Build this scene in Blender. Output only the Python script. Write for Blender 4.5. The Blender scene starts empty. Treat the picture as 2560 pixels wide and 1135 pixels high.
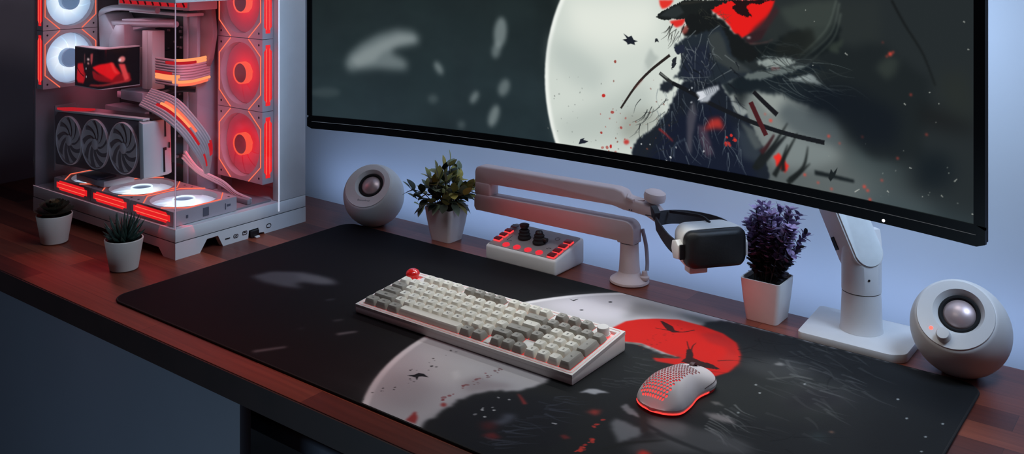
import bpy, bmesh, math, random
import numpy as np
from mathutils import Vector, Matrix, Euler

SC = bpy.context.scene
COL = SC.collection
PI = math.pi
R = math.radians
random.seed(7)

# ------------------------------------------------------------------ render look
SC.view_settings.view_transform = 'Standard'
SC.view_settings.look = 'None'
SC.view_settings.exposure = 0.0
SC.view_settings.gamma = 1.0
try:
    SC.cycles.max_bounces = 7; SC.cycles.diffuse_bounces = 3; SC.cycles.glossy_bounces = 3
    SC.cycles.transparent_max_bounces = 10
    SC.cycles.caustics_reflective = False; SC.cycles.caustics_refractive = False
except AttributeError:
    pass

# ------------------------------------------------------------------ camera
# level camera with a vertical lens shift (all uprights stay upright)
cam_d = bpy.data.cameras.new('camera')
cam = bpy.data.objects.new('camera', cam_d)
COL.objects.link(cam)
cam_d.sensor_fit = 'HORIZONTAL'
cam_d.sensor_width = 36.0
cam_d.lens = 2403.0 / 2560.0 * 36.0
cam_d.shift_x = (1280.0 - 1200.0) / 2560.0
cam_d.shift_y = -(567.5 + 145.0) / 2560.0
cam_d.clip_start = 0.02
cam.location = (0, 0, 0.55)
cam.rotation_euler = (PI / 2, 0, math.atan2(1897.0, 2403.0))
SC.camera = cam

# ------------------------------------------------------------------ tagging helpers
def tag(o, label=None, cat=None, group=None, kind=None):
    if label: o['label'] = label
    if cat: o['category'] = cat
    if group: o['group'] = group
    if kind: o['kind'] = kind
    return o

def thing(name, label, cat, loc=(0, 0, 0), rotz=0.0, group=None):
    o = bpy.data.objects.new(name, None)
    o.empty_display_size = 0.02
    COL.objects.link(o)
    o.location = loc
    o.rotation_euler = (0, 0, rotz)
    return tag(o, label, cat, group)

def obj(name, bm, mat, parent=None, loc=None, rot=None, smooth=40, label=None):
    me = bpy.data.meshes.new(name)
    bm.normal_update()
    bm.to_mesh(me); bm.free()
    mats = mat if isinstance(mat, (list, tuple)) else [mat]
    for m in mats: me.materials.append(m)
    if smooth:
        me.polygons.foreach_set('use_smooth', [True] * len(me.polygons))
        me.set_sharp_from_angle(angle=R(smooth))
    o = bpy.data.objects.new(name, me)
    COL.objects.link(o)
    if parent: o.parent = parent
    if loc is not None: o.location = loc
    if rot is not None: o.rotation_euler = rot
    if label: o['label'] = label
    return o

def clone(o, parent=None, name=None):
    c = o.copy(); COL.objects.link(c); c.parent = parent
    for ch in list(o.children): clone(ch, c)
    return c

# ------------------------------------------------------------------ mesh helpers
def new(): return bmesh.new()

def _faces_mat(faces, mi):
    for f in faces: f.material_index = mi

def add_box(bm, x0, x1, y0, y1, z0, z1, bev=0.0, seg=2, M=None, mi=0):
    t = bmesh.new()
    bmesh.ops.create_cube(t, size=1.0)
    bmesh.ops.scale(t, vec=(x1 - x0, y1 - y0, z1 - z0), verts=t.verts)
    bmesh.ops.translate(t, vec=((x0 + x1) / 2, (y0 + y1) / 2, (z0 + z1) / 2), verts=t.verts)
    if bev > 0:
        bmesh.ops.bevel(t, geom=t.edges[:], offset=bev, segments=seg, profile=0.5, affect='EDGES')
    return merge(bm, t, M, mi)

def merge(bm, t, M=None, mi=None):
    vm = {}
    for v in t.verts:
        vm[v] = bm.verts.new(M @ v.co if M is not None else v.co)
    for f in t.faces:
        try:
            nf = bm.faces.new([vm[v] for v in f.verts])
            nf.material_index = f.material_index if mi is None else mi
        except ValueError:
            pass
    t.free()
    return bm

def add_prism(bm, pts, axis, a0, a1, bev=0.0, seg=2, mi=0, M=None):
    """extrude a 2D polygon along an axis: 'x' -> pts (y,z), 'y' -> pts (x,z), 'z' -> pts (x,y)"""
    t = bmesh.new()
    def P(p, a):
        if axis == 'x': return (a, p[0], p[1])
        if axis == 'y': return (p[0], a, p[1])
        return (p[0], p[1], a)
    lo = [t.verts.new(P(p, a0)) for p in pts]
    hi = [t.verts.new(P(p, a1)) for p in pts]
    n = len(pts)
    t.faces.new(lo); t.faces.new(hi[::-1])
    for i in range(n):
        j = (i + 1) % n
        t.faces.new([lo[i], hi[i], hi[j], lo[j]])
    bmesh.ops.recalc_face_normals(t, faces=t.faces[:])
    if bev > 0:
        bmesh.ops.bevel(t, geom=t.edges[:], offset=bev, segments=seg, profile=0.5, affect='EDGES', clamp_overlap=True)
    return merge(bm, t, M, mi)

def round_rect(x0, x1, y0, y1, r, n=6):
    pts = []
    for cx, cy, a in ((x1 - r, y1 - r, 0), (x0 + r, y1 - r, 90), (x0 + r, y0 + r, 180), (x1 - r, y0 + r, 270)):
        for i in range(n + 1):
            t = R(a + 90.0 * i / n)
            pts.append((cx + r * math.cos(t), cy + r * math.sin(t)))
    return pts

def add_lathe(bm, prof, n=48, M=None, mi=0, cap=True):
    """prof: list of (r, z); revolved about z"""
    t = bmesh.new()
    rings = []
    for r, z in prof:
        if r < 1e-6: rings.append([t.verts.new((0, 0, z))])
        else: rings.append([t.verts.new((r * math.cos(2 * PI * i / n), r * math.sin(2 * PI * i / n), z)) for i in range(n)])
    for a, b in zip(rings[:-1], rings[1:]):
        for i in range(n):
            j = (i + 1) % n
            if len(a) == 1 and len(b) == 1: continue
            if len(a) == 1: t.faces.new([a[0], b[i], b[j]])
            elif len(b) == 1: t.faces.new([a[i], a[j], b[0]])
            else: t.faces.new([a[i], a[j], b[j], b[i]])
    if cap:
        for rg in (rings[0], rings[-1]):
            if len(rg) > 2: t.faces.new(rg)
    bmesh.ops.recalc_face_normals(t, faces=t.faces[:])
    return merge(bm, t, M, mi)

def smooth_path(pts, n=8):
    P = [Vector(p) for p in pts]
    if len(P) < 3: return P
    out = []
    for i in range(len(P) - 1):
        p0 = P[max(i - 1, 0)]; p1 = P[i]; p2 = P[i + 1]; p3 = P[min(i + 2, len(P) - 1)]
        for k in range(n):
            t = k / n
            out.append(0.5 * ((2 * p1) + (-p0 + p2) * t + (2 * p0 - 5 * p1 + 4 * p2 - p3) * t * t + (-p0 + 3 * p1 - 3 * p2 + p3) * t ** 3))
    out.append(P[-1])
    return out

def add_tube(bm, pts, r, n=8, closed=False, mi=0, M=None, caps=True):
    P = [Vector(p) for p in pts]
    rr = r if isinstance(r, (list, tuple)) else [r] * len(P)
    t = bmesh.new()
    rings = []
    m = len(P)
    up = None
    for i in range(m):
        if closed: d = P[(i + 1) % m] - P[i - 1]
        else: d = P[min(i + 1, m - 1)] - P[max(i - 1, 0)]
        if d.length < 1e-9: d = Vector((0, 0, 1))
        d.normalize()
        if up is None:
            up = Vector((0, 0, 1)) if abs(d.z) < 0.9 else Vector((1, 0, 0))
        a = d.cross(up)
        if a.length < 1e-6: a = d.orthogonal()
        a.normalize(); b = a.cross(d).normalized(); up = b
        rings.append([t.verts.new(P[i] + rr[i] * (math.cos(2 * PI * k / n) * a + math.sin(2 * PI * k / n) * b)) for k in range(n)])
    cnt = m if closed else m - 1
    for i in range(cnt):
        A = rings[i]; B = rings[(i + 1) % m]
        for k in range(n):
            t.faces.new([A[k], A[(k + 1) % n], B[(k + 1) % n], B[k]])
    if caps and not closed:
        t.faces.new(rings[0]); t.faces.new(rings[-1])
    bmesh.ops.recalc_face_normals(t, faces=t.faces[:])
    return merge(bm, t, M, mi)

def add_ring(bm, r0, r1, z0, z1, n=48, M=None, mi=0):
    """flat washer with thickness"""
    return add_lathe_closed(bm, [(r0, z0), (r1, z0), (r1, z1), (r0, z1)], n, M, mi)

def add_lathe_closed(bm, prof, n=48, M=None, mi=0):
    t = bmesh.new()
    rings = [[t.verts.new((r * math.cos(2 * PI * i / n), r * math.sin(2 * PI * i / n), z)) for i in range(n)] for r, z in prof]
    m = len(rings)
    for q in range(m):
        a = rings[q]; b = rings[(q + 1) % m]
        for i in range(n):
            j = (i + 1) % n
            t.faces.new([a[i], a[j], b[j], b[i]])
    bmesh.ops.recalc_face_normals(t, faces=t.faces[:])
    return merge(bm, t, M, mi)

def add_poly(bm, pts, mi=0, M=None):
    vs = [bm.verts.new(M @ Vector(p) if M is not None else p) for p in pts]
    f = bm.faces.new(vs); f.material_index = mi
    return f

def add_text(bm, s, size, M, mi=0, bold=0.0):
    cu = bpy.data.curves.new('lettering', 'FONT')
    cu.body = s; cu.size = size; cu.align_x = 'CENTER'; cu.align_y = 'CENTER'
    cu.resolution_u = 2; cu.offset = bold
    o = bpy.data.objects.new('lettering', cu)
    me = o.to_mesh()
    t = bmesh.new(); t.from_mesh(me)
    o.to_mesh_clear()
    bpy.data.objects.remove(o); bpy.data.curves.remove(cu)
    merge(bm, t, M, mi)

def frame_to(n, up=(0, 0, 1)):
    """3x3 -> 4x4 rotation whose local z is n"""
    z = Vector(n).normalized(); u = Vector(up)
    x = u.cross(z)
    if x.length < 1e-6: x = Vector((1, 0, 0))
    x.normalize(); y = z.cross(x)
    return Matrix((x, y, z)).transposed().to_4x4()

# ------------------------------------------------------------------ materials
def srgb(*c):
    return tuple(((v / 255.0) / 12.92 if v <= 10 else (((v / 255.0) + 0.055) / 1.055) ** 2.4) for v in c)

def mk(name, col, rough=0.5, metal=0.0, vary=0.06, nscale=40.0, bump=0.0, emis=None, estr=0.0, spec=0.5, trans=0.0, coat=0.0, sss=0.0):
    m = bpy.data.materials.new(name); m.use_nodes = True
    nt = m.node_tree; b = nt.nodes['Principled BSDF']
    tc = nt.nodes.new('ShaderNodeTexCoord')
    nz = nt.nodes.new('ShaderNodeTexNoise'); nz.inputs['Scale'].default_value = nscale; nz.inputs['Detail'].default_value = 3
    nt.links.new(tc.outputs['Object'], nz.inputs['Vector'])
    rp = nt.nodes.new('ShaderNodeValToRGB')
    lo = tuple(max(0, c * (1 - vary)) for c in col); hi = tuple(min(1, c * (1 + vary)) for c in col)
    rp.color_ramp.elements[0].position = 0.3; rp.color_ramp.elements[0].color = (*lo, 1)
    rp.color_ramp.elements[1].position = 0.7; rp.color_ramp.elements[1].color = (*hi, 1)
    nt.links.new(nz.outputs['Fac'], rp.inputs['Fac'])
    nt.links.new(rp.outputs['Color'], b.inputs['Base Color'])
    b.inputs['Roughness'].default_value = rough
    b.inputs['Metallic'].default_value = metal
    b.inputs['Specular IOR Level'].default_value = spec
    b.inputs['Transmission Weight'].default_value = trans
    b.inputs['Coat Weight'].default_value = coat
    if sss:
        b.inputs['Subsurface Weight'].default_value = sss
        b.inputs['Subsurface Scale'].default_value = 0.005
    if emis:
        b.inputs['Emission Color'].default_value = (*emis, 1)
        b.inputs['Emission Strength'].default_value = estr
    if bump:
        bp = nt.nodes.new('ShaderNodeBump'); bp.inputs['Strength'].default_value = bump; bp.inputs['Distance'].default_value = 0.001
        nt.links.new(nz.outputs['Fac'], bp.inputs['Height'])
        nt.links.new(bp.outputs['Normal'], b.inputs['Normal'])
    return m

def glow(name, col, strength):
    m = bpy.data.materials.new(name); m.use_nodes = True
    nt = m.node_tree; nt.nodes.clear()
    o = nt.nodes.new('ShaderNodeOutputMaterial'); e = nt.nodes.new('ShaderNodeEmission')
    e.inputs['Color'].default_value = (*col, 1); e.inputs['Strength'].default_value = strength
    nt.links.new(e.outputs[0], o.inputs['Surface'])
    return m

def radial_glow(name, rmax, stops, strength, base=(0.5, 0.5, 0.5), stripes=0.0):
    """lit translucent fan blades: emission that falls off away from the hub LEDs"""
    m = bpy.data.materials.new(name); m.use_nodes = True
    nt = m.node_tree; b = nt.nodes['Principled BSDF']
    tc = nt.nodes.new('ShaderNodeTexCoord')
    sep = nt.nodes.new('ShaderNodeSeparateXYZ'); nt.links.new(tc.outputs['Object'], sep.inputs[0])
    cmb = nt.nodes.new('ShaderNodeCombineXYZ')
    nt.links.new(sep.outputs['X'], cmb.inputs['X']); nt.links.new(sep.outputs['Y'], cmb.inputs['Y'])
    ln = nt.nodes.new('ShaderNodeVectorMath'); ln.operation = 'LENGTH'; nt.links.new(cmb.outputs[0], ln.inputs[0])
    dv = nt.nodes.new('ShaderNodeMath'); dv.operation = 'DIVIDE'; dv.inputs[1].default_value = rmax
    nt.links.new(ln.outputs['Value'], dv.inputs[0])
    rp = nt.nodes.new('ShaderNodeValToRGB')
    els = rp.color_ramp.elements
    while len(els) < len(stops): els.new(0.5)
    for e, (p, c) in zip(els, stops):
        e.position = p; e.color = (*c, 1)
    nt.links.new(dv.outputs[0], rp.inputs['Fac'])
    b.inputs['Base Color'].default_value = (*base, 1)
    b.inputs['Roughness'].default_value = 0.35
    nt.links.new(rp.outputs['Color'], b.inputs['Emission Color'])
    b.inputs['Emission Strength'].default_value = strength
    return m

def glass(name, tint=(0.92, 0.94, 0.95), refl=0.05):
    m = bpy.data.materials.new(name); m.use_nodes = True
    nt = m.node_tree; nt.nodes.clear()
    o = nt.nodes.new('ShaderNodeOutputMaterial')
    tr = nt.nodes.new('ShaderNodeBsdfTransparent'); tr.inputs['Color'].default_value = (*tint, 1)
    gl = nt.nodes.new('ShaderNodeBsdfGlossy'); gl.inputs['Roughness'].default_value = 0.03
    lw = nt.nodes.new('ShaderNodeLayerWeight'); lw.inputs['Blend'].default_value = 0.5
    pw = nt.nodes.new('ShaderNodeMath'); pw.operation = 'POWER'; pw.inputs[1].default_value = 4.0
    nt.links.new(lw.outputs['Facing'], pw.inputs[0])
    fr = nt.nodes.new('ShaderNodeMath'); fr.operation = 'MULTIPLY_ADD'; fr.inputs[1].default_value = 0.35; fr.inputs[2].default_value = refl * 0.4
    nt.links.new(pw.outputs[0], fr.inputs[0])
    mx = nt.nodes.new('ShaderNodeMixShader')
    nt.links.new(fr.outputs[0], mx.inputs['Fac'])
    nt.links.new(tr.outputs[0], mx.inputs[1]); nt.links.new(gl.outputs[0], mx.inputs[2])
    nt.links.new(mx.outputs[0], o.inputs['Surface'])
    return m

def painted(name, emission=0.0, rough=0.8, scale=1.0, weave=False, base=1.0):
    """material that reads the printed / displayed picture from the mesh colour attribute 'picture'"""
    m = bpy.data.materials.new(name); m.use_nodes = True
    nt = m.node_tree; b = nt.nodes['Principled BSDF']
    at = nt.nodes.new('ShaderNodeVertexColor'); at.layer_name = 'picture'
    if emission:
        b.inputs['Base Color'].default_value = (0.004, 0.004, 0.004, 1)
        nt.links.new(at.outputs['Color'], b.inputs['Emission Color'])
        b.inputs['Emission Strength'].default_value = emission
    else:
        nt.links.new(at.outputs['Color'], b.inputs['Base Color'])
    b.inputs['Roughness'].default_value = rough
    b.inputs['Specular IOR Level'].default_value = 0.12
    if weave:
        tc = nt.nodes.new('ShaderNodeTexCoord')
        nz = nt.nodes.new('ShaderNodeTexNoise'); nz.inputs['Scale'].default_value = 900
        nt.links.new(tc.outputs['Object'], nz.inputs['Vector'])
        bp = nt.nodes.new('ShaderNodeBump'); bp.inputs['Strength'].default_value = 0.25; bp.inputs['Distance'].default_value = 0.0005
        nt.links.new(nz.outputs['Fac'], bp.inputs['Height']); nt.links.new(bp.outputs['Normal'], b.inputs['Normal'])
    return m

def wood(name):
    m = bpy.data.materials.new(name); m.use_nodes = True
    nt = m.node_tree; b = nt.nodes['Principled BSDF']
    N = nt.nodes.new; L = nt.links.new
    tc = N('ShaderNodeTexCoord')
    br = N('ShaderNodeTexBrick'); br.offset = 0.37; br.squash = 1.0
    br.inputs['Scale'].default_value = 1.0
    br.inputs['Brick Width'].default_value = 0.34; br.inputs['Row Height'].default_value = 0.046
    br.inputs['Mortar Size'].default_value = 0.0004; br.inputs['Mortar Smooth'].default_value = 0.3
    br.inputs['Bias'].default_value = 0.0
    br.inputs['Color1'].default_value = (*srgb(88, 39, 30), 1); br.inputs['Color2'].default_value = (*srgb(150, 78, 56), 1)
    br.inputs['Mortar'].default_value = (*srgb(70, 32, 24), 1)
    L(tc.outputs['Object'], br.inputs['Vector'])
    mp = N('ShaderNodeMapping'); mp.inputs['Scale'].default_value = (3.0, 70.0, 30.0)
    L(tc.outputs['Object'], mp.inputs['Vector'])
    nz = N('ShaderNodeTexNoise'); nz.inputs['Scale'].default_value = 2.0; nz.inputs['Detail'].default_value = 6; nz.inputs['Distortion'].default_value = 0.6
    L(mp.outputs[0], nz.inputs['Vector'])
    rp = N('ShaderNodeValToRGB')
    rp.color_ramp.elements[0].position = 0.3; rp.color_ramp.elements[0].color = (0.55, 0.5, 0.48, 1)
    rp.color_ramp.elements[1].position = 0.7; rp.color_ramp.elements[1].color = (1.0, 1.0, 1.0, 1)
    L(nz.outputs['Fac'], rp.inputs['Fac'])
    mx = N('ShaderNodeMix'); mx.data_type = 'RGBA'; mx.blend_type = 'MULTIPLY'; mx.inputs['Factor'].default_value = 0.8
    L(br.outputs['Color'], mx.inputs['A']); L(rp.outputs['Color'], mx.inputs['B'])
    L(mx.outputs['Result'], b.inputs['Base Color'])
    b.inputs['Roughness'].default_value = 0.42
    b.inputs['Specular IOR Level'].default_value = 0.4
    bp = N('ShaderNodeBump'); bp.inputs['Strength'].default_value = 0.08; bp.inputs['Distance'].default_value = 0.001
    L(nz.outputs['Fac'], bp.inputs['Height']); L(bp.outputs['Normal'], b.inputs['Normal'])
    return m

M_WALL = mk('wall paint', srgb(196, 206, 214), 0.85, vary=0.02, nscale=6)
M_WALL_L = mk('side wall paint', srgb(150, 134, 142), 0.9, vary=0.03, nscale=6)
M_FLOOR = mk('dark floor', srgb(52, 48, 50), 0.6, vary=0.2, nscale=8)
M_WOOD = wood('walnut butcher block')
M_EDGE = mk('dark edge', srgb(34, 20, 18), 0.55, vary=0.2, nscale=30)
M_PANEL = mk('slate panel laminate', srgb(98, 106, 118), 0.55, vary=0.04, nscale=5)
M_STEEL = mk('dark steel', srgb(88, 94, 106), 0.45, 0.3)
M_BLACK = mk('black plastic', srgb(16, 16, 18), 0.4, vary=0.1)
M_BLACKG = mk('glossy black bezel', srgb(7, 7, 8), 0.18, vary=0.05)
M_RUBBER = mk('black rubber', srgb(15, 15, 16), 0.85, vary=0.1)
M_WHITE = mk('white painted metal', srgb(214, 214, 214), 0.42, vary=0.02)
M_WHITEP = mk('white plastic', srgb(222, 220, 216), 0.45, vary=0.02)
M_ARMW = mk('white arm coating', srgb(206, 184, 180), 0.5, vary=0.02)
M_SEAM = mk('seam shadow', srgb(60, 62, 66), 0.7)
M_GREYIN = mk('inner grey panel', srgb(150, 138, 142), 0.55, vary=0.05)
M_DARKPCB = mk('black circuit board', srgb(18, 16, 20), 0.5, vary=0.6, nscale=160)
M_HEATSINK = mk('pale heatsink', srgb(178, 176, 184), 0.45, 0.2, vary=0.05)
M_GPU = mk('grey card shroud', srgb(140, 128, 130), 0.5, vary=0.04)
M_GPUFAN = mk('grey fan plastic', srgb(128, 110, 112), 0.45, vary=0.04)
M_GPURIM = mk('pale fan rim', srgb(232, 214, 214), 0.4)
M_GPUDARK = mk('dark recess', srgb(20, 15, 17), 0.7)
M_CABLE = mk('clear sleeved cable', srgb(205, 180, 182), 0.35, vary=0.04)
M_GLASS = glass('clear glass')
M_GLASSEDGE = mk('glass edge', srgb(190, 170, 182), 0.2, emis=srgb(200, 160, 176), estr=0.3)  # light caught by the pane edge, put in as a faint glow
G_RED = glow('red led bar', srgb(255, 34, 40), 1.0)
G_OUT = glow('orange red led line', srgb(255, 112, 84), 1.25)
G_REDDIM = glow('dim red led', srgb(214, 34, 44), 0.85)
G_HOT = glow('hot orange led', srgb(255, 150, 96), 1.35)
G_WHITE = glow('cool white led', srgb(226, 243, 255), 1.5)
G_KEYRED = glow('key backlight', srgb(255, 70, 74), 1.0)
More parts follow.
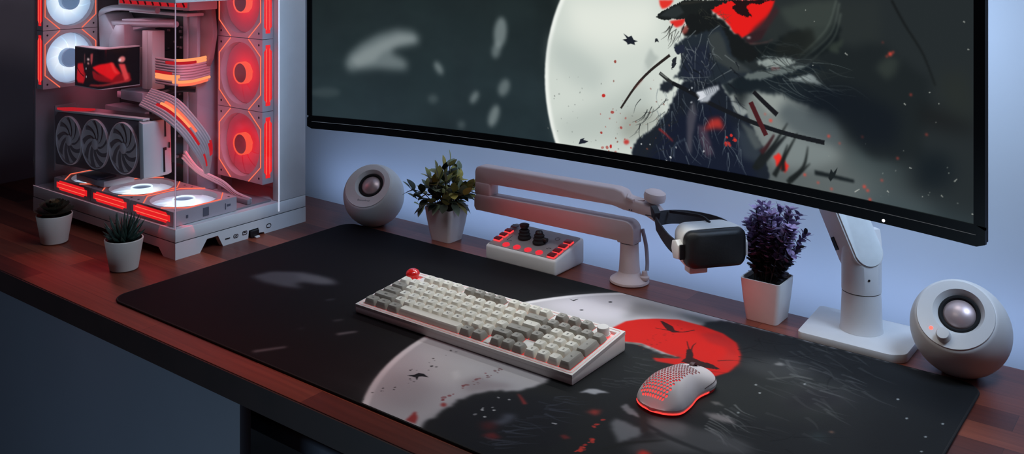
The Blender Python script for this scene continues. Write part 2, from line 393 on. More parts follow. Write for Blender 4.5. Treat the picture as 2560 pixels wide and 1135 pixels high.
# painted pictures, in millimetres on their own surfaces: p polygon, e ellipse, s stroke, h hairs, d dots
SCREEN_OPS = [
('p',(128,140,142),0.72,9,0,[(67.7,95.4),(77.8,114.6),(101.3,132.8),(134.7,149.9),(174.5,161.4),(207.4,160.0),(222.1,148.3),(218.8,138.5),(194.3,133.1),(167.9,127.6),(164.6,119.0),(181.1,114.3),(197.5,105.5),(194.3,92.8),(167.9,91.2),(134.7,92.0),(101.3,87.3),(77.8,83.1)]),
('p',(150,160,160),0.5,7,0,[(81.1,103.3),(108.0,121.8),(148.0,140.6),(181.1,151.9),(210.7,150.5),(213.9,142.4),(181.1,135.2),(148.0,120.9),(128.0,103.0),(94.6,92.6)]),
('p',(150,162,162),0.62,6,0,[(391.9,165.3),(390.5,157.7),(388.0,150.8),(384.7,145.3),(380.9,141.9),(377.0,140.7),(373.3,142.0),(370.2,145.6),(368.0,151.1),(367.0,158.1),(367.2,165.9),(368.6,173.6),(371.1,180.5),(374.4,185.9),(378.2,189.4),(382.1,190.5),(385.8,189.1),(388.9,185.5),(391.0,180.0),(392.0,173.0)]),
('p',(150,162,162),0.5,6,0,[(380.3,135.6),(379.1,131.6),(377.1,128.1),(374.7,125.3),(371.9,123.7),(369.1,123.3),(366.6,124.1),(364.6,126.2),(363.3,129.2),(362.8,133.0),(363.2,137.1),(364.5,141.1),(366.5,144.7),(369.0,147.4),(371.7,149.0),(374.5,149.4),(377.0,148.5),(379.0,146.5),(380.3,143.4),(380.8,139.7)]),
('p',(150,162,162),0.55,6,0,[(265.5,103.2),(267.5,99.9),(268.6,96.6),(268.9,93.6),(268.2,91.2),(266.6,89.7),(264.4,89.1),(261.6,89.6),(258.7,91.1),(255.8,93.4),(253.2,96.4),(251.3,99.7),(250.1,103.0),(249.9,106.0),(250.6,108.4),(252.1,109.9),(254.4,110.5),(257.1,110.0),(260.1,108.5),(263.0,106.1)]),
('p',(150,162,162),0.5,6,0,[(396.5,75.1),(394.2,70.9),(391.2,67.3),(387.8,64.7),(384.2,63.3),(380.8,63.3),(378.1,64.6),(376.1,67.2),(375.2,70.8),(375.5,75.0),(376.8,79.5),(379.1,83.7),(382.1,87.3),(385.6,89.9),(389.1,91.2),(392.5,91.2),(395.2,89.8),(397.1,87.2),(398.0,83.7),(397.8,79.5)]),
('p',(150,162,162),0.55,6,0,[(335.6,54.2),(333.2,51.1),(330.5,48.6),(327.7,46.9),(325.1,46.1),(322.9,46.3),(321.4,47.6),(320.7,49.7),(320.8,52.5),(321.8,55.7),(323.6,59.0),(325.9,62.1),(328.6,64.6),(331.4,66.3),(334.0,67.1),(336.2,66.8),(337.7,65.6),(338.4,63.5),(338.3,60.7),(337.3,57.5)]),
('p',(150,162,162),0.6,6,0,[(376.0,28.1),(373.5,22.6),(370.4,17.7),(366.9,14.0),(363.5,11.9),(360.4,11.5),(358.0,12.8),(356.5,15.8),(356.0,20.2),(356.6,25.5),(358.3,31.2),(360.8,36.8),(363.9,41.6),(367.4,45.3),(370.8,47.4),(373.9,47.8),(376.3,46.4),(377.8,43.4),(378.3,39.0),(377.6,33.8)]),
('p',(150,162,162),0.22,6,0,[(258.4,48.0),(257.9,45.6),(256.4,43.3),(254.2,41.4),(251.3,40.1),(248.1,39.5),(244.9,39.6),(242.0,40.4),(239.7,41.9),(238.2,44.0),(237.7,46.3),(238.2,48.7),(239.7,51.0),(242.0,52.8),(244.9,54.1),(248.1,54.8),(251.3,54.6),(254.2,53.8),(256.4,52.3),(257.9,50.3)]),
('p',(150,162,162),0.25,6,0,[(312.2,9.6),(311.8,7.5),(310.7,5.5),(308.9,3.9),(306.7,2.7),(304.2,2.1),(301.8,2.2),(299.6,2.9),(297.8,4.2),(296.7,6.0),(296.3,8.0),(296.7,10.2),(297.8,12.1),(299.6,13.8),(301.8,15.0),(304.2,15.5),(306.7,15.4),(308.9,14.7),(310.7,13.4),(311.8,11.6)]),
('p',(150,162,162),0.14,6,0,[(59.2,44.7),(57.7,41.9),(53.4,39.2),(46.7,36.8),(38.2,35.1),(28.7,34.0),(19.3,33.9),(10.8,34.6),(4.0,36.1),(-0.4,38.2),(-1.9,40.9),(-0.4,43.7),(4.0,46.3),(10.8,48.7),(19.3,50.4),(28.7,51.4),(38.2,51.6),(46.7,50.9),(53.4,49.4),(57.7,47.2)]),
('p',(238,242,236),1,0.8,0,[(1013.3,101.1),(1012.6,120.3),(1010.6,139.4),(1007.3,158.3),(1002.6,176.9),(996.7,195.2),(989.5,213.0),(981.1,230.3),(971.5,246.9),(960.7,262.8),(948.9,278.0),(936.1,292.2),(922.2,305.6),(907.5,317.9),(892.0,329.2),(875.7,339.4),(858.7,348.4),(841.2,356.2),(823.1,362.8),(804.7,368.1),(785.9,372.1),(766.9,374.8),(747.7,376.1),(728.5,376.1),(709.3,374.8),(690.3,372.1),(671.5,368.1),(653.1,362.8),(635.0,356.2),(617.5,348.4),(600.5,339.4),(584.2,329.2),(568.7,317.9),(554.0,305.6),(540.1,292.2),(527.3,278.0),(515.5,262.8),(504.7,246.9),(495.1,230.3),(486.7,213.0),(479.5,195.2),(473.6,176.9),(468.9,158.3),(465.6,139.4),(463.6,120.3),(462.9,101.1),(463.6,81.9),(465.6,62.8),(468.9,43.9),(473.6,25.2),(479.5,7.0),(486.7,-10.9),(495.1,-28.1),(504.7,-44.7),(515.5,-60.7),(527.3,-75.8),(540.1,-90.1),(554.0,-103.4),(568.7,-115.8),(584.2,-127.1),(600.5,-137.2),(617.5,-146.3),(635.0,-154.1),(653.1,-160.6),(671.5,-165.9),(690.3,-169.9),(709.3,-172.6),(728.5,-173.9),(747.7,-173.9),(766.9,-172.6),(785.9,-169.9),(804.7,-165.9),(823.1,-160.6),(841.2,-154.1),(858.7,-146.3),(875.7,-137.2),(892.0,-127.1),(907.5,-115.8),(922.2,-103.4),(936.1,-90.1),(948.9,-75.8),(960.7,-60.7),(971.5,-44.7),(981.1,-28.1),(989.5,-10.9),(996.7,7.0),(1002.6,25.2),(1007.3,43.9),(1010.6,62.8),(1012.6,81.9)]),
('p',(206,214,206),1,3.0,0,[(1006.3,101.1),(1005.6,119.8),(1003.7,138.4),(1000.4,156.8),(995.9,175.0),(990.1,192.8),(983.1,210.2),(974.9,227.0),(965.5,243.2),(955.1,258.7),(943.5,273.5),(931.0,287.4),(917.6,300.4),(903.2,312.4),(888.1,323.4),(872.2,333.3),(855.7,342.1),(838.6,349.7),(821.0,356.1),(803.0,361.3),(784.7,365.2),(766.1,367.8),(747.5,369.1),(728.7,369.1),(710.1,367.8),(691.5,365.2),(673.2,361.3),(655.2,356.1),(637.6,349.7),(620.5,342.1),(604.0,333.3),(588.1,323.4),(573.0,312.4),(558.6,300.4),(545.2,287.4),(532.7,273.5),(521.1,258.7),(510.7,243.2),(501.3,227.0),(493.1,210.2),(486.1,192.8),(480.3,175.0),(475.8,156.8),(472.5,138.4),(470.6,119.8),(469.9,101.1),(470.6,82.4),(472.5,63.8),(475.8,45.3),(480.3,27.2),(486.1,9.4),(493.1,-8.0),(501.3,-24.8),(510.7,-41.0),(521.1,-56.6),(532.7,-71.3),(545.2,-85.2),(558.6,-98.2),(573.0,-110.3),(588.1,-121.3),(604.0,-131.2),(620.5,-140.0),(637.6,-147.6),(655.2,-154.0),(673.2,-159.1),(691.5,-163.0),(710.1,-165.6),(728.7,-166.9),(747.5,-166.9),(766.1,-165.6),(784.7,-163.0),(803.0,-159.1),(821.0,-154.0),(838.6,-147.6),(855.7,-140.0),(872.2,-131.2),(888.1,-121.3),(903.2,-110.3),(917.6,-98.2),(931.0,-85.2),(943.5,-71.3),(955.1,-56.6),(965.5,-41.0),(974.9,-24.8),(983.1,-8.0),(990.1,9.4),(995.9,27.2),(1000.4,45.3),(1003.7,63.8),(1005.6,82.4)]),
('p',(184,194,188),0.8,16,0,[(476.7,163.7),(527.5,148.7),(574.4,118.8),(558.9,81.9),(514.3,95.6),(474.0,124.4)]),
('p',(232,236,226),0.75,22,0,[(500.9,222.1),(654.8,228.0),(666.9,186.1),(630.1,162.4),(574.4,151.9),(516.9,168.4)]),
('p',(170,180,174),0.6,18,0,[(479.4,32.8),(558.9,68.5),(630.1,106.3),(654.8,91.6),(644.9,52.1),(615.1,13.7),(500.9,3.3)]),
('p',(138,142,132),0.6,12,0,[(605.0,60.3),(654.8,70.3),(669.4,59.3),(640.0,34.3),(615.1,18.1),(594.9,28.5)]),
('p',(196,204,198),0.8,3,0,[(637.5,137.1),(640.0,148.0),(648.6,159.4),(654.8,150.2),(664.5,147.8),(654.8,138.5),(640.0,115.8),(633.8,115.3)]),
('p',(158,168,162),0.5,3,0,[(638.8,138.3),(648.6,158.3),(654.8,149.2),(662.1,145.5),(644.9,124.9)]),
('p',(36,42,44),1,7,0,[(819.4,266.6),(1161.9,276.0),(1161.9,-16.7),(1099.1,-33.5),(789.8,-19.0),(759.4,2.8),(783.8,71.6),(777.7,124.9),(789.8,185.2)]),
('p',(104,112,112),0.75,22,0,[(813.6,112.6),(870.9,126.8),(909.4,88.5),(946.5,54.6),(982.2,17.5),(982.2,-25.5),(819.4,-40.0),(759.4,13.8),(789.8,72.4)]),
('p',(132,140,138),0.75,14,0,[(807.7,109.3),(836.8,117.9),(854.0,112.0),(882.1,84.7),(909.4,68.5),(936.0,47.9),(920.1,30.3),(854.0,23.9),(819.4,39.3),(795.8,73.1)]),
('p',(92,100,100),0.6,20,0,[(904.0,47.6),(982.2,36.7),(1045.0,7.3),(1045.0,-11.0),(930.7,-7.4),(854.0,3.2)]),
('p',(60,76,82),0.6,22,0,[(982.2,17.5),(1045.0,7.3),(1094.8,0.6),(1094.8,-17.0),(1006.9,-19.9),(930.7,-17.3)]),
('p',(74,88,90),0.5,16,0,[(939.0,62.8),(979.5,69.3),(996.3,56.0),(1018.3,44.1),(1007.3,23.5),(962.3,22.8),(939.0,35.1)]),
('p',(40,46,46),0.97,9,0,[(836.8,235.6),(982.2,242.2),(982.2,84.5),(909.4,113.6),(904.0,135.5),(898.5,162.7),(848.3,178.9),(819.4,187.3),(825.3,203.5)]),
('p',(120,128,126),0.9,6,3,[(807.7,114.6),(870.9,132.0),(898.5,117.3),(882.1,84.7),(848.3,64.6),(819.4,60.4),(789.8,77.7)]),
('p',(146,154,150),0.9,4,2,[(809.9,106.6),(816.5,114.3),(838.0,118.6),(848.6,113.1),(859.1,99.0),(846.5,89.7),(829.4,87.5)]),
('p',(78,88,92),0.8,8,3,[(848.6,103.4),(879.8,101.6),(920.1,95.7),(930.7,78.9),(930.7,56.9),(879.8,58.2),(846.5,82.0)]),
('p',(120,130,130),0.8,8,3,[(829.4,48.6),(859.1,64.6),(912.1,55.8),(930.7,45.9),(900.1,26.8),(838.0,16.0)]),
('p',(28,34,36),0.97,8,4,[(898.5,177.8),(982.2,189.6),(1045.0,153.7),(1030.9,59.6),(972.1,49.2),(946.5,74.1),(909.4,113.6),(868.1,129.1),(909.4,138.6),(898.5,157.6)]),
('p',(22,30,36),0.95,3,3,[(760.9,119.3),(816.5,142.7),(900.1,158.3),(912.1,152.0),(859.1,135.3),(930.7,126.4),(930.7,99.0),(890.0,102.9),(848.6,113.1),(812.1,112.8),(772.2,102.4)]),
('p',(20,26,28),0.96,2.5,3,[(749.5,187.2),(790.1,181.9),(803.4,175.0),(838.0,179.6),(871.6,199.2),(930.7,210.5),(930.7,179.5),(890.0,164.8),(842.2,166.4),(812.1,156.0),(772.2,138.5),(754.1,155.0)]),
('p',(58,66,62),0.8,5,2,[(846.5,224.5),(900.1,238.4),(927.9,239.7),(920.1,202.5),(896.1,176.6),(871.6,165.1),(890.0,191.1),(859.1,206.0)]),
('p',(30,34,32),0.85,4,2,[(840.1,172.0),(859.1,194.5),(892.0,202.5),(900.1,186.2),(879.8,165.8),(846.5,162.9)]),
('s',(86,96,90),0.55,1,3,0.6,[(929.9,236.1),(918.1,196.8),(879.8,162.0)]),
('s',(86,96,90),0.55,1,3,0.6,[(926.0,239.6),(912.1,202.0),(875.7,165.4)]),
('s',(86,96,90),0.55,1,3,0.6,[(931.8,223.4),(922.0,191.6),(890.0,159.2)]),
('p',(152,162,158),0.9,2,2,[(812.1,152.1),(829.4,157.5),(859.1,162.1),(871.6,157.5),(859.1,150.6),(829.4,145.8)]),
('p',(110,120,118),0.8,2,2,[(794.5,134.6),(859.1,150.6),(892.0,157.5),(871.6,146.1),(829.4,132.2),(799.0,127.2)]),
('p',(150,160,160),0.9,1.5,1,[(862.2,134.7),(892.0,144.4),(908.1,132.1),(890.0,132.9)]),
('s',(96,30,34),0.8,1,3,1,[(835.8,145.5),(848.6,147.3)]),
('p',(226,28,26),1,0.8,0,[(742.1,219.4),(759.4,232.3),(840.9,235.8),(838.0,226.3),(834.0,217.7),(828.2,208.9),(821.8,201.7),(808.8,191.3),(792.2,182.7),(785.0,186.0),(778.9,189.9),(774.1,197.7),(765.0,205.8),(756.4,211.4)]),
('p',(60,34,38),0.8,3,0,[(809.9,197.1),(829.4,213.9),(842.2,230.1),(846.5,220.6),(829.4,196.4),(820.8,184.1),(799.0,182.5)]),
('p',(48,30,34),0.9,2,1,[(794.5,182.2),(812.1,192.3),(829.4,198.3),(820.8,182.2),(803.4,175.0)]),
('s',(150,90,84),0.7,0.6,2,0.5,[(770.0,188.5),(781.2,183.3),(801.2,175.8),(829.4,179.9),(838.0,184.4)]),
('p',(214,206,206),0.8,1,0,[(805.9,184.2),(805.7,183.8),(805.3,183.4),(804.7,183.0),(803.8,182.8),(802.9,182.7),(802.0,182.7),(801.2,182.8),(800.5,183.0),(800.1,183.4),(799.9,183.8),(800.1,184.2),(800.5,184.6),(801.2,184.9),(802.0,185.2),(802.9,185.3),(803.8,185.3),(804.7,185.2),(805.3,184.9),(805.7,184.6)]),
('p',(225,52,42),1,0.6,0,[(662.4,228.3),(686.6,229.3),(681.1,221.8),(674.2,217.3),(667.3,215.8),(663.8,221.1)]),
('p',(218,44,40),1,0.6,0,[(679.7,198.9),(706.3,204.5),(703.0,197.8),(700.2,194.1),(690.7,190.5),(683.9,194.3)]),
('p',(34,18,20),1,0.5,1.2,[(771.6,232.8),(841.7,235.8),(829.5,234.0),(819.6,228.7),(808.4,229.9),(799.0,226.1),(803.4,218.4),(807.8,211.3),(803.4,213.9),(802.2,210.4),(797.8,211.9),(794.0,212.2),(788.9,214.2),(784.5,217.4),(777.4,222.2),(783.2,228.2)]),
('p',(26,30,30),1,0.5,1.5,[(657.3,203.2),(663.1,210.1),(672.8,215.4),(686.6,222.1),(703.0,229.9),(778.1,233.1),(748.3,220.2),(744.3,217.7),(729.8,202.9),(719.1,195.2),(708.4,191.0),(704.3,202.7),(686.6,202.3),(672.8,199.7)]),
('p',(46,52,54),0.8,2,0,[(663.1,205.3),(677.0,215.6),(694.8,222.4),(703.0,212.1),(689.3,204.2)]),
('s',(54,52,46),0.7,1,3,1,[(697.5,224.9),(727.1,228.6),(753.5,232.0)]),
('p',(22,25,26),1,0.6,3,[(705.7,206.3),(743.0,218.8),(763.9,204.8),(774.2,196.2),(780.6,187.5),(790.8,183.6),(800.9,177.6),(814.7,167.4),(818.4,158.7),(803.4,150.7),(771.6,159.3),(761.3,177.0),(727.1,181.6),(708.4,178.0),(703.0,178.8),(708.4,191.0)]),
('p',(120,40,34),0.8,1,1,[(698.9,190.4),(708.4,194.6),(709.7,187.5),(704.3,181.3),(700.2,183.4)]),
('h',(28,28,26),0.9,16,(678.4,174.9,704.2,196.3),-125,14,12,26,1.6,11),
('h',(70,72,60),0.7,26,(725.2,197.5,768.6,220.7),-40,30,6,18,1.0,12),
('p',(34,42,50),1,0.7,2,[(708.4,179.1),(727.1,183.9),(761.3,197.7),(771.6,180.0),(776.8,159.8),(789.5,147.2),(808.4,138.8),(792.1,131.5),(772.9,122.7),(761.3,114.6),(740.4,114.8),(713.8,116.8),(685.2,118.8),(694.8,126.9),(698.9,146.3),(703.0,163.3),(696.2,158.0),(686.6,162.1),(689.3,167.1),(700.2,172.6)]),
('p',(30,36,52),0.8,4,0,[(708.4,163.7),(743.0,171.0),(748.3,131.9),(727.1,113.4),(697.5,122.4)]),
('p',(58,64,64),0.85,3,1,[(740.4,182.5),(757.4,190.6),(766.5,177.3),(771.6,159.3),(789.5,149.4),(807.2,138.6),(785.7,135.4),(761.3,144.6),(748.3,150.5),(744.3,166.4)]),
('s',(112,120,122),0.55,0.5,1.8,0.5,[(740.4,175.5),(737.7,161.3),(735.1,149.3)]),
('s',(112,120,122),0.55,0.5,1.8,0.5,[(749.6,165.7),(744.3,151.3),(740.4,138.1)]),
('s',(112,120,122),0.55,0.5,1.8,0.5,[(719.1,157.4),(713.8,164.1),(708.4,174.4)]),
('s',(112,120,122),0.55,0.5,1.8,0.5,[(731.1,184.2),(727.1,169.8),(719.1,155.1)]),
('s',(112,120,122),0.55,0.5,1.8,0.5,[(721.8,188.3),(713.8,180.7),(708.4,175.6)]),
('s',(112,120,122),0.55,0.5,1.8,0.5,[(758.7,197.6),(748.3,190.0),(741.7,181.4)]),
('s',(112,120,122),0.55,0.5,1.8,0.5,[(708.4,154.2),(701.6,141.8),(696.2,129.4)]),
('s',(112,120,122),0.55,0.5,1.8,0.5,[(778.1,139.3),(763.9,131.0),(743.0,117.4)]),
('s',(112,120,122),0.55,0.5,1.8,0.5,[(753.5,146.3),(748.3,140.0),(744.3,135.0)]),
('s',(112,120,122),0.55,0.5,1.8,0.5,[(721.8,164.7),(720.5,148.1),(720.5,131.6)]),
('s',(112,120,122),0.55,0.5,1.8,0.5,[(697.5,121.2),(716.4,121.8),(743.0,125.5)]),
('s',(112,120,122),0.55,0.5,1.8,0.5,[(708.4,121.0),(719.1,113.8),(727.1,108.7)]),
('s',(112,120,122),0.55,0.5,1.8,0.5,[(700.2,120.2),(708.4,112.7),(713.8,107.3)]),
('s',(112,120,122),0.55,0.5,1.8,0.5,[(766.5,157.8),(781.9,148.8),(789.5,144.9)]),
('p',(26,32,42),1,0.8,2,[(688.6,95.2),(702.9,117.6),(758.7,119.0),(772.2,102.4),(799.0,83.6),(812.1,57.8),(825.1,38.2),(835.8,-12.4),(615.1,-29.7),(617.6,9.7),(630.1,26.6),(654.8,44.8),(676.6,70.8)]),
('p',(20,26,44),0.85,8,0,[(679.0,60.5),(749.5,89.7),(794.5,55.3),(820.8,-15.2),(630.1,-27.3)]),
('p',(60,70,78),0.6,5,2,[(781.2,61.4),(803.4,56.6),(822.9,32.0),(822.9,20.3),(794.5,19.6),(785.7,42.1)]),
('p',(150,158,156),0.9,2,1,[(774.5,100.6),(785.7,93.9),(801.2,83.9),(794.5,77.1),(781.2,83.4)]),
('p',(90,98,98),0.7,3,1,[(790.1,70.6),(812.1,61.7),(825.1,40.2),(812.1,36.2),(799.0,55.9)]),
('p',(112,106,112),0.5,3,1,[(707.7,68.2),(717.1,90.0),(724.1,74.4),(717.1,44.6),(714.7,15.3),(707.7,18.4)]),
('p',(96,72,86),0.55,3,1,[(724.1,57.9),(738.0,55.6),(749.5,20.6),(738.0,14.7),(728.8,33.8)]),
('s',(96,112,124),0.5,1,3,1,[(686.3,6.8),(688.6,24.0),(705.3,34.7)]),
('h',(104,116,124),0.6,70,(657.4,-2.0,795.8,110.6),-75,20,12,40,1.8,33),
('h',(120,128,132),0.6,34,(690.1,116.2,759.4,183.1),-70,26,8,24,1.6,37),
('h',(22,26,32),0.8,40,(696.5,83.0,783.8,168.6),-60,30,10,30,2.4,38),
('h',(30,34,36),0.8,46,(624.0,10.6,696.5,88.6),-130,16,14,34,1.6,34),
('h',(110,122,122),0.5,40,(813.6,112.6,920.1,164.7),-12,14,20,60,1.4,35),
('h',(40,46,46),0.7,40,(795.8,132.1,909.4,183.7),-15,20,20,50,1.8,36),
('s',(40,34,32),1,0.4,4.2,3.0,[(680.2,150.7),(662.1,137.0),(647.4,125.1),(630.1,108.5),(617.6,93.2),(607.5,79.1),(598.2,65.7)]),
('s',(110,50,44),0.8,0.6,1.6,1.2,[(635.0,112.2),(627.6,103.9),(620.1,96.7)]),
('p',(34,40,56),1,0.5,1,[(686.3,162.1),(702.9,167.5),(705.3,157.3),(693.4,152.2),(688.6,156.0)]),
('p',(36,40,46),1,0.5,1,[(683.9,145.1),(691.0,149.9),(689.8,137.2),(682.7,130.3)]),
('s',(40,42,42),1,0.4,5,6,[(663.3,123.9),(674.2,116.9),(686.3,109.7)]),
('s',(130,136,130),0.8,0.4,1.8,1.4,[(664.5,123.4),(676.6,117.1)]),
('p',(32,38,46),1,0.6,3,[(662.1,100.9),(669.4,112.2),(686.3,111.8),(685.1,101.1),(669.4,95.3)]),
('s',(22,24,28),1,0.4,6,6,[(683.9,111.5),(712.4,101.9),(740.3,90.6),(779.0,79.1),(816.5,70.2),(859.1,63.6),(910.1,60.1)]),
('s',(24,24,28),1,0.4,6,7,[(809.9,112.5),(827.3,98.9),(844.3,86.5)]),
('s',(70,26,30),1,0.5,7,7,[(805.6,98.3),(816.5,78.0),(828.3,57.2)]),
('p',(176,182,190),0.95,0.6,1,[(721.8,101.9),(738.0,108.8),(756.4,115.8),(758.7,110.9),(747.2,99.6),(740.3,90.6),(728.8,89.3),(726.4,95.2)]),
('s',(80,86,96),0.8,0.3,1,0.5,[(733.4,107.2),(736.9,98.4)]),
('s',(80,86,96),0.8,0.3,1,0.5,[(736.7,108.2),(739.9,100.0)]),
('s',(80,86,96),0.8,0.3,1,0.5,[(739.9,109.2),(742.9,101.5)]),
('s',(80,86,96),0.8,0.3,1,0.5,[(743.1,110.1),(745.9,103.1)]),
('s',(80,86,96),0.8,0.3,1,0.5,[(746.3,111.1),(748.9,104.6)]),
('s',(80,86,96),0.8,0.3,1,0.5,[(749.5,112.0),(751.8,106.2)]),
('s',(80,86,96),0.8,0.3,1,0.5,[(752.7,112.9),(754.8,107.7)]),
('p',(214,218,226),0.9,0.5,0,[(722.9,102.0),(733.4,105.2),(738.0,98.5),(731.1,93.7),(724.1,90.8),(728.8,97.5)]),
('d',(190,196,200),0.8,12,(709.4,83.3,744.0,110.5),0.6,1.6,41),
('p',(196,52,44),0.85,4,2,[(733.4,50.9),(747.2,69.0),(760.9,70.8),(764.3,59.1),(749.5,54.1)]),
('d',(228,54,44),0.95,10,(766.8,35.6,785.0,50.2),0.8,2.4,42),
('s',(176,46,42),0.8,1.2,3,1.5,[(662.1,43.6),(674.2,36.7),(685.1,28.7)]),
('d',(236,240,240),0.9,6,(630.8,-3.0,747.1,44.8),0.8,1.8,43),
('p',(232,44,36),1,1,1.5,[(839.9,32.5),(847.0,36.6),(860.8,22.0),(856.6,13.4),(843.1,19.0)]),
('s',(24,28,28),0.95,0.6,1.0,7,[(859.2,77.9),(839.9,47.3),(813.7,10.4)]),
('s',(24,28,28),0.95,0.6,1.0,7,[(839.9,59.1),(823.6,32.9),(810.3,9.8)]),
('s',(24,28,28),0.95,0.6,1.0,7,[(890.6,30.8),(875.0,15.2),(859.2,0.7)]),
('s',(24,28,28),0.95,0.6,1.0,7,[(859.2,50.2),(853.4,31.8),(852.8,14.2)]),
('s',(24,28,28),0.95,0.6,1.0,7,[(887.5,51.8),(881.3,24.9),(862.4,4.2)]),
('s',(24,28,28),0.95,0.6,1.0,7,[(873.4,66.9),(856.0,35.2),(839.9,6.0)]),
('s',(26,30,32),0.95,0.6,1,12,[(859.1,63.6),(842.2,44.8),(816.5,15.3)]),
('s',(60,30,34),0.9,0.6,2,7,[(840.1,59.9),(829.4,42.8),(820.8,33.6)]),
('p',(30,34,44),1,0.4,0,[(602.5,176.8),(611.3,171.9),(616.3,174.4),(620.1,168.6),(627.1,166.5),(621.3,165.0),(622.6,160.8),(615.1,162.4),(610.0,160.5),(608.0,164.1),(601.2,167.4),(608.8,169.2)]),
('p',(36,40,46),1,0.4,0,[(656.0,172.3),(659.2,173.3),(662.6,167.8),(658.4,168.6),(655.5,166.7)]),
('p',(28,32,44),1,0.4,0,[(524.3,2.8),(527.5,11.1),(535.4,13.9),(532.8,10.7),(542.0,9.6),(535.4,5.8),(530.2,4.7)]),
('s',(24,30,32),1,0.6,6,4,[(896.8,20.5),(918.1,20.1),(949.3,19.0)]),
('p',(24,30,32),1,0.5,0,[(915.1,16.8),(918.7,28.7),(922.0,25.0),(927.7,32.5),(924.1,21.2),(918.1,13.1)]),
('d',(160,52,46),0.95,14,(562.2,-3.8,624.0,72.0),0.7,2.6,44),
('d',(120,70,60),0.8,22,(583.0,5.0,683.6,121.3),0.5,1.4,45),
('d',(110,116,112),0.7,40,(468.9,-10.0,630.8,116.4),0.4,1.2,46),
('p',(190,44,40),1,0.5,0,[(571.6,81.8),(571.4,80.9),(571.0,80.2),(570.3,79.5),(569.4,79.0),(568.4,78.8),(567.5,78.8),(566.6,79.1),(565.9,79.6),(565.5,80.3),(565.3,81.2),(565.5,82.0),(565.9,82.8),(566.6,83.5),(567.5,83.9),(568.4,84.2),(569.4,84.1),(570.3,83.8),(571.0,83.3),(571.4,82.6)]),
('p',(150,70,60),1,0.5,0,[(590.6,134.1),(590.5,133.4),(590.2,132.7),(589.8,132.1),(589.2,131.8),(588.6,131.6),(587.9,131.7),(587.3,132.0),(586.9,132.4),(586.6,133.1),(586.5,133.8),(586.6,134.6),(586.9,135.2),(587.3,135.8),(587.9,136.2),(588.6,136.3),(589.2,136.3),(589.8,136.0),(590.2,135.5),(590.5,134.9)]),
('p',(186,40,38),1,0.5,0,[(583.0,7.4),(582.9,6.4),(582.6,5.6),(582.2,4.8),(581.6,4.3),(581.0,4.1),(580.3,4.2),(579.7,4.5),(579.3,5.1),(579.0,5.9),(578.9,6.8),(579.0,7.7),(579.3,8.6),(579.7,9.3),(580.3,9.8),(581.0,10.1),(581.6,10.0),(582.2,9.7),(582.6,9.1),(582.9,8.3)]),
('p',(190,50,44),0.9,0.6,0,[(612.5,17.8),(612.3,16.7),(611.6,15.6),(610.6,14.7),(609.2,14.0),(607.7,13.7),(606.3,13.6),(604.9,13.9),(603.9,14.6),(603.2,15.5),(603.0,16.5),(603.2,17.7),(603.9,18.7),(604.9,19.7),(606.3,20.3),(607.7,20.7),(609.2,20.7),(610.6,20.4),(611.6,19.8),(612.3,18.9)]),
('p',(224,70,56),0.9,1.2,0,[(997.5,178.9),(997.4,178.1),(997.0,177.4),(996.4,176.8),(995.7,176.3),(994.9,176.1),(994.1,176.2),(993.3,176.5),(992.8,177.0),(992.4,177.7),(992.3,178.4),(992.4,179.2),(992.8,180.0),(993.3,180.6),(994.1,181.0),(994.9,181.2),(995.7,181.2),(996.4,180.9),(997.0,180.4),(997.4,179.7)]),
('p',(224,70,56),0.9,1.2,0,[(992.0,175.7),(992.0,175.3),(991.8,175.0),(991.5,174.7),(991.1,174.4),(990.7,174.3),(990.3,174.4),(989.9,174.5),(989.6,174.8),(989.5,175.1),(989.4,175.5),(989.5,175.9),(989.6,176.3),(989.9,176.6),(990.3,176.8),(990.7,176.9),(991.1,176.9),(991.5,176.7),(991.8,176.5),(992.0,176.1)]),
('p',(224,70,56),0.9,1.2,0,[(999.8,181.3),(999.8,180.9),(999.6,180.5),(999.3,180.2),(998.9,180.0),(998.5,179.9),(998.1,179.9),(997.7,180.0),(997.4,180.3),(997.3,180.6),(997.2,181.0),(997.3,181.4),(997.4,181.8),(997.7,182.1),(998.1,182.3),(998.5,182.4),(998.9,182.4),(999.3,182.2),(999.6,182.0),(999.8,181.6)]),
('p',(224,70,56),0.9,1.2,0,[(1021.2,133.9),(1021.1,133.5),(1020.9,133.1),(1020.6,132.8),(1020.3,132.6),(1019.9,132.5),(1019.5,132.5),(1019.1,132.6),(1018.8,132.8),(1018.7,133.2),(1018.6,133.5),(1018.7,133.9),(1018.8,134.3),(1019.1,134.6),(1019.5,134.8),(1019.9,134.9),(1020.3,134.9),(1020.6,134.8),(1020.9,134.6),(1021.1,134.2)]),
('p',(224,70,56),0.9,1.2,0,[(961.4,75.4),(961.3,75.0),(961.1,74.6),(960.8,74.3),(960.4,74.0),(960.0,73.9),(959.6,73.9),(959.2,74.0),(958.9,74.2),(958.7,74.6),(958.6,75.0),(958.7,75.4),(958.9,75.8),(959.2,76.1),(959.6,76.3),(960.0,76.5),(960.4,76.5),(960.8,76.3),(961.1,76.1),(961.3,75.8)]),
('p',(224,70,56),0.9,1.2,0,[(917.5,69.5),(917.4,68.9),(917.1,68.4),(916.7,68.0),(916.2,67.7),(915.7,67.5),(915.1,67.5),(914.6,67.7),(914.2,68.0),(914.0,68.4),(913.9,68.9),(914.0,69.5),(914.2,70.0),(914.6,70.4),(915.1,70.7),(915.7,70.9),(916.2,70.9),(916.7,70.7),(917.1,70.4),(917.4,70.0)]),
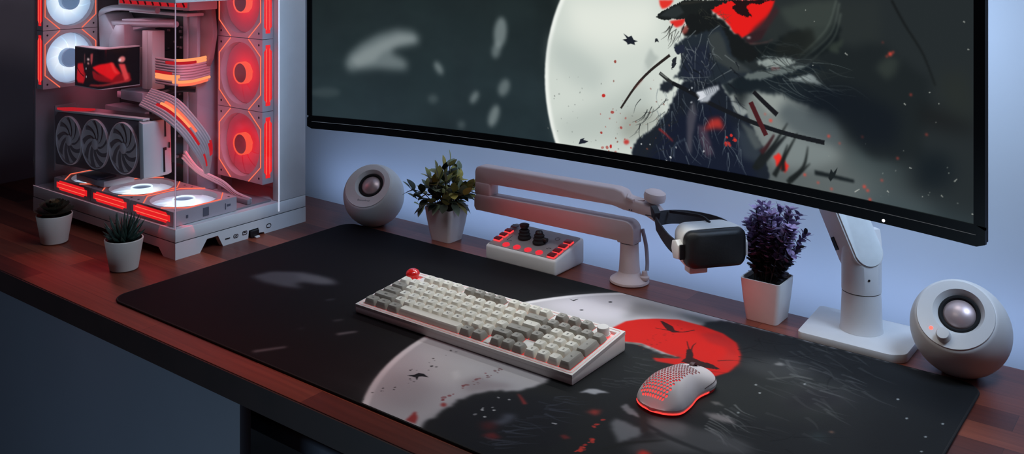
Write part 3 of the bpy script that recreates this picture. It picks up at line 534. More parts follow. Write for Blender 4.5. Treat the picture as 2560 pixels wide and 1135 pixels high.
('p',(224,70,56),0.9,1.2,0,[(1039.9,90.4),(1039.8,90.0),(1039.6,89.6),(1039.4,89.3),(1039.0,89.1),(1038.6,89.0),(1038.2,89.0),(1037.9,89.1),(1037.6,89.3),(1037.4,89.6),(1037.4,90.0),(1037.4,90.4),(1037.6,90.7),(1037.9,91.1),(1038.2,91.3),(1038.6,91.4),(1039.0,91.4),(1039.4,91.3),(1039.6,91.1),(1039.8,90.7)]),
('p',(224,70,56),0.9,1.2,0,[(1005.3,57.1),(1005.3,56.7),(1005.1,56.3),(1004.8,56.0),(1004.4,55.7),(1004.0,55.6),(1003.6,55.6),(1003.3,55.7),(1003.0,55.9),(1002.8,56.3),(1002.7,56.6),(1002.8,57.0),(1003.0,57.4),(1003.3,57.7),(1003.6,58.0),(1004.0,58.1),(1004.4,58.1),(1004.8,58.0),(1005.1,57.8),(1005.3,57.5)]),
('p',(224,70,56),0.9,1.2,0,[(931.1,62.6),(931.1,62.3),(930.9,62.0),(930.7,61.8),(930.4,61.6),(930.1,61.5),(929.8,61.5),(929.5,61.6),(929.2,61.8),(929.1,62.0),(929.0,62.3),(929.1,62.6),(929.2,62.9),(929.5,63.2),(929.8,63.4),(930.1,63.5),(930.4,63.5),(930.7,63.4),(930.9,63.2),(931.1,62.9)]),
('p',(224,70,56),0.9,1.2,0,[(964.4,15.6),(964.3,15.0),(964.0,14.4),(963.5,13.9),(962.9,13.5),(962.3,13.3),(961.7,13.2),(961.1,13.4),(960.7,13.7),(960.4,14.2),(960.3,14.8),(960.4,15.4),(960.7,16.0),(961.1,16.5),(961.7,16.9),(962.3,17.1),(962.9,17.2),(963.5,17.0),(964.0,16.7),(964.3,16.2)]),
('p',(224,70,56),0.9,1.2,0,[(968.3,11.7),(968.2,11.2),(968.0,10.7),(967.6,10.3),(967.2,10.0),(966.6,9.8),(966.1,9.8),(965.6,9.9),(965.3,10.2),(965.0,10.6),(964.9,11.1),(965.0,11.6),(965.3,12.1),(965.6,12.5),(966.1,12.8),(966.6,13.0),(967.2,13.0),(967.6,12.9),(968.0,12.6),(968.2,12.2)]),
('p',(224,70,56),0.9,1.2,0,[(971.2,1.5),(971.1,0.9),(970.9,0.5),(970.5,0.0),(970.0,-0.3),(969.5,-0.5),(969.0,-0.5),(968.5,-0.4),(968.1,-0.1),(967.9,0.3),(967.8,0.8),(967.9,1.3),(968.1,1.8),(968.5,2.2),(969.0,2.5),(969.5,2.7),(970.0,2.7),(970.5,2.6),(970.9,2.3),(971.1,1.9)]),
('p',(224,70,56),0.9,1.2,0,[(985.9,27.3),(985.8,26.9),(985.6,26.5),(985.3,26.2),(985.0,26.0),(984.5,25.8),(984.1,25.8),(983.8,25.9),(983.5,26.1),(983.3,26.5),(983.2,26.8),(983.3,27.2),(983.5,27.6),(983.8,28.0),(984.1,28.2),(984.5,28.4),(985.0,28.4),(985.3,28.3),(985.6,28.0),(985.8,27.7)]),
('p',(224,70,56),0.9,1.2,0,[(902.8,8.8),(902.7,8.4),(902.5,8.0),(902.2,7.6),(901.8,7.4),(901.4,7.2),(900.9,7.2),(900.5,7.3),(900.2,7.5),(900.0,7.9),(899.9,8.3),(900.0,8.7),(900.2,9.1),(900.5,9.5),(900.9,9.7),(901.4,9.9),(901.8,9.9),(902.2,9.8),(902.5,9.6),(902.7,9.2)]),
('p',(224,70,56),0.9,1.2,0,[(921.0,4.4),(920.9,4.0),(920.7,3.6),(920.4,3.2),(920.0,2.9),(919.6,2.8),(919.2,2.8),(918.8,2.9),(918.4,3.1),(918.2,3.4),(918.2,3.8),(918.2,4.3),(918.4,4.7),(918.8,5.0),(919.2,5.3),(919.6,5.4),(920.0,5.5),(920.4,5.4),(920.7,5.1),(920.9,4.8)]),
('p',(224,70,56),0.9,1.2,0,[(885.0,15.5),(884.9,15.0),(884.6,14.5),(884.2,14.0),(883.7,13.7),(883.1,13.5),(882.6,13.5),(882.0,13.6),(881.6,13.9),(881.4,14.4),(881.3,14.9),(881.4,15.4),(881.6,15.9),(882.0,16.4),(882.6,16.7),(883.1,16.9),(883.7,16.9),(884.2,16.8),(884.6,16.5),(884.9,16.0)]),
('p',(224,70,56),0.9,1.2,0,[(837.3,77.8),(837.2,77.2),(836.9,76.6),(836.4,76.0),(835.7,75.6),(835.0,75.4),(834.3,75.4),(833.7,75.7),(833.1,76.1),(832.8,76.6),(832.7,77.2),(832.8,77.9),(833.1,78.5),(833.7,79.1),(834.3,79.4),(835.0,79.6),(835.7,79.6),(836.4,79.4),(836.9,79.0),(837.2,78.5)]),
('p',(224,70,56),0.9,1.2,0,[(828.0,85.2),(828.0,84.9),(827.8,84.5),(827.5,84.3),(827.2,84.1),(826.9,84.0),(826.5,84.0),(826.2,84.1),(825.9,84.3),(825.7,84.6),(825.7,84.9),(825.7,85.2),(825.9,85.5),(826.2,85.8),(826.5,86.0),(826.9,86.1),(827.2,86.1),(827.5,86.0),(827.8,85.8),(828.0,85.5)]),
('p',(224,70,56),0.9,1.2,0,[(986.5,191.9),(986.5,191.6),(986.3,191.4),(986.2,191.2),(985.9,191.1),(985.7,191.0),(985.4,191.0),(985.2,191.1),(985.0,191.3),(984.9,191.5),(984.8,191.8),(984.9,192.0),(985.0,192.2),(985.2,192.4),(985.4,192.6),(985.7,192.6),(985.9,192.6),(986.2,192.5),(986.3,192.3),(986.5,192.1)]),
('s',(176,180,172),0.8,0.5,1.6,0.8,[(1080.7,223.2),(1081.7,222.6),(1082.7,221.9)]),
('s',(176,180,172),0.8,0.5,1.6,0.8,[(1085.5,192.4),(1086.5,192.1),(1087.4,191.9)]),
('s',(176,180,172),0.8,0.5,1.6,0.8,[(895.5,211.2),(896.1,211.2),(896.8,211.2)]),
('s',(176,180,172),0.8,0.5,1.6,0.8,[(883.8,224.8),(884.4,224.8),(885.0,224.8)]),
('s',(176,180,172),0.8,0.5,1.6,0.8,[(1011.6,122.6),(1012.8,121.7),(1014.1,120.9)]),
('s',(176,180,172),0.8,0.5,1.6,0.8,[(1041.4,139.0),(1042.3,139.1),(1043.2,139.2)]),
('s',(176,180,172),0.8,0.5,1.6,0.8,[(1052.5,127.5),(1053.3,127.6),(1054.1,127.7)]),
('s',(176,180,172),0.8,0.5,1.6,0.8,[(1049.0,105.7),(1049.7,105.8),(1050.3,105.9)]),
('s',(176,180,172),0.8,0.5,1.6,0.8,[(990.9,16.1),(992.1,15.2),(993.3,14.3)]),
('s',(176,180,172),0.8,0.5,1.6,0.8,[(1018.1,48.6),(1019.6,48.3),(1021.1,48.1)]),
('s',(176,180,172),0.8,0.5,1.6,0.8,[(949.8,6.3),(953.0,8.7),(956.3,11.1)]),
('s',(176,180,172),0.8,0.5,1.6,0.8,[(1055.6,24.1),(1056.7,23.2),(1057.8,22.4)]),
('s',(176,180,172),0.8,0.5,1.6,0.8,[(1070.5,42.3),(1072.1,44.2),(1073.7,46.1)]),
('s',(176,180,172),0.8,0.5,1.6,0.8,[(1033.3,17.6),(1033.8,17.7),(1034.4,17.8)]),
('s',(176,180,172),0.8,0.5,1.6,0.8,[(1090.0,10.7),(1091.0,10.6),(1091.9,10.4)]),
('s',(176,180,172),0.8,0.5,1.6,0.8,[(893.4,155.4),(894.3,155.5),(895.2,155.6)]),
('s',(176,180,172),0.8,0.5,1.6,0.8,[(937.2,174.9),(939.0,173.7),(940.8,172.4)]),
('s',(14,16,16),0.8,1,2.5,1.5,[(996.3,242.9),(1012.8,214.6),(1034.4,182.3),(1048.9,147.6)]),
('p',(58,66,60),0.6,5,2,[(975.2,160.7),(990.7,175.6),(1007.3,171.9),(999.1,155.1),(990.7,147.5)]),
('p',(66,76,66),0.55,3,2,[(912.0,179.7),(933.1,192.6),(934.5,187.2),(925.6,172.5)]),
('p',(16,22,30),0.75,14,3,[(902.9,133.6),(950.7,133.4),(1007.3,110.9),(1001.8,67.6),(956.5,65.6),(939.0,85.0),(868.7,109.6)]),
('p',(20,20,20),0.6,14,2,[(1029.0,121.8),(1050.2,122.1),(1093.4,110.7),(1093.4,98.2),(1034.4,99.1)]),
('p',(14,22,28),0.7,14,2,[(1026.3,61.3),(1050.2,73.3),(1070.8,64.2),(1063.2,34.8),(1029.0,25.3)]),
('p',(44,48,40),0.4,14,2,[(1050.2,158.1),(1081.0,169.0),(1093.4,143.0),(1091.0,112.8),(1060.6,123.5)]),
('d',(150,158,150),0.5,30,(904.0,-42.9,1077.0,68.0),0.4,1.2,47),
]
MAT_OPS = [
('p',(92,90,94),0.75,9,0,[(93.0,195.0),(101.6,231.1),(146.2,261.4),(206.5,268.0),(234.2,255.1),(211.7,237.3),(182.4,227.9),(176.1,218.3),(204.1,208.8),(169.7,195.0),(127.5,189.3)]),
('p',(104,102,104),0.4,7,0,[(141.8,248.1),(181.4,264.8),(222.7,259.8),(206.3,242.2),(167.1,234.5)]),
('s',(104,102,106),0.8,4,9,6,[(375.4,119.7),(382.8,132.5),(390.4,143.7)]),
('s',(104,102,106),0.75,4,9,6,[(328.9,11.2),(340.9,30.4),(352.2,49.1)]),
('s',(104,102,106),0.4,4,9,6,[(336.4,150.1),(340.6,157.1),(343.0,162.8)]),
('s',(104,102,106),0.3,4,9,6,[(267.7,198.6),(271.8,203.9),(274.1,209.9)]),
('s',(104,102,106),0.25,4,9,6,[(318.1,99.1),(320.1,102.5),(322.6,106.2)]),
('p',(214,212,214),1,0.8,0,[(1227.0,220.2),(1226.4,241.6),(1224.5,263.1),(1221.5,284.3),(1217.2,305.4),(1211.8,326.2),(1205.1,346.6),(1197.3,366.6),(1188.4,386.2),(1178.4,405.2),(1167.3,423.6),(1155.1,441.3),(1142.0,458.3),(1128.0,474.5),(1113.0,490.0),(1097.2,504.5),(1080.5,518.1),(1063.1,530.7),(1045.1,542.3),(1026.4,552.9),(1007.1,562.4),(987.3,570.7),(967.1,578.0),(946.4,584.0),(925.5,588.9),(904.3,592.5),(883.0,595.0),(861.5,596.2),(840.1,596.2),(818.6,595.0),(797.3,592.5),(776.1,588.9),(755.2,584.0),(734.5,578.0),(714.3,570.7),(694.5,562.4),(675.2,552.9),(656.5,542.3),(638.5,530.7),(621.1,518.1),(604.4,504.5),(588.6,490.0),(573.6,474.5),(559.6,458.3),(546.4,441.3),(534.3,423.6),(523.2,405.2),(513.2,386.2),(504.3,366.6),(496.5,346.6),(489.8,326.2),(484.4,305.4),(480.1,284.3),(477.1,263.1),(475.2,241.6),(474.6,220.2),(475.2,198.7),(477.1,177.3),(480.1,156.0),(484.4,135.0),(489.8,114.2),(496.5,93.8),(504.3,73.7),(513.2,54.2),(523.2,35.2),(534.3,16.8),(546.4,-1.0),(559.6,-18.0),(573.6,-34.2),(588.6,-49.6),(604.4,-64.1),(621.1,-77.7),(638.5,-90.4),(656.5,-102.0),(675.2,-112.5),(694.5,-122.0),(714.3,-130.4),(734.5,-137.6),(755.2,-143.7),(776.1,-148.5),(797.3,-152.2),(818.6,-154.6),(840.1,-155.9),(861.5,-155.9),(883.0,-154.6),(904.3,-152.2),(925.5,-148.5),(946.4,-143.7),(967.1,-137.6),(987.3,-130.4),(1007.1,-122.0),(1026.4,-112.5),(1045.1,-102.0),(1063.1,-90.4),(1080.5,-77.7),(1097.2,-64.1),(1113.0,-49.6),(1128.0,-34.2),(1142.0,-18.0),(1155.1,-1.0),(1167.3,16.8),(1178.4,35.2),(1188.4,54.2),(1197.3,73.7),(1205.1,93.8),(1211.8,114.2),(1217.2,135.0),(1221.5,156.0),(1224.5,177.3),(1226.4,198.7)]),
('p',(178,176,180),1,2.2,0,[(1218.0,220.2),(1217.4,241.1),(1215.6,262.0),(1212.6,282.8),(1208.5,303.3),(1203.1,323.6),(1196.6,343.6),(1189.0,363.1),(1180.3,382.2),(1170.5,400.7),(1159.7,418.7),(1147.9,436.0),(1135.1,452.6),(1121.3,468.5),(1106.7,483.5),(1091.3,497.7),(1075.0,511.0),(1058.1,523.3),(1040.4,534.6),(1022.2,544.9),(1003.3,554.2),(984.0,562.4),(964.3,569.4),(944.1,575.3),(923.7,580.1),(903.1,583.6),(882.2,586.0),(861.3,587.2),(840.3,587.2),(819.4,586.0),(798.5,583.6),(777.9,580.1),(757.5,575.3),(737.3,569.4),(717.6,562.4),(698.3,554.2),(679.4,544.9),(661.2,534.6),(643.5,523.3),(626.6,511.0),(610.3,497.7),(594.9,483.5),(580.3,468.5),(566.5,452.6),(553.7,436.0),(541.9,418.7),(531.1,400.7),(521.3,382.2),(512.6,363.1),(505.0,343.6),(498.5,323.6),(493.1,303.3),(489.0,282.8),(486.0,262.0),(484.2,241.1),(483.6,220.2),(484.2,199.2),(486.0,178.3),(489.0,157.6),(493.1,137.0),(498.5,116.7),(505.0,96.8),(512.6,77.2),(521.3,58.2),(531.1,39.6),(541.9,21.7),(553.7,4.3),(566.5,-12.3),(580.3,-28.1),(594.9,-43.2),(610.3,-57.3),(626.6,-70.6),(643.5,-82.9),(661.2,-94.3),(679.4,-104.6),(698.3,-113.8),(717.6,-122.0),(737.3,-129.1),(757.5,-135.0),(777.9,-139.7),(798.5,-143.3),(819.4,-145.7),(840.3,-146.9),(861.3,-146.9),(882.2,-145.7),(903.1,-143.3),(923.7,-139.7),(944.1,-135.0),(964.3,-129.1),(984.0,-122.0),(1003.3,-113.8),(1022.2,-104.6),(1040.4,-94.3),(1058.1,-82.9),(1075.0,-70.6),(1091.3,-57.3),(1106.7,-43.2),(1121.3,-28.1),(1135.1,-12.3),(1147.9,4.3),(1159.7,21.7),(1170.5,39.6),(1180.3,58.2),(1189.0,77.2),(1196.6,96.8),(1203.1,116.7),(1208.5,137.0),(1212.6,157.6),(1215.6,178.3),(1217.4,199.2)]),
('p',(150,146,150),0.7,20,0,[(532.8,29.3),(510.5,94.6),(586.7,87.7),(615.0,33.9),(582.5,8.3)]),
('p',(196,196,196),0.6,16,0,[(495.9,156.2),(599.9,165.1),(620.9,114.7),(582.5,92.5)]),
('p',(206,202,210),0.7,18,0,[(538.3,391.5),(560.2,446.4),(591.8,484.2),(647.3,477.6),(664.0,412.4),(623.1,380.2)]),
('p',(130,128,130),0.85,12,3,[(638.6,487.2),(688.0,489.5),(740.4,487.9),(804.5,495.7),(809.9,455.7),(727.5,462.6),(674.8,440.0),(664.0,412.4)]),
('p',(84,86,88),0.9,10,3,[(707.8,489.2),(804.5,495.7),(871.6,487.3),(911.5,438.3),(838.9,428.4),(789.9,460.9),(749.6,468.8)]),
('p',(32,34,36),1,4,4,[(638.7,3.3),(633.8,15.7),(636.9,28.7),(634.0,42.0),(633.7,54.0),(631.6,74.9),(633.9,94.8),(648.6,120.8),(674.6,141.4),(684.5,161.2),(686.2,230.4),(703.0,344.1),(721.4,355.4),(766.1,339.0),(833.1,317.4),(844.1,377.5),(819.9,413.4),(789.3,436.0),(757.5,446.0),(760.4,477.4),(773.0,498.5),(807.2,503.3),(942.1,503.3),(1124.1,508.3),(1193.7,-62.1),(798.6,-94.3),(643.7,-6.3)]),
('p',(26,28,34),0.9,14,3,[(643.6,14.1),(640.3,90.7),(690.9,143.7),(738.8,149.5),(786.3,60.8),(733.3,-11.6)]),
('p',(42,45,44),0.7,18,4,[(712.1,328.3),(780.0,334.5),(845.8,313.3),(884.1,372.0),(974.8,401.3),(999.8,295.3),(892.3,233.9),(790.9,229.2)]),
('p',(24,26,28),0.85,20,4,[(944.3,464.2),(1112.5,476.5),(1110.2,296.0),(1042.4,242.4),(1021.3,372.4)]),
('p',(68,70,70),0.55,14,4,[(847.0,385.0),(893.9,433.1),(935.4,422.5),(941.0,395.9),(905.7,363.0),(870.6,366.1)]),
('p',(62,64,64),0.5,16,5,[(921.6,322.2),(935.3,371.4),(982.1,388.9),(998.4,364.2),(974.5,309.7),(943.1,302.6)]),
('p',(34,34,38),0.8,14,3,[(936.6,320.0),(946.3,365.5),(972.4,376.4),(994.5,365.8),(989.6,339.3),(964.3,314.8),(948.3,289.0)]),
('s',(110,112,108),0.55,1.5,2,3,[(900.1,358.6),(915.2,376.6),(928.5,390.1),(943.8,393.1)]),
('p',(116,116,116),0.85,2,2,[(889.1,400.8),(890.6,416.7),(897.8,415.3),(900.5,408.2)]),
('p',(60,78,80),0.45,6,2,[(988.8,254.6),(994.2,266.8),(1003.8,266.5),(1004.2,251.2),(1000.3,244.2)]),
('p',(150,110,90),0.8,2,0,[(1007.1,278.4),(1007.3,277.5),(1007.3,276.6),(1007.1,275.7),(1006.7,274.9),(1006.2,274.4),(1005.6,274.1),(1005.0,274.1),(1004.4,274.3),(1003.9,274.9),(1003.6,275.6),(1003.4,276.5),(1003.4,277.5),(1003.6,278.4),(1004.0,279.1),(1004.5,279.7),(1005.1,280.0),(1005.7,280.0),(1006.2,279.7),(1006.7,279.2)]),
('p',(150,156,156),0.9,0.5,0,[(895.2,335.8),(895.4,335.0),(895.5,334.3),(895.4,333.6),(895.2,333.0),(894.8,332.6),(894.4,332.4),(893.9,332.4),(893.5,332.7),(893.0,333.2),(892.7,333.8),(892.4,334.6),(892.4,335.4),(892.4,336.1),(892.6,336.7),(893.0,337.1),(893.4,337.3),(893.9,337.2),(894.4,336.9),(894.8,336.5)]),
('p',(150,156,156),0.9,0.5,0,[(907.3,317.9),(907.5,317.2),(907.6,316.5),(907.5,315.8),(907.3,315.2),(907.0,314.8),(906.6,314.6),(906.1,314.6),(905.6,314.9),(905.2,315.4),(904.9,316.0),(904.7,316.7),(904.6,317.5),(904.7,318.2),(904.9,318.8),(905.2,319.2),(905.6,319.4),(906.1,319.3),(906.6,319.0),(907.0,318.6)]),
('p',(150,156,156),0.9,0.5,0,[(906.7,255.3),(906.9,254.6),(907.0,254.0),(906.9,253.3),(906.7,252.8),(906.4,252.4),(906.0,252.2),(905.5,252.2),(905.1,252.5),(904.7,252.9),(904.4,253.5),(904.1,254.1),(904.1,254.8),(904.1,255.5),(904.3,256.0),(904.7,256.4),(905.1,256.6),(905.5,256.5),(906.0,256.3),(906.4,255.9)]),
('p',(150,156,156),0.9,0.5,0,[(1043.2,404.7),(1043.4,403.9),(1043.4,403.1),(1043.3,402.4),(1043.0,401.8),(1042.7,401.4),(1042.3,401.2),(1041.8,401.3),(1041.4,401.6),(1041.1,402.1),(1040.8,402.8),(1040.7,403.6),(1040.7,404.4),(1040.8,405.1),(1041.1,405.7),(1041.4,406.1),(1041.8,406.3),(1042.3,406.2),(1042.7,405.9),(1043.0,405.4)]),
('p',(150,156,156),0.9,0.5,0,[(1064.1,362.4),(1064.2,361.7),(1064.2,360.9),(1064.0,360.3),(1063.8,359.7),(1063.5,359.3),(1063.1,359.1),(1062.7,359.2),(1062.3,359.5),(1062.0,359.9),(1061.8,360.6),(1061.6,361.3),(1061.7,362.0),(1061.8,362.7),(1062.0,363.2),(1062.4,363.6),(1062.7,363.8),(1063.1,363.8),(1063.5,363.5),(1063.8,363.0)]),
('p',(150,156,156),0.9,0.5,0,[(1099.4,374.4),(1099.5,373.7),(1099.5,372.9),(1099.4,372.3),(1099.1,371.7),(1098.8,371.3),(1098.4,371.2),(1098.0,371.2),(1097.7,371.5),(1097.4,372.0),(1097.2,372.6),(1097.1,373.3),(1097.1,374.0),(1097.2,374.7),(1097.5,375.3),(1097.8,375.6),(1098.2,375.8),(1098.6,375.8),(1098.9,375.5),(1099.2,375.0)]),
('p',(150,156,156),0.9,0.5,0,[(1091.4,331.7),(1091.4,331.0),(1091.4,330.3),(1091.3,329.7),(1091.0,329.1),(1090.7,328.8),(1090.4,328.6),(1090.0,328.6),(1089.6,328.9),(1089.3,329.3),(1089.1,329.9),(1089.0,330.6),(1089.1,331.3),(1089.2,331.9),(1089.4,332.4),(1089.8,332.8),(1090.1,333.0),(1090.5,332.9),(1090.9,332.7),(1091.1,332.2)]),
('p',(150,156,156),0.9,0.5,0,[(1095.8,296.2),(1095.8,295.6),(1095.8,294.9),(1095.7,294.3),(1095.4,293.8),(1095.1,293.4),(1094.8,293.3),(1094.4,293.3),(1094.1,293.5),(1093.8,293.9),(1093.6,294.5),(1093.5,295.1),(1093.5,295.8),(1093.7,296.4),(1093.9,296.9),(1094.2,297.2),(1094.6,297.4),(1094.9,297.4),(1095.3,297.1),(1095.6,296.7)]),
('p',(150,156,156),0.9,0.5,0,[(941.8,375.1),(942.0,374.3),(942.1,373.5),(942.0,372.8),(941.8,372.2),(941.4,371.8),(941.0,371.6),(940.5,371.7),(940.1,372.0),(939.7,372.5),(939.4,373.1),(939.2,373.9),(939.1,374.7),(939.2,375.5),(939.4,376.1),(939.8,376.5),(940.2,376.7),(940.6,376.6),(941.1,376.3),(941.5,375.8)]),
('p',(196,32,26),1,1,0,[(665.0,365.8),(665.9,386.3),(668.4,410.3),(680.7,429.4),(697.8,445.7),(726.0,463.2),(762.9,462.9),(796.9,455.9),(824.0,438.0),(844.2,405.4),(852.5,379.6),(853.0,346.0),(842.5,320.5),(822.7,316.3),(790.7,324.8),(765.3,318.3),(756.8,325.5),(785.9,346.9),(766.0,348.4),(723.1,356.7),(703.0,347.5),(689.6,340.3)]),
('p',(150,34,34),0.55,5,2,[(771.2,435.8),(789.9,455.0),(825.5,435.2),(842.3,403.0),(835.1,393.3),(816.6,415.5),(792.1,417.3)]),
('p',(178,44,38),0.6,5,2,[(827.7,403.6),(844.6,400.9),(853.8,372.9),(849.8,347.2),(831.5,363.1)]),
('d',(140,30,26),0.7,36,(723.5,340.5,744.5,453.8),0.7,1.8,51),
('p',(52,22,22),1,0.6,0,[(706.1,442.1),(710.5,443.1),(718.6,440.1),(730.0,435.1),(738.5,424.4),(749.1,423.7),(740.4,416.0),(729.6,418.7),(720.3,427.4)]),
('s',(60,22,22),0.9,0.5,1.5,2.5,[(713.2,414.9),(722.7,416.5),(738.0,420.8),(750.9,426.5),(760.1,442.8)]),
('p',(50,26,26),1,0.6,1,[(780.9,374.9),(782.1,380.0),(786.8,379.6),(799.7,357.5),(811.1,354.7),(826.6,355.3),(841.2,347.9),(836.6,344.2),(824.9,340.7),(817.3,332.8),(807.1,336.1),(791.9,337.6),(791.3,350.8)]),
('s',(54,22,22),0.9,0.4,1.2,2.2,[(768.8,401.1),(776.6,388.1),(783.9,377.3)]),
('s',(54,22,22),0.9,0.4,1.2,2.2,[(780.9,404.2),(781.8,392.2),(786.1,379.0)]),
('p',(50,42,36),0.95,2,2,[(748.3,332.9),(767.2,345.8),(787.0,347.5),(774.4,337.5),(758.9,327.2)]),
('s',(150,148,140),0.8,1,4,2,[(703.9,344.8),(724.0,350.7),(747.9,346.8)]),
('p',(22,24,30),1,0.4,0,[(538.2,87.0),(544.2,93.7),(545.1,101.1),(551.4,103.3),(563.2,99.8),(555.4,96.7),(552.1,93.3),(557.1,84.6),(550.1,89.4)]),
('p',(44,44,46),1,0.6,0,[(556.6,432.9),(563.6,432.1),(568.1,442.0),(567.2,428.8)]),
('p',(60,60,64),1,0.6,0,[(597.9,408.4),(598.2,407.6),(598.2,406.8),(598.0,405.9),(597.5,405.1),(596.9,404.4),(596.1,404.0),(595.2,403.8),(594.4,403.8),(593.7,404.1),(593.2,404.7),(592.9,405.4),(592.9,406.3),(593.1,407.2),(593.5,408.0),(594.2,408.7),(595.0,409.1),(595.8,409.3),(596.6,409.3),(597.3,409.0)]),
('p',(60,60,64),1,0.6,0,[(615.2,462.5),(615.6,461.6),(615.6,460.7),(615.4,459.7),(615.0,458.8),(614.3,458.1),(613.5,457.7),(612.6,457.5),(611.8,457.6),(611.0,458.1),(610.5,458.8),(610.1,459.6),(610.0,460.6),(610.2,461.6),(610.7,462.5),(611.3,463.2),(612.1,463.6),(613.0,463.8),(613.9,463.7),(614.6,463.2)]),
('d',(60,58,60),0.85,26,(530.3,5.7,556.8,184.7),0.6,1.9,52),
('d',(120,40,44),0.9,12,(611.6,61.7,616.6,160.8),1.0,3.0,53),
('d',(90,50,52),0.8,14,(617.4,119.2,625.2,174.9),0.7,2.0,54),
('p',(150,44,44),0.9,2,1,[(614.6,1.9),(608.2,25.0),(621.6,14.3),(628.5,2.5)]),
('p',(206,206,206),0.7,3,1,[(576.2,128.8),(579.8,139.6),(592.7,126.2),(595.0,112.6)]),
('p',(140,130,134),0.6,8,2,[(603.4,115.4),(608.9,139.0),(635.4,140.7),(653.8,147.7),(664.3,144.8),(647.8,124.4),(634.6,106.7),(625.9,96.3)]),
('p',(150,52,52),0.9,1,0,[(627.2,58.8),(628.0,57.5),(628.5,56.2),(628.7,54.9),(628.4,53.8),(627.7,53.0),(626.8,52.6),(625.6,52.5),(624.3,52.9),(623.1,53.6),(622.0,54.7),(621.1,55.9),(620.6,57.3),(620.4,58.6),(620.7,59.7),(621.4,60.5),(622.3,60.9),(623.5,61.0),(624.8,60.6),(626.0,59.8)]),
('h',(74,80,94),0.4,36,(706.4,8.4,733.4,157.8),32,14,20,44,3.6,61),
('h',(100,104,108),0.26,24,(734.0,211.2,768.7,356.8),24,18,20,46,3.4,62),
('h',(92,96,96),0.28,34,(881.5,327.7,982.7,541.9),-16,16,24,60,5.5,68),
('h',(140,142,140),0.5,18,(882.7,191.4,898.3,288.0),-28,8,18,46,3.2,69),
('h',(18,20,22),0.6,40,(820.2,87.6,993.6,503.1),10,40,20,70,3,70),
('h',(96,98,98),0.3,34,(887.3,161.9,1013.6,431.9),-10,16,24,60,6,63),
('p',(92,96,110),0.7,5,3,[(696.2,57.2),(694.2,84.7),(705.7,90.5),(711.2,72.3),(705.0,57.9)]),
('p',(178,180,186),0.9,1,1.5,[(734.2,181.8),(735.9,194.0),(738.9,199.3),(749.5,204.8),(762.3,204.0),(754.0,197.4),(751.0,189.6),(742.6,188.3)]),
('p',(126,126,130),0.9,2,2,[(790.8,181.0),(791.8,192.0),(813.4,182.1),(822.1,172.7),(806.7,173.5)]),
('p',(120,122,126),0.85,4,3,[(805.0,136.8),(799.5,154.8),(811.6,154.7),(831.6,151.7),(841.6,141.1),(835.7,124.6),(831.0,109.0)]),
('p',(112,106,108),0.8,7,4,[(828.3,180.8),(861.6,194.2),(876.1,186.7),(880.9,166.1),(860.8,153.3),(841.5,156.3)]),
('p',(78,78,80),0.7,9,4,[(840.3,116.4),(861.9,151.2),(885.1,157.6),(900.9,135.9),(851.4,96.9)]),
('s',(34,34,38),0.95,1.5,7,6,[(802.0,166.5),(827.5,164.1),(858.6,157.6),(891.1,150.7)]),
('s',(30,32,32),0.9,1.5,8,4,[(824.0,86.2),(840.3,116.4),(869.0,147.8)]),
('p',(40,36,36),0.95,1,1,[(813.1,185.2),(822.9,183.0),(842.7,154.2),(840.4,143.2)]),
('p',(134,128,128),0.85,3,2,[(873.5,230.0),(886.8,236.1),(900.0,238.0),(914.6,228.5),(901.7,222.4),(885.9,222.6)]),
('p',(112,110,108),0.8,2,2,[(868.8,259.6),(875.5,264.9),(886.0,259.7),(877.9,255.5)]),
('p',(96,96,98),0.6,8,4,[(851.6,162.3),(871.4,186.1),(912.4,202.3),(942.4,194.7),(957.8,180.7),(909.7,142.6),(871.1,138.4)]),
('s',(40,42,44),0.9,2,8,6,[(852.0,154.6),(879.4,152.6),(919.3,150.2)]),
('p',(168,58,52),0.85,4,2,[(766.5,145.1),(769.3,157.3),(777.7,160.6),(779.8,152.3),(777.9,145.8)]),
('d',(210,60,50),0.95,16,(802.5,63.3,807.1,100.8),1.2,3.4,64),
('d',(190,56,48),0.9,8,(789.9,120.4,792.7,143.5),1,2.4,65),
('s',(170,52,50),0.8,1.5,2,5,[(677.6,133.5),(687.2,126.9),(699.6,117.5)]),
('p',(110,34,36),0.6,6,2,[(684.9,51.5),(695.1,62.7),(709.0,48.6),(697.4,39.5)]),
('p',(130,40,42),0.7,3,2,[(702.9,28.6),(709.0,42.5),(723.8,39.1),(718.3,30.4)]),
('p',(206,48,42),1,3,1,[(856.8,103.7),(858.2,113.2),(867.8,112.4),(872.2,101.9),(863.1,94.7)]),
('p',(140,44,44),0.7,2,1,[(771.4,82.7),(774.8,88.4),(784.1,85.3),(779.7,78.8)]),
('d',(206,208,210),0.95,9,(660.5,50.9,680.9,116.4),1,2.2,66),
('s',(200,200,204),0.9,0.5,2,2,[(748.9,100.7),(752.1,100.9),(754.7,101.9)]),
]
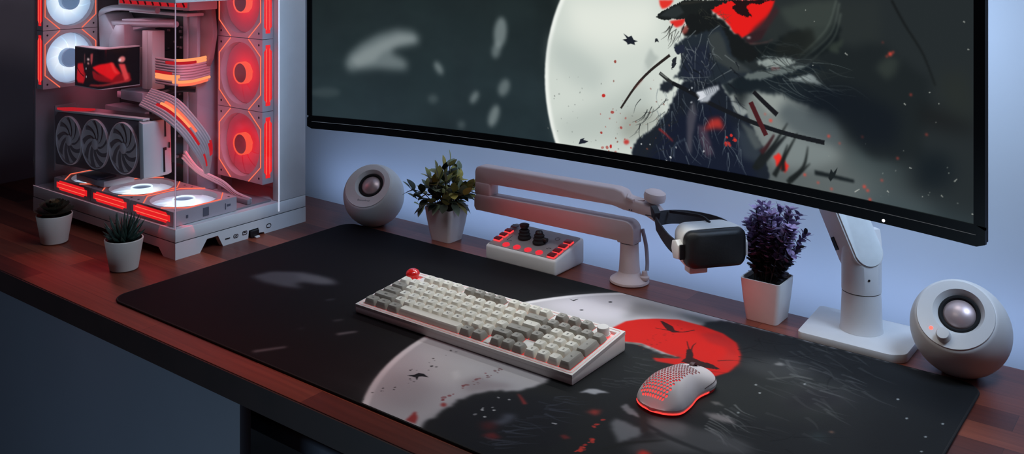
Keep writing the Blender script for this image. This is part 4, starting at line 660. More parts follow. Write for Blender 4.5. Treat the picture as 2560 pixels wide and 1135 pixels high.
DISPLAY_OPS = [
('p',(190,24,32),1,1.5,1,[(6,12),(10,44),(30,46),(38,20),(32,6),(12,6)]),
('p',(150,18,26),0.9,2,1,[(34,8),(30,30),(60,20),(120,8),(155,10),(150,26),(100,24),(70,34),(46,30)]),
('p',(232,20,28),1,1.2,0,[(64,40),(90,48),(112,50),(120,40),(132,26),(120,22),(112,15),(100,22),(84,32)]),
('p',(250,60,60),0.8,1.2,0,[(108,50),(116,48),(120,34),(128,26),(118,28),(112,38)]),
('p',(26,8,12),1,1.5,1,[(38,10),(46,56),(62,56),(64,34),(70,14)]),
('p',(180,70,74),0.9,0.8,0,[(58,66),(68,68),(66,52),(62,44),(58,52)]),
('p',(150,80,84),0.8,0.8,0,[(35,64),(38,66),(38,46),(35,46)]),
('e',(250,210,210),1,0.8,50,55,5,2,0),
('e',(240,170,170),1,0.8,50,47,4,1.6,0),
('p',(226,66,70),1,1,0,[(126,46),(140,44),(150,14),(140,10)]),
('e',(230,120,120),1,1.2,134,54,7,6,0),
('e',(255,220,220),1,0.8,129,53,3,3,0),
('p',(196,50,54),0.9,1,0,[(52,3),(150,8),(152,12),(60,6)]),
('s',(40,6,10),1,0.6,2,2,[(8,36),(20,26),(34,20)]),
('e',(200,200,206),0.8,0.6,42,36,1.6,2.4,0),
('e',(200,200,206),0.8,0.6,43,20,1.4,2.6,0),
]
CARD_HI = [(-1.6276, 1.05, 0.2686), (-1.5733, 1.065, 0.2554), (-1.5381, 1.08, 0.224), (-1.5096, 1.095, 0.184), (-1.5172, 1.105, 0.1514), (-1.5384, 1.115, 0.1125)]
CARD_LO = [(-1.6257, 1.025, 0.2431), (-1.5618, 1.03, 0.227), (-1.5275, 1.045, 0.2008), (-1.5167, 1.065, 0.168), (-1.5191, 1.085, 0.1396), (-1.543, 1.112, 0.1108)]
# ================================================================== SETTING
bm = new(); add_box(bm, -2.4, 1.2, 1.52, 1.56, -0.75, 1.7); tag(obj('wall_back', bm, M_WALL), kind='structure')
bm = new(); add_box(bm, -2.26, -2.215, -0.6, 1.52, -0.75, 1.7); tag(obj('wall_left', bm, M_WALL_L), kind='structure')
bm = new(); add_box(bm, -2.4, 1.2, -0.6, 1.56, -0.78, -0.75); tag(obj('floor', bm, M_FLOOR), kind='structure')

# ================================================================== DESK
DX0, DX1, DY0, DY1 = -2.212, 0.45, 0.768, 1.403
desk = thing('desk', 'long walnut butcher-block desk top with a dark front edge, carrying everything', 'desk', (-0.88, 1.08, -0.75))
D0 = desk.location
def W(bmx, name, mat, parent, **k):
    """link a bmesh given in world metres under a thing (whose own origin may be elsewhere)"""
    o = parent
    off = Vector(parent.location)
    p = parent.parent
    while p is not None: off += Vector(p.location); p = p.parent
    bmesh.ops.translate(bmx, vec=-off, verts=bmx.verts)
    return obj(name, bmx, mat, parent, **k)
bm = new(); add_box(bm, DX0, DX1, DY0, DY1, -0.035, 0.0, 0.0015, 2); W(bm, 'desktop', M_WOOD, desk)
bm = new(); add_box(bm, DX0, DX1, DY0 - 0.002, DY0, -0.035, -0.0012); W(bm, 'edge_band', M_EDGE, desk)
bm = new(); add_prism(bm, round_rect(0.888, 0.912, -0.158, -0.133, 0.006), 'x', -2.19, 0.42); W(bm, 'crossbeam', M_STEEL, desk)
bm = new(); add_box(bm, 0.36, 0.42, 0.82, 1.36, -0.75, -0.035, 0.004); W(bm, 'leg', M_STEEL, desk)
bm = new(); add_box(bm, -2.19, 0.42, 0.93, 0.94, -0.133, -0.0352); W(bm, 'apron', M_BLACK, desk)

under_panel = thing('desk_panel', 'slate grey upright panel under the left end of the walnut desk', 'desk panel', (-1.6, 0.785, -0.75))
bm = new(); add_box(bm, -2.205, -0.9965, 0.7695, 0.7875, -0.7498, -0.0358, 0.001); W(bm, 'front_panel', M_PANEL, under_panel)  # thin upright panel, not a deep pedestal
bm = new(); add_box(bm, -2.20, -1.02, 0.7876, 0.815, -0.065, -0.0358, 0.001); W(bm, 'mounting_rail', M_STEEL, under_panel)

# ================================================================== PICTURE PAINTING (printed mat, monitor picture)
class Canvas:
    """a small painter working in millimetres on a flat (or unrolled) surface"""
    def __init__(s, w, h, base, res=1.0):
        s.res = res; s.W = int(round(w / res)) + 1; s.H = int(round(h / res)) + 1
        s.img = np.empty((s.H, s.W, 3)); s.img[:] = np.array(base) / 255.0
        s.rng = np.random.RandomState(3)
    def noise(s, cx, cy, oct=4, seed=0):
        rng = np.random.RandomState(seed); out = np.zeros((s.H, s.W)); amp = 1.0; tot = 0
        for o in range(oct):
            nx = max(2, int(s.W * s.res / cx * 2 ** o)); ny = max(2, int(s.H * s.res / cy * 2 ** o))
            g = rng.rand(ny + 2, nx + 2)
            x = np.linspace(0, nx, s.W); y = np.linspace(0, ny, s.H)
            xi = x.astype(int); yi = y.astype(int); fx = x - xi; fy = y - yi
            fx = fx * fx * (3 - 2 * fx); fy = fy * fy * (3 - 2 * fy)
            a = g[yi][:, xi]; b = g[yi][:, xi + 1]; c = g[yi + 1][:, xi]; d = g[yi + 1][:, xi + 1]
            out += amp * ((a * (1 - fx) + b * fx) * (1 - fy)[:, None] + (c * (1 - fx) + d * fx) * fy[:, None])
            tot += amp; amp *= 0.55
        return out / tot
    def _blur(s, m, r):
        if r < 0.7 * s.res: return m
        k = max(1, int(round(r / s.res / 1.7)))
        ker = np.ones(2 * k + 1) / (2 * k + 1)
        h0, w0 = m.shape
        m = np.pad(m, 2 * k + 1, mode='edge')
        for _ in range(3):
            m = np.apply_along_axis(lambda v: np.convolve(v, ker, 'same'), 0, m)
            m = np.apply_along_axis(lambda v: np.convolve(v, ker, 'same'), 1, m)
        q = 2 * k + 1
        return m[q:q + h0, q:q + w0]
    def _box(s, pts, pad):
        p = np.array(pts, float)
        x0 = max(0, int((p[:, 0].min() - pad) / s.res)); x1 = min(s.W, int((p[:, 0].max() + pad) / s.res) + 2)
        y0 = max(0, int((p[:, 1].min() - pad) / s.res)); y1 = min(s.H, int((p[:, 1].max() + pad) / s.res) + 2)
        return x0, x1, y0, y1
    def put(s, m, box, col, a):
        x0, x1, y0, y1 = box
        m = np.clip(m, 0, 1)[..., None] * a
        s.img[y0:y1, x0:x1] = s.img[y0:y1, x0:x1] * (1 - m) + np.array(col) / 255.0 * m
    def polymask(s, pts, blur=0.0, rag=0.0, seed=1):
        if rag:
            rng = random.Random(seed); q = []
            n = len(pts)
            for i in range(n):
                (xa, ya), (xb, yb) = pts[i], pts[(i + 1) % n]
                L = math.hypot(xb - xa, yb - ya); k = max(1, int(L / (rag * 0.9)))
                for j in range(k):
                    t = j / k
                    e = rng.gauss(0, 1) * rag * 0.5
                    q.append((xa + (xb - xa) * t - (yb - ya) / max(L, 1e-6) * e, ya + (yb - ya) * t + (xb - xa) / max(L, 1e-6) * e))
            pts = q
        box = s._box(pts, blur * 3 + 2)
        x0, x1, y0, y1 = box
        if x1 <= x0 or y1 <= y0: return None, None
        ss = 2
        X = (np.arange((x1 - x0) * ss) + 0.5) / ss + x0 - 0.5; Y = (np.arange((y1 - y0) * ss) + 0.5) / ss + y0 - 0.5
        X = X * s.res; Y = Y * s.res
        ins = np.zeros((len(Y), len(X)), bool)
        n = len(pts)
        for i in range(n):
            (xa, ya), (xb, yb) = pts[i], pts[(i + 1) % n]
            if ya == yb: continue
            c = (Y > min(ya, yb)) & (Y <= max(ya, yb))
            if not c.any(): continue
            xs = xa + (Y[c] - ya) * (xb - xa) / (yb - ya)
            ins[c] ^= X[None, :] < xs[:, None]
        m = ins.reshape(y1 - y0, ss, x1 - x0, ss).mean(axis=(1, 3))
        if blur: m = s._blur(m, blur)
        return m, box
    def poly(s, col, a, blur, rag, pts, seed=1):
        m, box = s.polymask(pts, blur, rag, seed)
        if m is not None: s.put(m, box, col, a)
    def ell(s, col, a, blur, cx, cy, rx, ry, rot=0.0):
        c, q = math.cos(R(rot)), math.sin(R(rot))
        s.poly(col, a, blur, 0, [(cx + rx * math.cos(t) * c - ry * math.sin(t) * q, cy + rx * math.cos(t) * q + ry * math.sin(t) * c)
                                 for t in [2 * PI * i / 28 for i in range(28)]])
    def stroke(s, col, a, blur, w0, w1, pts):
        P = [(p.x, p.y) for p in smooth_path([(x, y, 0) for x, y in pts], 5)]
        n = len(P); Lp = []; Rp = []
        for i in range(n):
            xa, ya = P[max(i - 1, 0)]; xb, yb = P[min(i + 1, n - 1)]
            L = math.hypot(xb - xa, yb - ya) or 1
            w = (w0 + (w1 - w0) * i / max(1, n - 1)) / 2
            Lp.append((P[i][0] - (yb - ya) / L * w, P[i][1] + (xb - xa) / L * w))
            Rp.append((P[i][0] + (yb - ya) / L * w, P[i][1] - (xb - xa) / L * w))
        s.poly(col, a, blur, 0, Lp + Rp[::-1])
    def hairs(s, col, a, n, region, ang, spread, l0, l1, w, seed):
        """short tapering brush strokes scattered over a rectangle"""
        rng = random.Random(seed); x0, y0, x1, y1 = region
        for _ in range(n):
            x = rng.uniform(x0, x1); y = rng.uniform(y0, y1); t = R(ang + rng.gauss(0, spread)); l = rng.uniform(l0, l1)
            b = rng.uniform(-0.15, 0.15) * l
            s.stroke(col, a * rng.uniform(0.4, 1), 0.4, w, 0.3, [(x, y), (x + l / 2 * math.cos(t) - b * math.sin(t), y + l / 2 * math.sin(t) + b * math.cos(t)), (x + l * math.cos(t), y + l * math.sin(t))])
    def dots(s, col, a, n, region, r0, r1, seed):
        rng = random.Random(seed); x0, y0, x1, y1 = region
        for _ in range(n):
            r = rng.uniform(r0, r1)
            s.ell(col, a * rng.uniform(0.5, 1), 0.3, rng.uniform(x0, x1), rng.uniform(y0, y1), r * rng.uniform(0.7, 1.6), r, rng.uniform(0, 180))
    def run(s, ops):
        for o in ops:
            k = o[0]
            if k == 'p': s.poly(o[1], o[2], o[3], o[4], o[5], seed=int(abs(o[5][0][0]) * 7) % 999)
            elif k == 'e': s.ell(*o[1:])
            elif k == 's': s.stroke(*o[1:])
            elif k == 'h': s.hairs(*o[1:])
            elif k == 'd': s.dots(*o[1:])
    def linear(s):
        c = np.clip(s.img, 0, 1)
        return np.where(c <= 0.04045, c / 12.92, ((c + 0.055) / 1.055) ** 2.4)

def picture_mesh(name, canvas, fn, mat, parent, loc=None, flip=False, gain=1.0):
    """grid mesh whose vertices carry the painted colours; fn maps canvas mm arrays to xyz arrays"""
    H, Wd = canvas.H, canvas.W
    X, Y = np.meshgrid(np.arange(Wd) * canvas.res, np.arange(H) * canvas.res)
    co = np.stack(fn(X, Y), axis=-1).reshape(-1, 3).astype(np.float32)
    idx = np.arange(H * Wd).reshape(H, Wd)
    q = np.stack([idx[:-1, :-1], idx[:-1, 1:], idx[1:, 1:], idx[1:, :-1]], axis=-1).reshape(-1, 4)
    if flip: q = q[:, ::-1]
    me = bpy.data.meshes.new(name)
    me.vertices.add(len(co)); me.vertices.foreach_set('co', co.ravel())
    nf = len(q)
    me.loops.add(nf * 4); me.loops.foreach_set('vertex_index', q.ravel().astype(np.int32))
    me.polygons.add(nf); me.polygons.foreach_set('loop_start', (np.arange(nf) * 4).astype(np.int32))
    me.update(calc_edges=True)
    me.polygons.foreach_set('use_smooth', [True] * nf)
    at = me.color_attributes.new('picture', 'FLOAT_COLOR', 'POINT')
    lin = canvas.linear().reshape(-1, 3) * gain
    at.data.foreach_set('color', np.concatenate([lin, np.ones((len(lin), 1))], axis=1).astype(np.float32).ravel())
    me.materials.append(mat)
    o = bpy.data.objects.new(name, me); COL.objects.link(o)
    if parent: o.parent = parent
    if loc: o.location = loc
    return o
# ================================================================== COMPUTER
PX0, PX1, PY0, PY1, PZT = -1.9355, -1.4418, 0.977, 1.2725, 0.462
pc = thing('computer', 'white glass-sided desktop computer with red and white lit fans on the desk', 'computer', ((PX0 + PX1) / 2, (PY0 + PY1) / 2, 0))
PCL = Vector(pc.location)

# base: two skirts with cut-outs, deck above a shadow seam
bm = new()
add_prism(bm, [(PY0, 0), (1.0273, 0), (1.0424, 0.0215), (1.0655, 0.0215), (1.0765, 0), (1.1325, 0), (1.1345, 0.0145), (1.1560, 0.0150), (1.1580, 0.005), (1.1690, 0.0040), (1.171, 0.0), (PY1, 0), (PY1, 0.0285), (PY0, 0.0285)], 'x', PX1 - 0.012, PX1)
add_prism(bm, [(PX1 - 0.0121, 0), (PX1 - 0.036, 0), (PX1 - 0.05, 0.0135), (PX0 + 0.06, 0.0135), (PX0 + 0.046, 0), (PX0, 0), (PX0, 0.0285), (PX1 - 0.0121, 0.0285)], 'y', PY0, PY0 + 0.012)
add_box(bm, PX0, PX0 + 0.012, PY0 + 0.0121, PY1, 0.0, 0.0285)
add_box(bm, PX0 + 0.0121, PX1 - 0.0121, PY0 + 0.0121, PY1, 0.016, 0.0285)
base = W(bm, 'case_base', M_WHITE, pc)
bm = new(); add_box(bm, PX0 + 0.001, PX1 - 0.001, PY0 + 0.001, PY1 - 0.001, 0.0285, 0.0297); W(bm, 'seam', M_SEAM, base)
bm = new(); add_box(bm, PX0, PX1, PY0, PY1, 0.0297, 0.0522, 0.0012); W(bm, 'deck', M_WHITE, pc)
# ports on the right-hand skirt
def port(kind, y, z, hy, hz):
    b = new()
    M = Matrix.Translation((PX1 + 0.0002, y, z)) @ Matrix(((0, 0, 1, 0), (1, 0, 0, 0), (0, 1, 0, 0), (0, 0, 0, 1)))
    out = round_rect(-hy, hy, -hz, hz, min(hz, hy) * (0.95 if kind != 'a' else 0.45), 5)
    inn = [(x * (1 - 0.0011 / hy), yy * (1 - 0.0011 / hz)) for x, yy in out]
    n = len(out)
    for i in range(n):
        j = (i + 1) % n
        add_poly(b, [(*out[i], 0.0006), (*out[j], 0.0006), (*inn[j], 0.0006), (*inn[i], 0.0006)], 0, M)
        add_poly(b, [(*out[i], 0), (*out[j], 0), (*out[j], 0.0006), (*out[i], 0.0006)], 0, M)
    add_poly(b, [(*p, 0.0001) for p in inn], 1 if kind != 'slot' else 0, M)
    if kind in 'ac':
        t = [(x * 0.55, yy * 0.28 + (hz * 0.2 if kind == 'a' else 0)) for x, yy in out]
        add_poly(b, [(*p, 0.0004) for p in t], 0, M)
    return W(b, 'power_button' if kind == 'b' else 'port', [M_BLACK, M_WHITE], base)
port('slot', 1.0862, 0.0116, 0.0055, 0.0009)
port('c', 1.1045, 0.0118, 0.0055, 0.0034)
port('a', 1.1245, 0.0127, 0.0052, 0.0034)
port('b', 1.1804, 0.0132, 0.0056, 0.0040)

# top, rear plate, back tray, front white column
bm = new(); add_box(bm, PX0, PX1, PY0, PY1, PZT - 0.018, PZT, 0.002); W(bm, 'top_panel', M_WHITE, pc)
bm = new(); add_box(bm, PX0, PX0 + 0.004, PY0 + 0.003, PY1, 0.0522, PZT - 0.018); W(bm, 'rear_panel', M_GREYIN, pc)
bm = new()
add_box(bm, PX0 + 0.004, -1.612, 1.212, 1.216, 0.0522, PZT - 0.018)
add_box(bm, -1.612, -1.60, 1.19, 1.216, 0.0522, PZT - 0.018)
W(bm, 'motherboard_tray', M_GREYIN, pc)
bm = new(); add_box(bm, PX1 - 0.02, PX1, 1.2065, PY1, 0.0526, PZT - 0.0182, 0.0015); 
add_box(bm, PX0, PX1 - 0.0201, PY1 - 0.004, PY1, 0.0526, PZT - 0.0182)
col_ = W(bm, 'front_column', M_WHITE, pc)
bm = new(); add_box(bm, PX1 - 0.0005, PX1 + 0.0012, 1.2035, 1.2064, 0.0345, PZT - 0.02, 0.0005); W(bm, 'edge_highlight', mk('edge highlight', srgb(235, 240, 248), 0.15, 0.0, emis=srgb(225, 232, 250), estr=0.45), col_)  # highlight along the bevel, put in as a faintly glowing strip

# ---- glass
bm = new(); add_box(bm, PX0 + 0.0005, PX1 - 0.0002, PY0, PY0 + 0.0035, 0.0524, PZT - 0.0182); W(bm, 'side_glass', M_GLASS, pc)
bm = new(); add_box(bm, PX1 - 0.0035, PX1, PY0 + 0.0037, 1.2034, 0.0524, PZT - 0.0182); W(bm, 'front_glass', M_GLASS, pc)
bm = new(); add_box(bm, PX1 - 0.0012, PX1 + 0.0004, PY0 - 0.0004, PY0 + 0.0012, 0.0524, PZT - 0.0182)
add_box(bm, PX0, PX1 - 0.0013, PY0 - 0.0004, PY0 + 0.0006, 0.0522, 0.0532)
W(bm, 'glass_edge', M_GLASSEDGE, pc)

# ---- fans
def make_fan(name_label, size, thick, M, blades, hubm, capm, side_dirs, outline, side_mat, frame_mat, hub_r=0.155, depth=0.55):
    h = size / 2
    b = new(); n = 64
    def sq(a, hh):
        c, s = math.cos(a), math.sin(a); k = hh / max(abs(c), abs(s)); return (c * k, s * k)
    ri = h * 0.88
    A = [2 * PI * i / n for i in range(n)]
    of = [b.verts.new((*sq(a, h - 0.0006), 0)) for a in A]; ob = [b.verts.new((*sq(a, h - 0.0006), -thick)) for a in A]
    inf = [b.verts.new((ri * math.cos(a), ri * math.sin(a), 0)) for a in A]; inb = [b.verts.new((ri * math.cos(a), ri * math.sin(a), -thick)) for a in A]
    for i in range(n):
        j = (i + 1) % n
        b.faces.new([inf[i], of[i], of[j], inf[j]]); b.faces.new([of[i], ob[i], ob[j], of[j]])
        b.faces.new([inb[j], ob[j], ob[i], inb[i]]); b.faces.new([inf[j], inb[j], inb[i], inf[i]])
    bmesh.ops.recalc_face_normals(b, faces=b.faces[:])
    # screw holes
    for sx in (-1, 1):
        for sy in (-1, 1):
            add_lathe(b, [(0.0001, 0.0003), (h * 0.035, 0.0003)], 10, Matrix.Translation((sx * h * 0.84, sy * h * 0.84, 0)), 1, cap=False)
    f = obj('case_fan', b, [frame_mat, M_GPUDARK], pc, label=name_label)
    f.matrix_local = Matrix.Translation(-PCL) @ M
    # rotor
    b = new(); rh = size * hub_r
    NB = 9
    for k in range(NB):
        a0 = 2 * PI * k / NB
        rows = []
        for q in range(7):
            r = rh * 0.9 + (ri * 0.985 - rh * 0.9) * q / 6
            sw = 0.55 * (q / 6)
            w = 2 * PI / NB * 1.02
            rows.append([b.verts.new((r * math.cos(a0 + sw + w * e), r * math.sin(a0 + sw + w * e), -thick * (depth - 0.05 * (e - 0.5)))) for e in (0, 0.33, 0.66, 1)])
        for q in range(6):
            for e in range(3):
                b.faces.new([rows[q][e], rows[q + 1][e], rows[q + 1][e + 1], rows[q][e + 1]])
    add_lathe(b, [(rh * 0.9, -thick * (depth + 0.09)), (ri * 0.985, -thick * (depth + 0.09))], 48, cap=False)
    obj('rotor', b, blades, f)
    b = new(); add_lathe(b, [(rh, -thick * 0.6), (rh, -0.0003), (rh * 0.94, 0.0006), (rh * 0.88, -0.0004), (rh * 0.86, -0.0025)], 48, cap=False)
    obj('hub_ring', b, hubm, f)
    b = new(); add_lathe(b, [(rh * 0.87, -0.0018), (rh * 0.5, -0.0014), (0.0, -0.0012)], 40, cap=False)
    obj('hub_cap', b, capm, f)
    if outline:
        for s in (-1, 1):
            b = new()
            pts = [(s * 0.2 * size, 0.487 * size, 0.0006), (s * 0.462 * size, 0.262 * size, 0.0006), (s * 0.462 * size, -0.262 * size, 0.0006), (s * 0.2 * size, -0.487 * size, 0.0006)]
            add_tube(b, pts, 0.0011, 6)
            obj('light_line', b, outline, f)
    for (dx, dy) in side_dirs:
        b = new()
        # light bar on an outer side of the frame: octagonal long window
        t = (-dy, dx)
        prof = [(-0.42, -0.22), (-0.36, -0.22), (-0.33, -0.36), (0.33, -0.36), (0.36, -0.22), (0.42, -0.22), (0.42, 0.22), (0.36, 0.22), (0.33, 0.36), (-0.33, 0.36), (-0.36, 0.22), (-0.42, 0.22)]
        o_ = h - 0.0002
        add_poly(b, [(dx * o_ + t[0] * p * size, dy * o_ + t[1] * p * size, -thick / 2 + q * thick) for p, q in prof])
        sb = obj('light_bar', b, side_mat, f, smooth=0)
        b = new()
        for qq in (-0.16, 0.16):
            add_tube(b, [(dx * (o_ + 0.0004) + t[0] * p * size, dy * (o_ + 0.0004) + t[1] * p * size, -thick / 2 + qq * thick) for p in (-0.37, 0.37)], 0.0006, 6)
        W_join(sb, b, outline)
    return f

def W_join(o, b, mat):
    """add the bright filament lines of a light bar to the bar's own mesh"""
    me = o.data
    t = bmesh.new(); t.from_mesh(me)
    for fc in b.faces: fc.material_index = 1
    merge(t, b, None, 1)
    t.to_mesh(me); t.free(); me.materials.append(mat)
    return o

RED_BL = radial_glow('red lit blades', 0.062, [(0.0, srgb(255, 40, 52)), (0.35, srgb(242, 26, 44)), (0.72, srgb(176, 34, 52)), (1.0, srgb(140, 52, 66))], 0.82, (0.25, 0.1, 0.12))
WHT_BL = radial_glow('white lit blades', 0.055, [(0.0, srgb(255, 255, 255)), (0.45, srgb(240, 250, 255)), (0.72, srgb(176, 204, 228)), (1.0, srgb(120, 140, 168))], 1.0, (0.5, 0.55, 0.6))
WHT_BL2 = radial_glow('pale lit blades', 0.062, [(0.0, srgb(255, 255, 255)), (0.46, srgb(250, 255, 255)), (0.66, srgb(186, 202, 220)), (1.0, srgb(138, 136, 152))], 0.95, (0.5, 0.52, 0.56))
M_FANF = mk('white fan frame', srgb(196, 178, 182), 0.45, vary=0.03)
M_CAPR = mk('red lit hub cap', srgb(90, 44, 52), 0.3, emis=srgb(120, 40, 52), estr=0.5)
M_CAPB = mk('blue grey hub cap', srgb(120, 146, 176), 0.3, emis=srgb(110, 140, 172), estr=0.55)
M_CAPB2 = mk('pale blue hub cap', srgb(130, 156, 186), 0.3, emis=srgb(120, 150, 185), estr=0.45)
G_HUBR = glow('hub glow orange', srgb(255, 86, 66), 1.15)

# three red side fans (facing the room), top first
for i in range(3):
    z = 0.156 + 0.1385 * (2 - i)
    Mx = Matrix.Translation((-1.528, 1.18, z)) @ Matrix(((1, 0, 0, 0), (0, 0, -1, 0), (0, 1, 0, 0), (0, 0, 0, 1)))
    make_fan(['red fan at the top of the right-hand column', 'red fan in the middle of the right-hand column', 'red fan at the bottom of the right-hand column'][i],
             0.1385, 0.026, Mx, RED_BL, G_HUBR, M_CAPR, [(1, 0)], G_OUT, G_RED, M_FANF)
# rear fans with pale discs
for i in range(3):
    z = 0.3095 + 0.1195 * (1 - i) if i < 2 else None
    if z is None: continue
    Mx = Matrix.Translation((-1.905, 1.041, z)) @ Matrix(((0, 0, 1, 0), (1, 0, 0, 0), (0, 1, 0, 0), (0, 0, 0, 1)))
    make_fan(['white lit rear fan, upper one', 'white lit rear fan, lower one behind the small display'][i],
             0.1195, 0.025, Mx, WHT_BL, mk('soft hub ring', srgb(150, 170, 196), 0.4, emis=srgb(120, 150, 185), estr=0.5), M_CAPB, [(-1, 0)], G_OUT, G_RED, M_FANF, 0.165)
# bottom fans lying flat
for i in range(3):
    x = -1.5235 - 0.1365 * i
    Mx = Matrix.Translation((x, 1.0505, 0.0788))
    make_fan(['white lit floor fan by the front glass', 'white lit floor fan, middle one', 'white lit floor fan under the far end of the card'][i],
             0.1355, 0.0255, Mx, WHT_BL2, G_WHITE, M_CAPB2, [(0, -1)], G_OUT, G_RED, M_FANF, 0.15, 0.36)
# small marks on the visible side of the first floor fan
XS = -1.5235 + 0.0677; M_PRINT = mk('grey print', srgb(104, 98, 110), 0.6)
for (y0, y1, z0, z1) in ((1.0085, 1.0125, 0.0635, 0.0685), (1.044, 1.056, 0.0585, 0.0735), (1.0915, 1.093, 0.0605, 0.0715), (1.0955, 1.1035, 0.0655, 0.069)):
    bm = new(); add_box(bm, XS - 0.0004, XS + 0.0005, y0, y1, z0, z1); W(bm, 'fan_marking', M_PRINT, pc)

# ---- motherboard and fittings
bm = new(); add_box(bm, -1.905, -1.665, 1.152, 1.2118, 0.10, 0.422); mb = W(bm, 'motherboard', M_DARKPCB, pc)
bm = new(); add_prism(bm, [(-1.8851, 0.400), (-1.8587, 0.400), (-1.8237, 0.3641), (-1.8267, 0.30), (-1.8773, 0.30)], 'y', 1.09, 1.1518, 0.002); W(bm, 'heatsink', M_HEATSINK, mb)
bm = new(); add_prism(bm, [(-1.8025, 0.3808), (-1.7701, 0.3825), (-1.7672, 0.30), (-1.8265, 0.30), (-1.8265, 0.3523)], 'y', 1.08, 1.1518, 0.002); W(bm, 'heatsink', M_HEATSINK, mb)
bm = new(); add_prism(bm, [(-1.8133, 0.3912), (-1.7446, 0.3946), (-1.6981, 0.393), (-1.7023, 0.3848), (-1.7418, 0.3762), (-1.7852, 0.3672), (-1.8089, 0.3807)], 'y', 1.10, 1.1518, 0.002); W(bm, 'heatsink', mk('bright heatsink', srgb(206, 208, 218), 0.4, vary=0.04), mb)
rng = random.Random(5); M_SOCK = mk('solder and sockets', srgb(150, 146, 150), 0.35, 0.4, vary=0.5, nscale=300)
for k in range(34):
    x = rng.uniform(-1.80, -1.672); z = rng.uniform(0.325, 0.385) if k < 24 else rng.uniform(0.11, 0.25); q = rng.uniform(0.0012, 0.0036)
    bm = new(); add_box(bm, x - q, x + q, 1.1485, 1.1518, z - q * 0.7, z + q * 0.7); W(bm, 'small_component', M_SOCK, mb)
for k in range(2):
    bm = new(); add_box(bm, -1.735 + k * 0.0185, -1.7175 + k * 0.0185, 1.0985, 1.127, 0.255, 0.372, 0.0012); mmod = W(bm, 'memory_module', M_WHITE, mb)
    bm = new(); add_box(bm, -1.733 + k * 0.0185, -1.7195 + k * 0.0185, 1.1272, 1.1518, 0.26, 0.33); W(bm, 'module_board', M_BLACK, mmod)
bm = new(); add_box(bm, -1.86, -1.76, 1.118, 1.1518, 0.222, 0.236, 0.002); W(bm, 'slot_cover', M_HEATSINK, mb)
bm = new(); add_box(bm, -1.89, -1.74, 1.108, 1.1518, 0.176, 0.205, 0.002); W(bm, 'slot_cover', M_HEATSINK, mb)
bm = new(); add_box(bm, -1.80, -1.72, 1.09, 1.1518, 0.228, 0.248, 0.002); W(bm, 'slot_cover', mk('bright slot cover', srgb(196, 198, 210), 0.4), mb)

# cable cover strips between the board and the red fans
bm = new(); add_box(bm, -1.6655, -1.651, 1.146, 1.2115, 0.0522, 0.43, 0.002); W(bm, 'cable_cover', M_HEATSINK, pc)
bm = new(); add_box(bm, -1.6495, -1.6215, 1.149, 1.2115, 0.0522, 0.43, 0.002); W(bm, 'cable_cover', M_HEATSINK, pc)
bm = new()
add_prism(bm, [(-1.6205, 0.425), (-1.585, 0.42), (-1.578, 0.37), (-1.590, 0.32), (-1.606, 0.295), (-1.6205, 0.29)], 'y', 1.155, 1.166, 0.002)
W(bm, 'cover_plate', mk('beige cover', srgb(150, 128, 128), 0.5), pc)

# radiator below the top with a red lit flank, bracket and hose
bm = new(); add_box(bm, -1.825, -1.578, 1.1, 1.165, 0.418, 0.443, 0.002)
rad = W(bm, 'radiator', M_WHITE, pc)
bm = new(); add_box(bm, -1.818, -1.584, 1.0985, 1.0998, 0.4235, 0.4425); W(bm, 'lit_grille', G_REDDIM, rad)
bm = new()
for k in range(9): add_tube(bm, [(-1.812 + k * 0.026, 1.0975, 0.4415), (-1.804 + k * 0.026, 1.0975, 0.433), (-1.812 + k * 0.026 + 0.014, 1.0975, 0.4245)], 0.0018, 6)
W(bm, 'fan_spoke', mk('dark red spokes', srgb(110, 20, 30), 0.5), rad)
bm = new(); add_tube(bm, smooth_path([(-1.66, 1.085, 0.416), (-1.79, 1.085, 0.4165), (-1.855, 1.088, 0.408), (-1.880, 1.095, 0.396), (-1.872, 1.10, 0.382), (-1.835, 1.10, 0.381), (-1.62, 1.10, 0.390)], 8), 0.0062, 10)
W(bm, 'coolant_hose', M_HEATSINK, pc)
bm = new(); add_box(bm, -1.80, -1.60, 1.11, 1.149, 0.405, 0.4105, 0.001); W(bm, 'bracket', M_WHITE, pc)

# processor cooler with its wrap-around display
cx0, cy0, rd = -1.742, 1.012, 0.012
def disp_path(n=40):
    """plan-view path: along the front to a rounded corner, then back along the side"""
    L1, L2, LA = 0.082, 0.074, rd * PI / 2
    tot = L1 + LA + L2; out = []
    for i in range(n + 1):
        s = tot * i / n
        if s < L1: out.append((cx0 - rd - L1 + s, cy0))
        elif s < L1 + LA:
            a = (s - L1) / rd; out.append((cx0 - rd + rd * math.sin(a), cy0 + rd - rd * math.cos(a)))
        else: out.append((cx0, cy0 + rd + s - L1 - LA))
    return out, tot
path, DTOT = disp_path(36)
bm = new()
poly = path + [(cx0 - 0.016, path[-1][1]), (cx0 - 0.016, cy0 + 0.03), (path[0][0], cy0 + 0.016)]
add_prism(bm, poly, 'z', 0.261, 0.341)
disp = W(bm, 'cooler_display', M_WHITE, pc)
bm = new(); add_prism(bm, round_rect(-1.81, -1.765, 1.055, 1.151, 0.012), 'z', 0.268, 0.334); W(bm, 'pump_housing', M_WHITE, pc)
dc = Canvas(DTOT * 1000 - 2, 76, (16, 10, 16), 1.0)
dc.run(DISPLAY_OPS)
pa = np.array(path); seglen = np.concatenate([[0], np.cumsum(np.hypot(*(pa[1:] - pa[:-1]).T))])
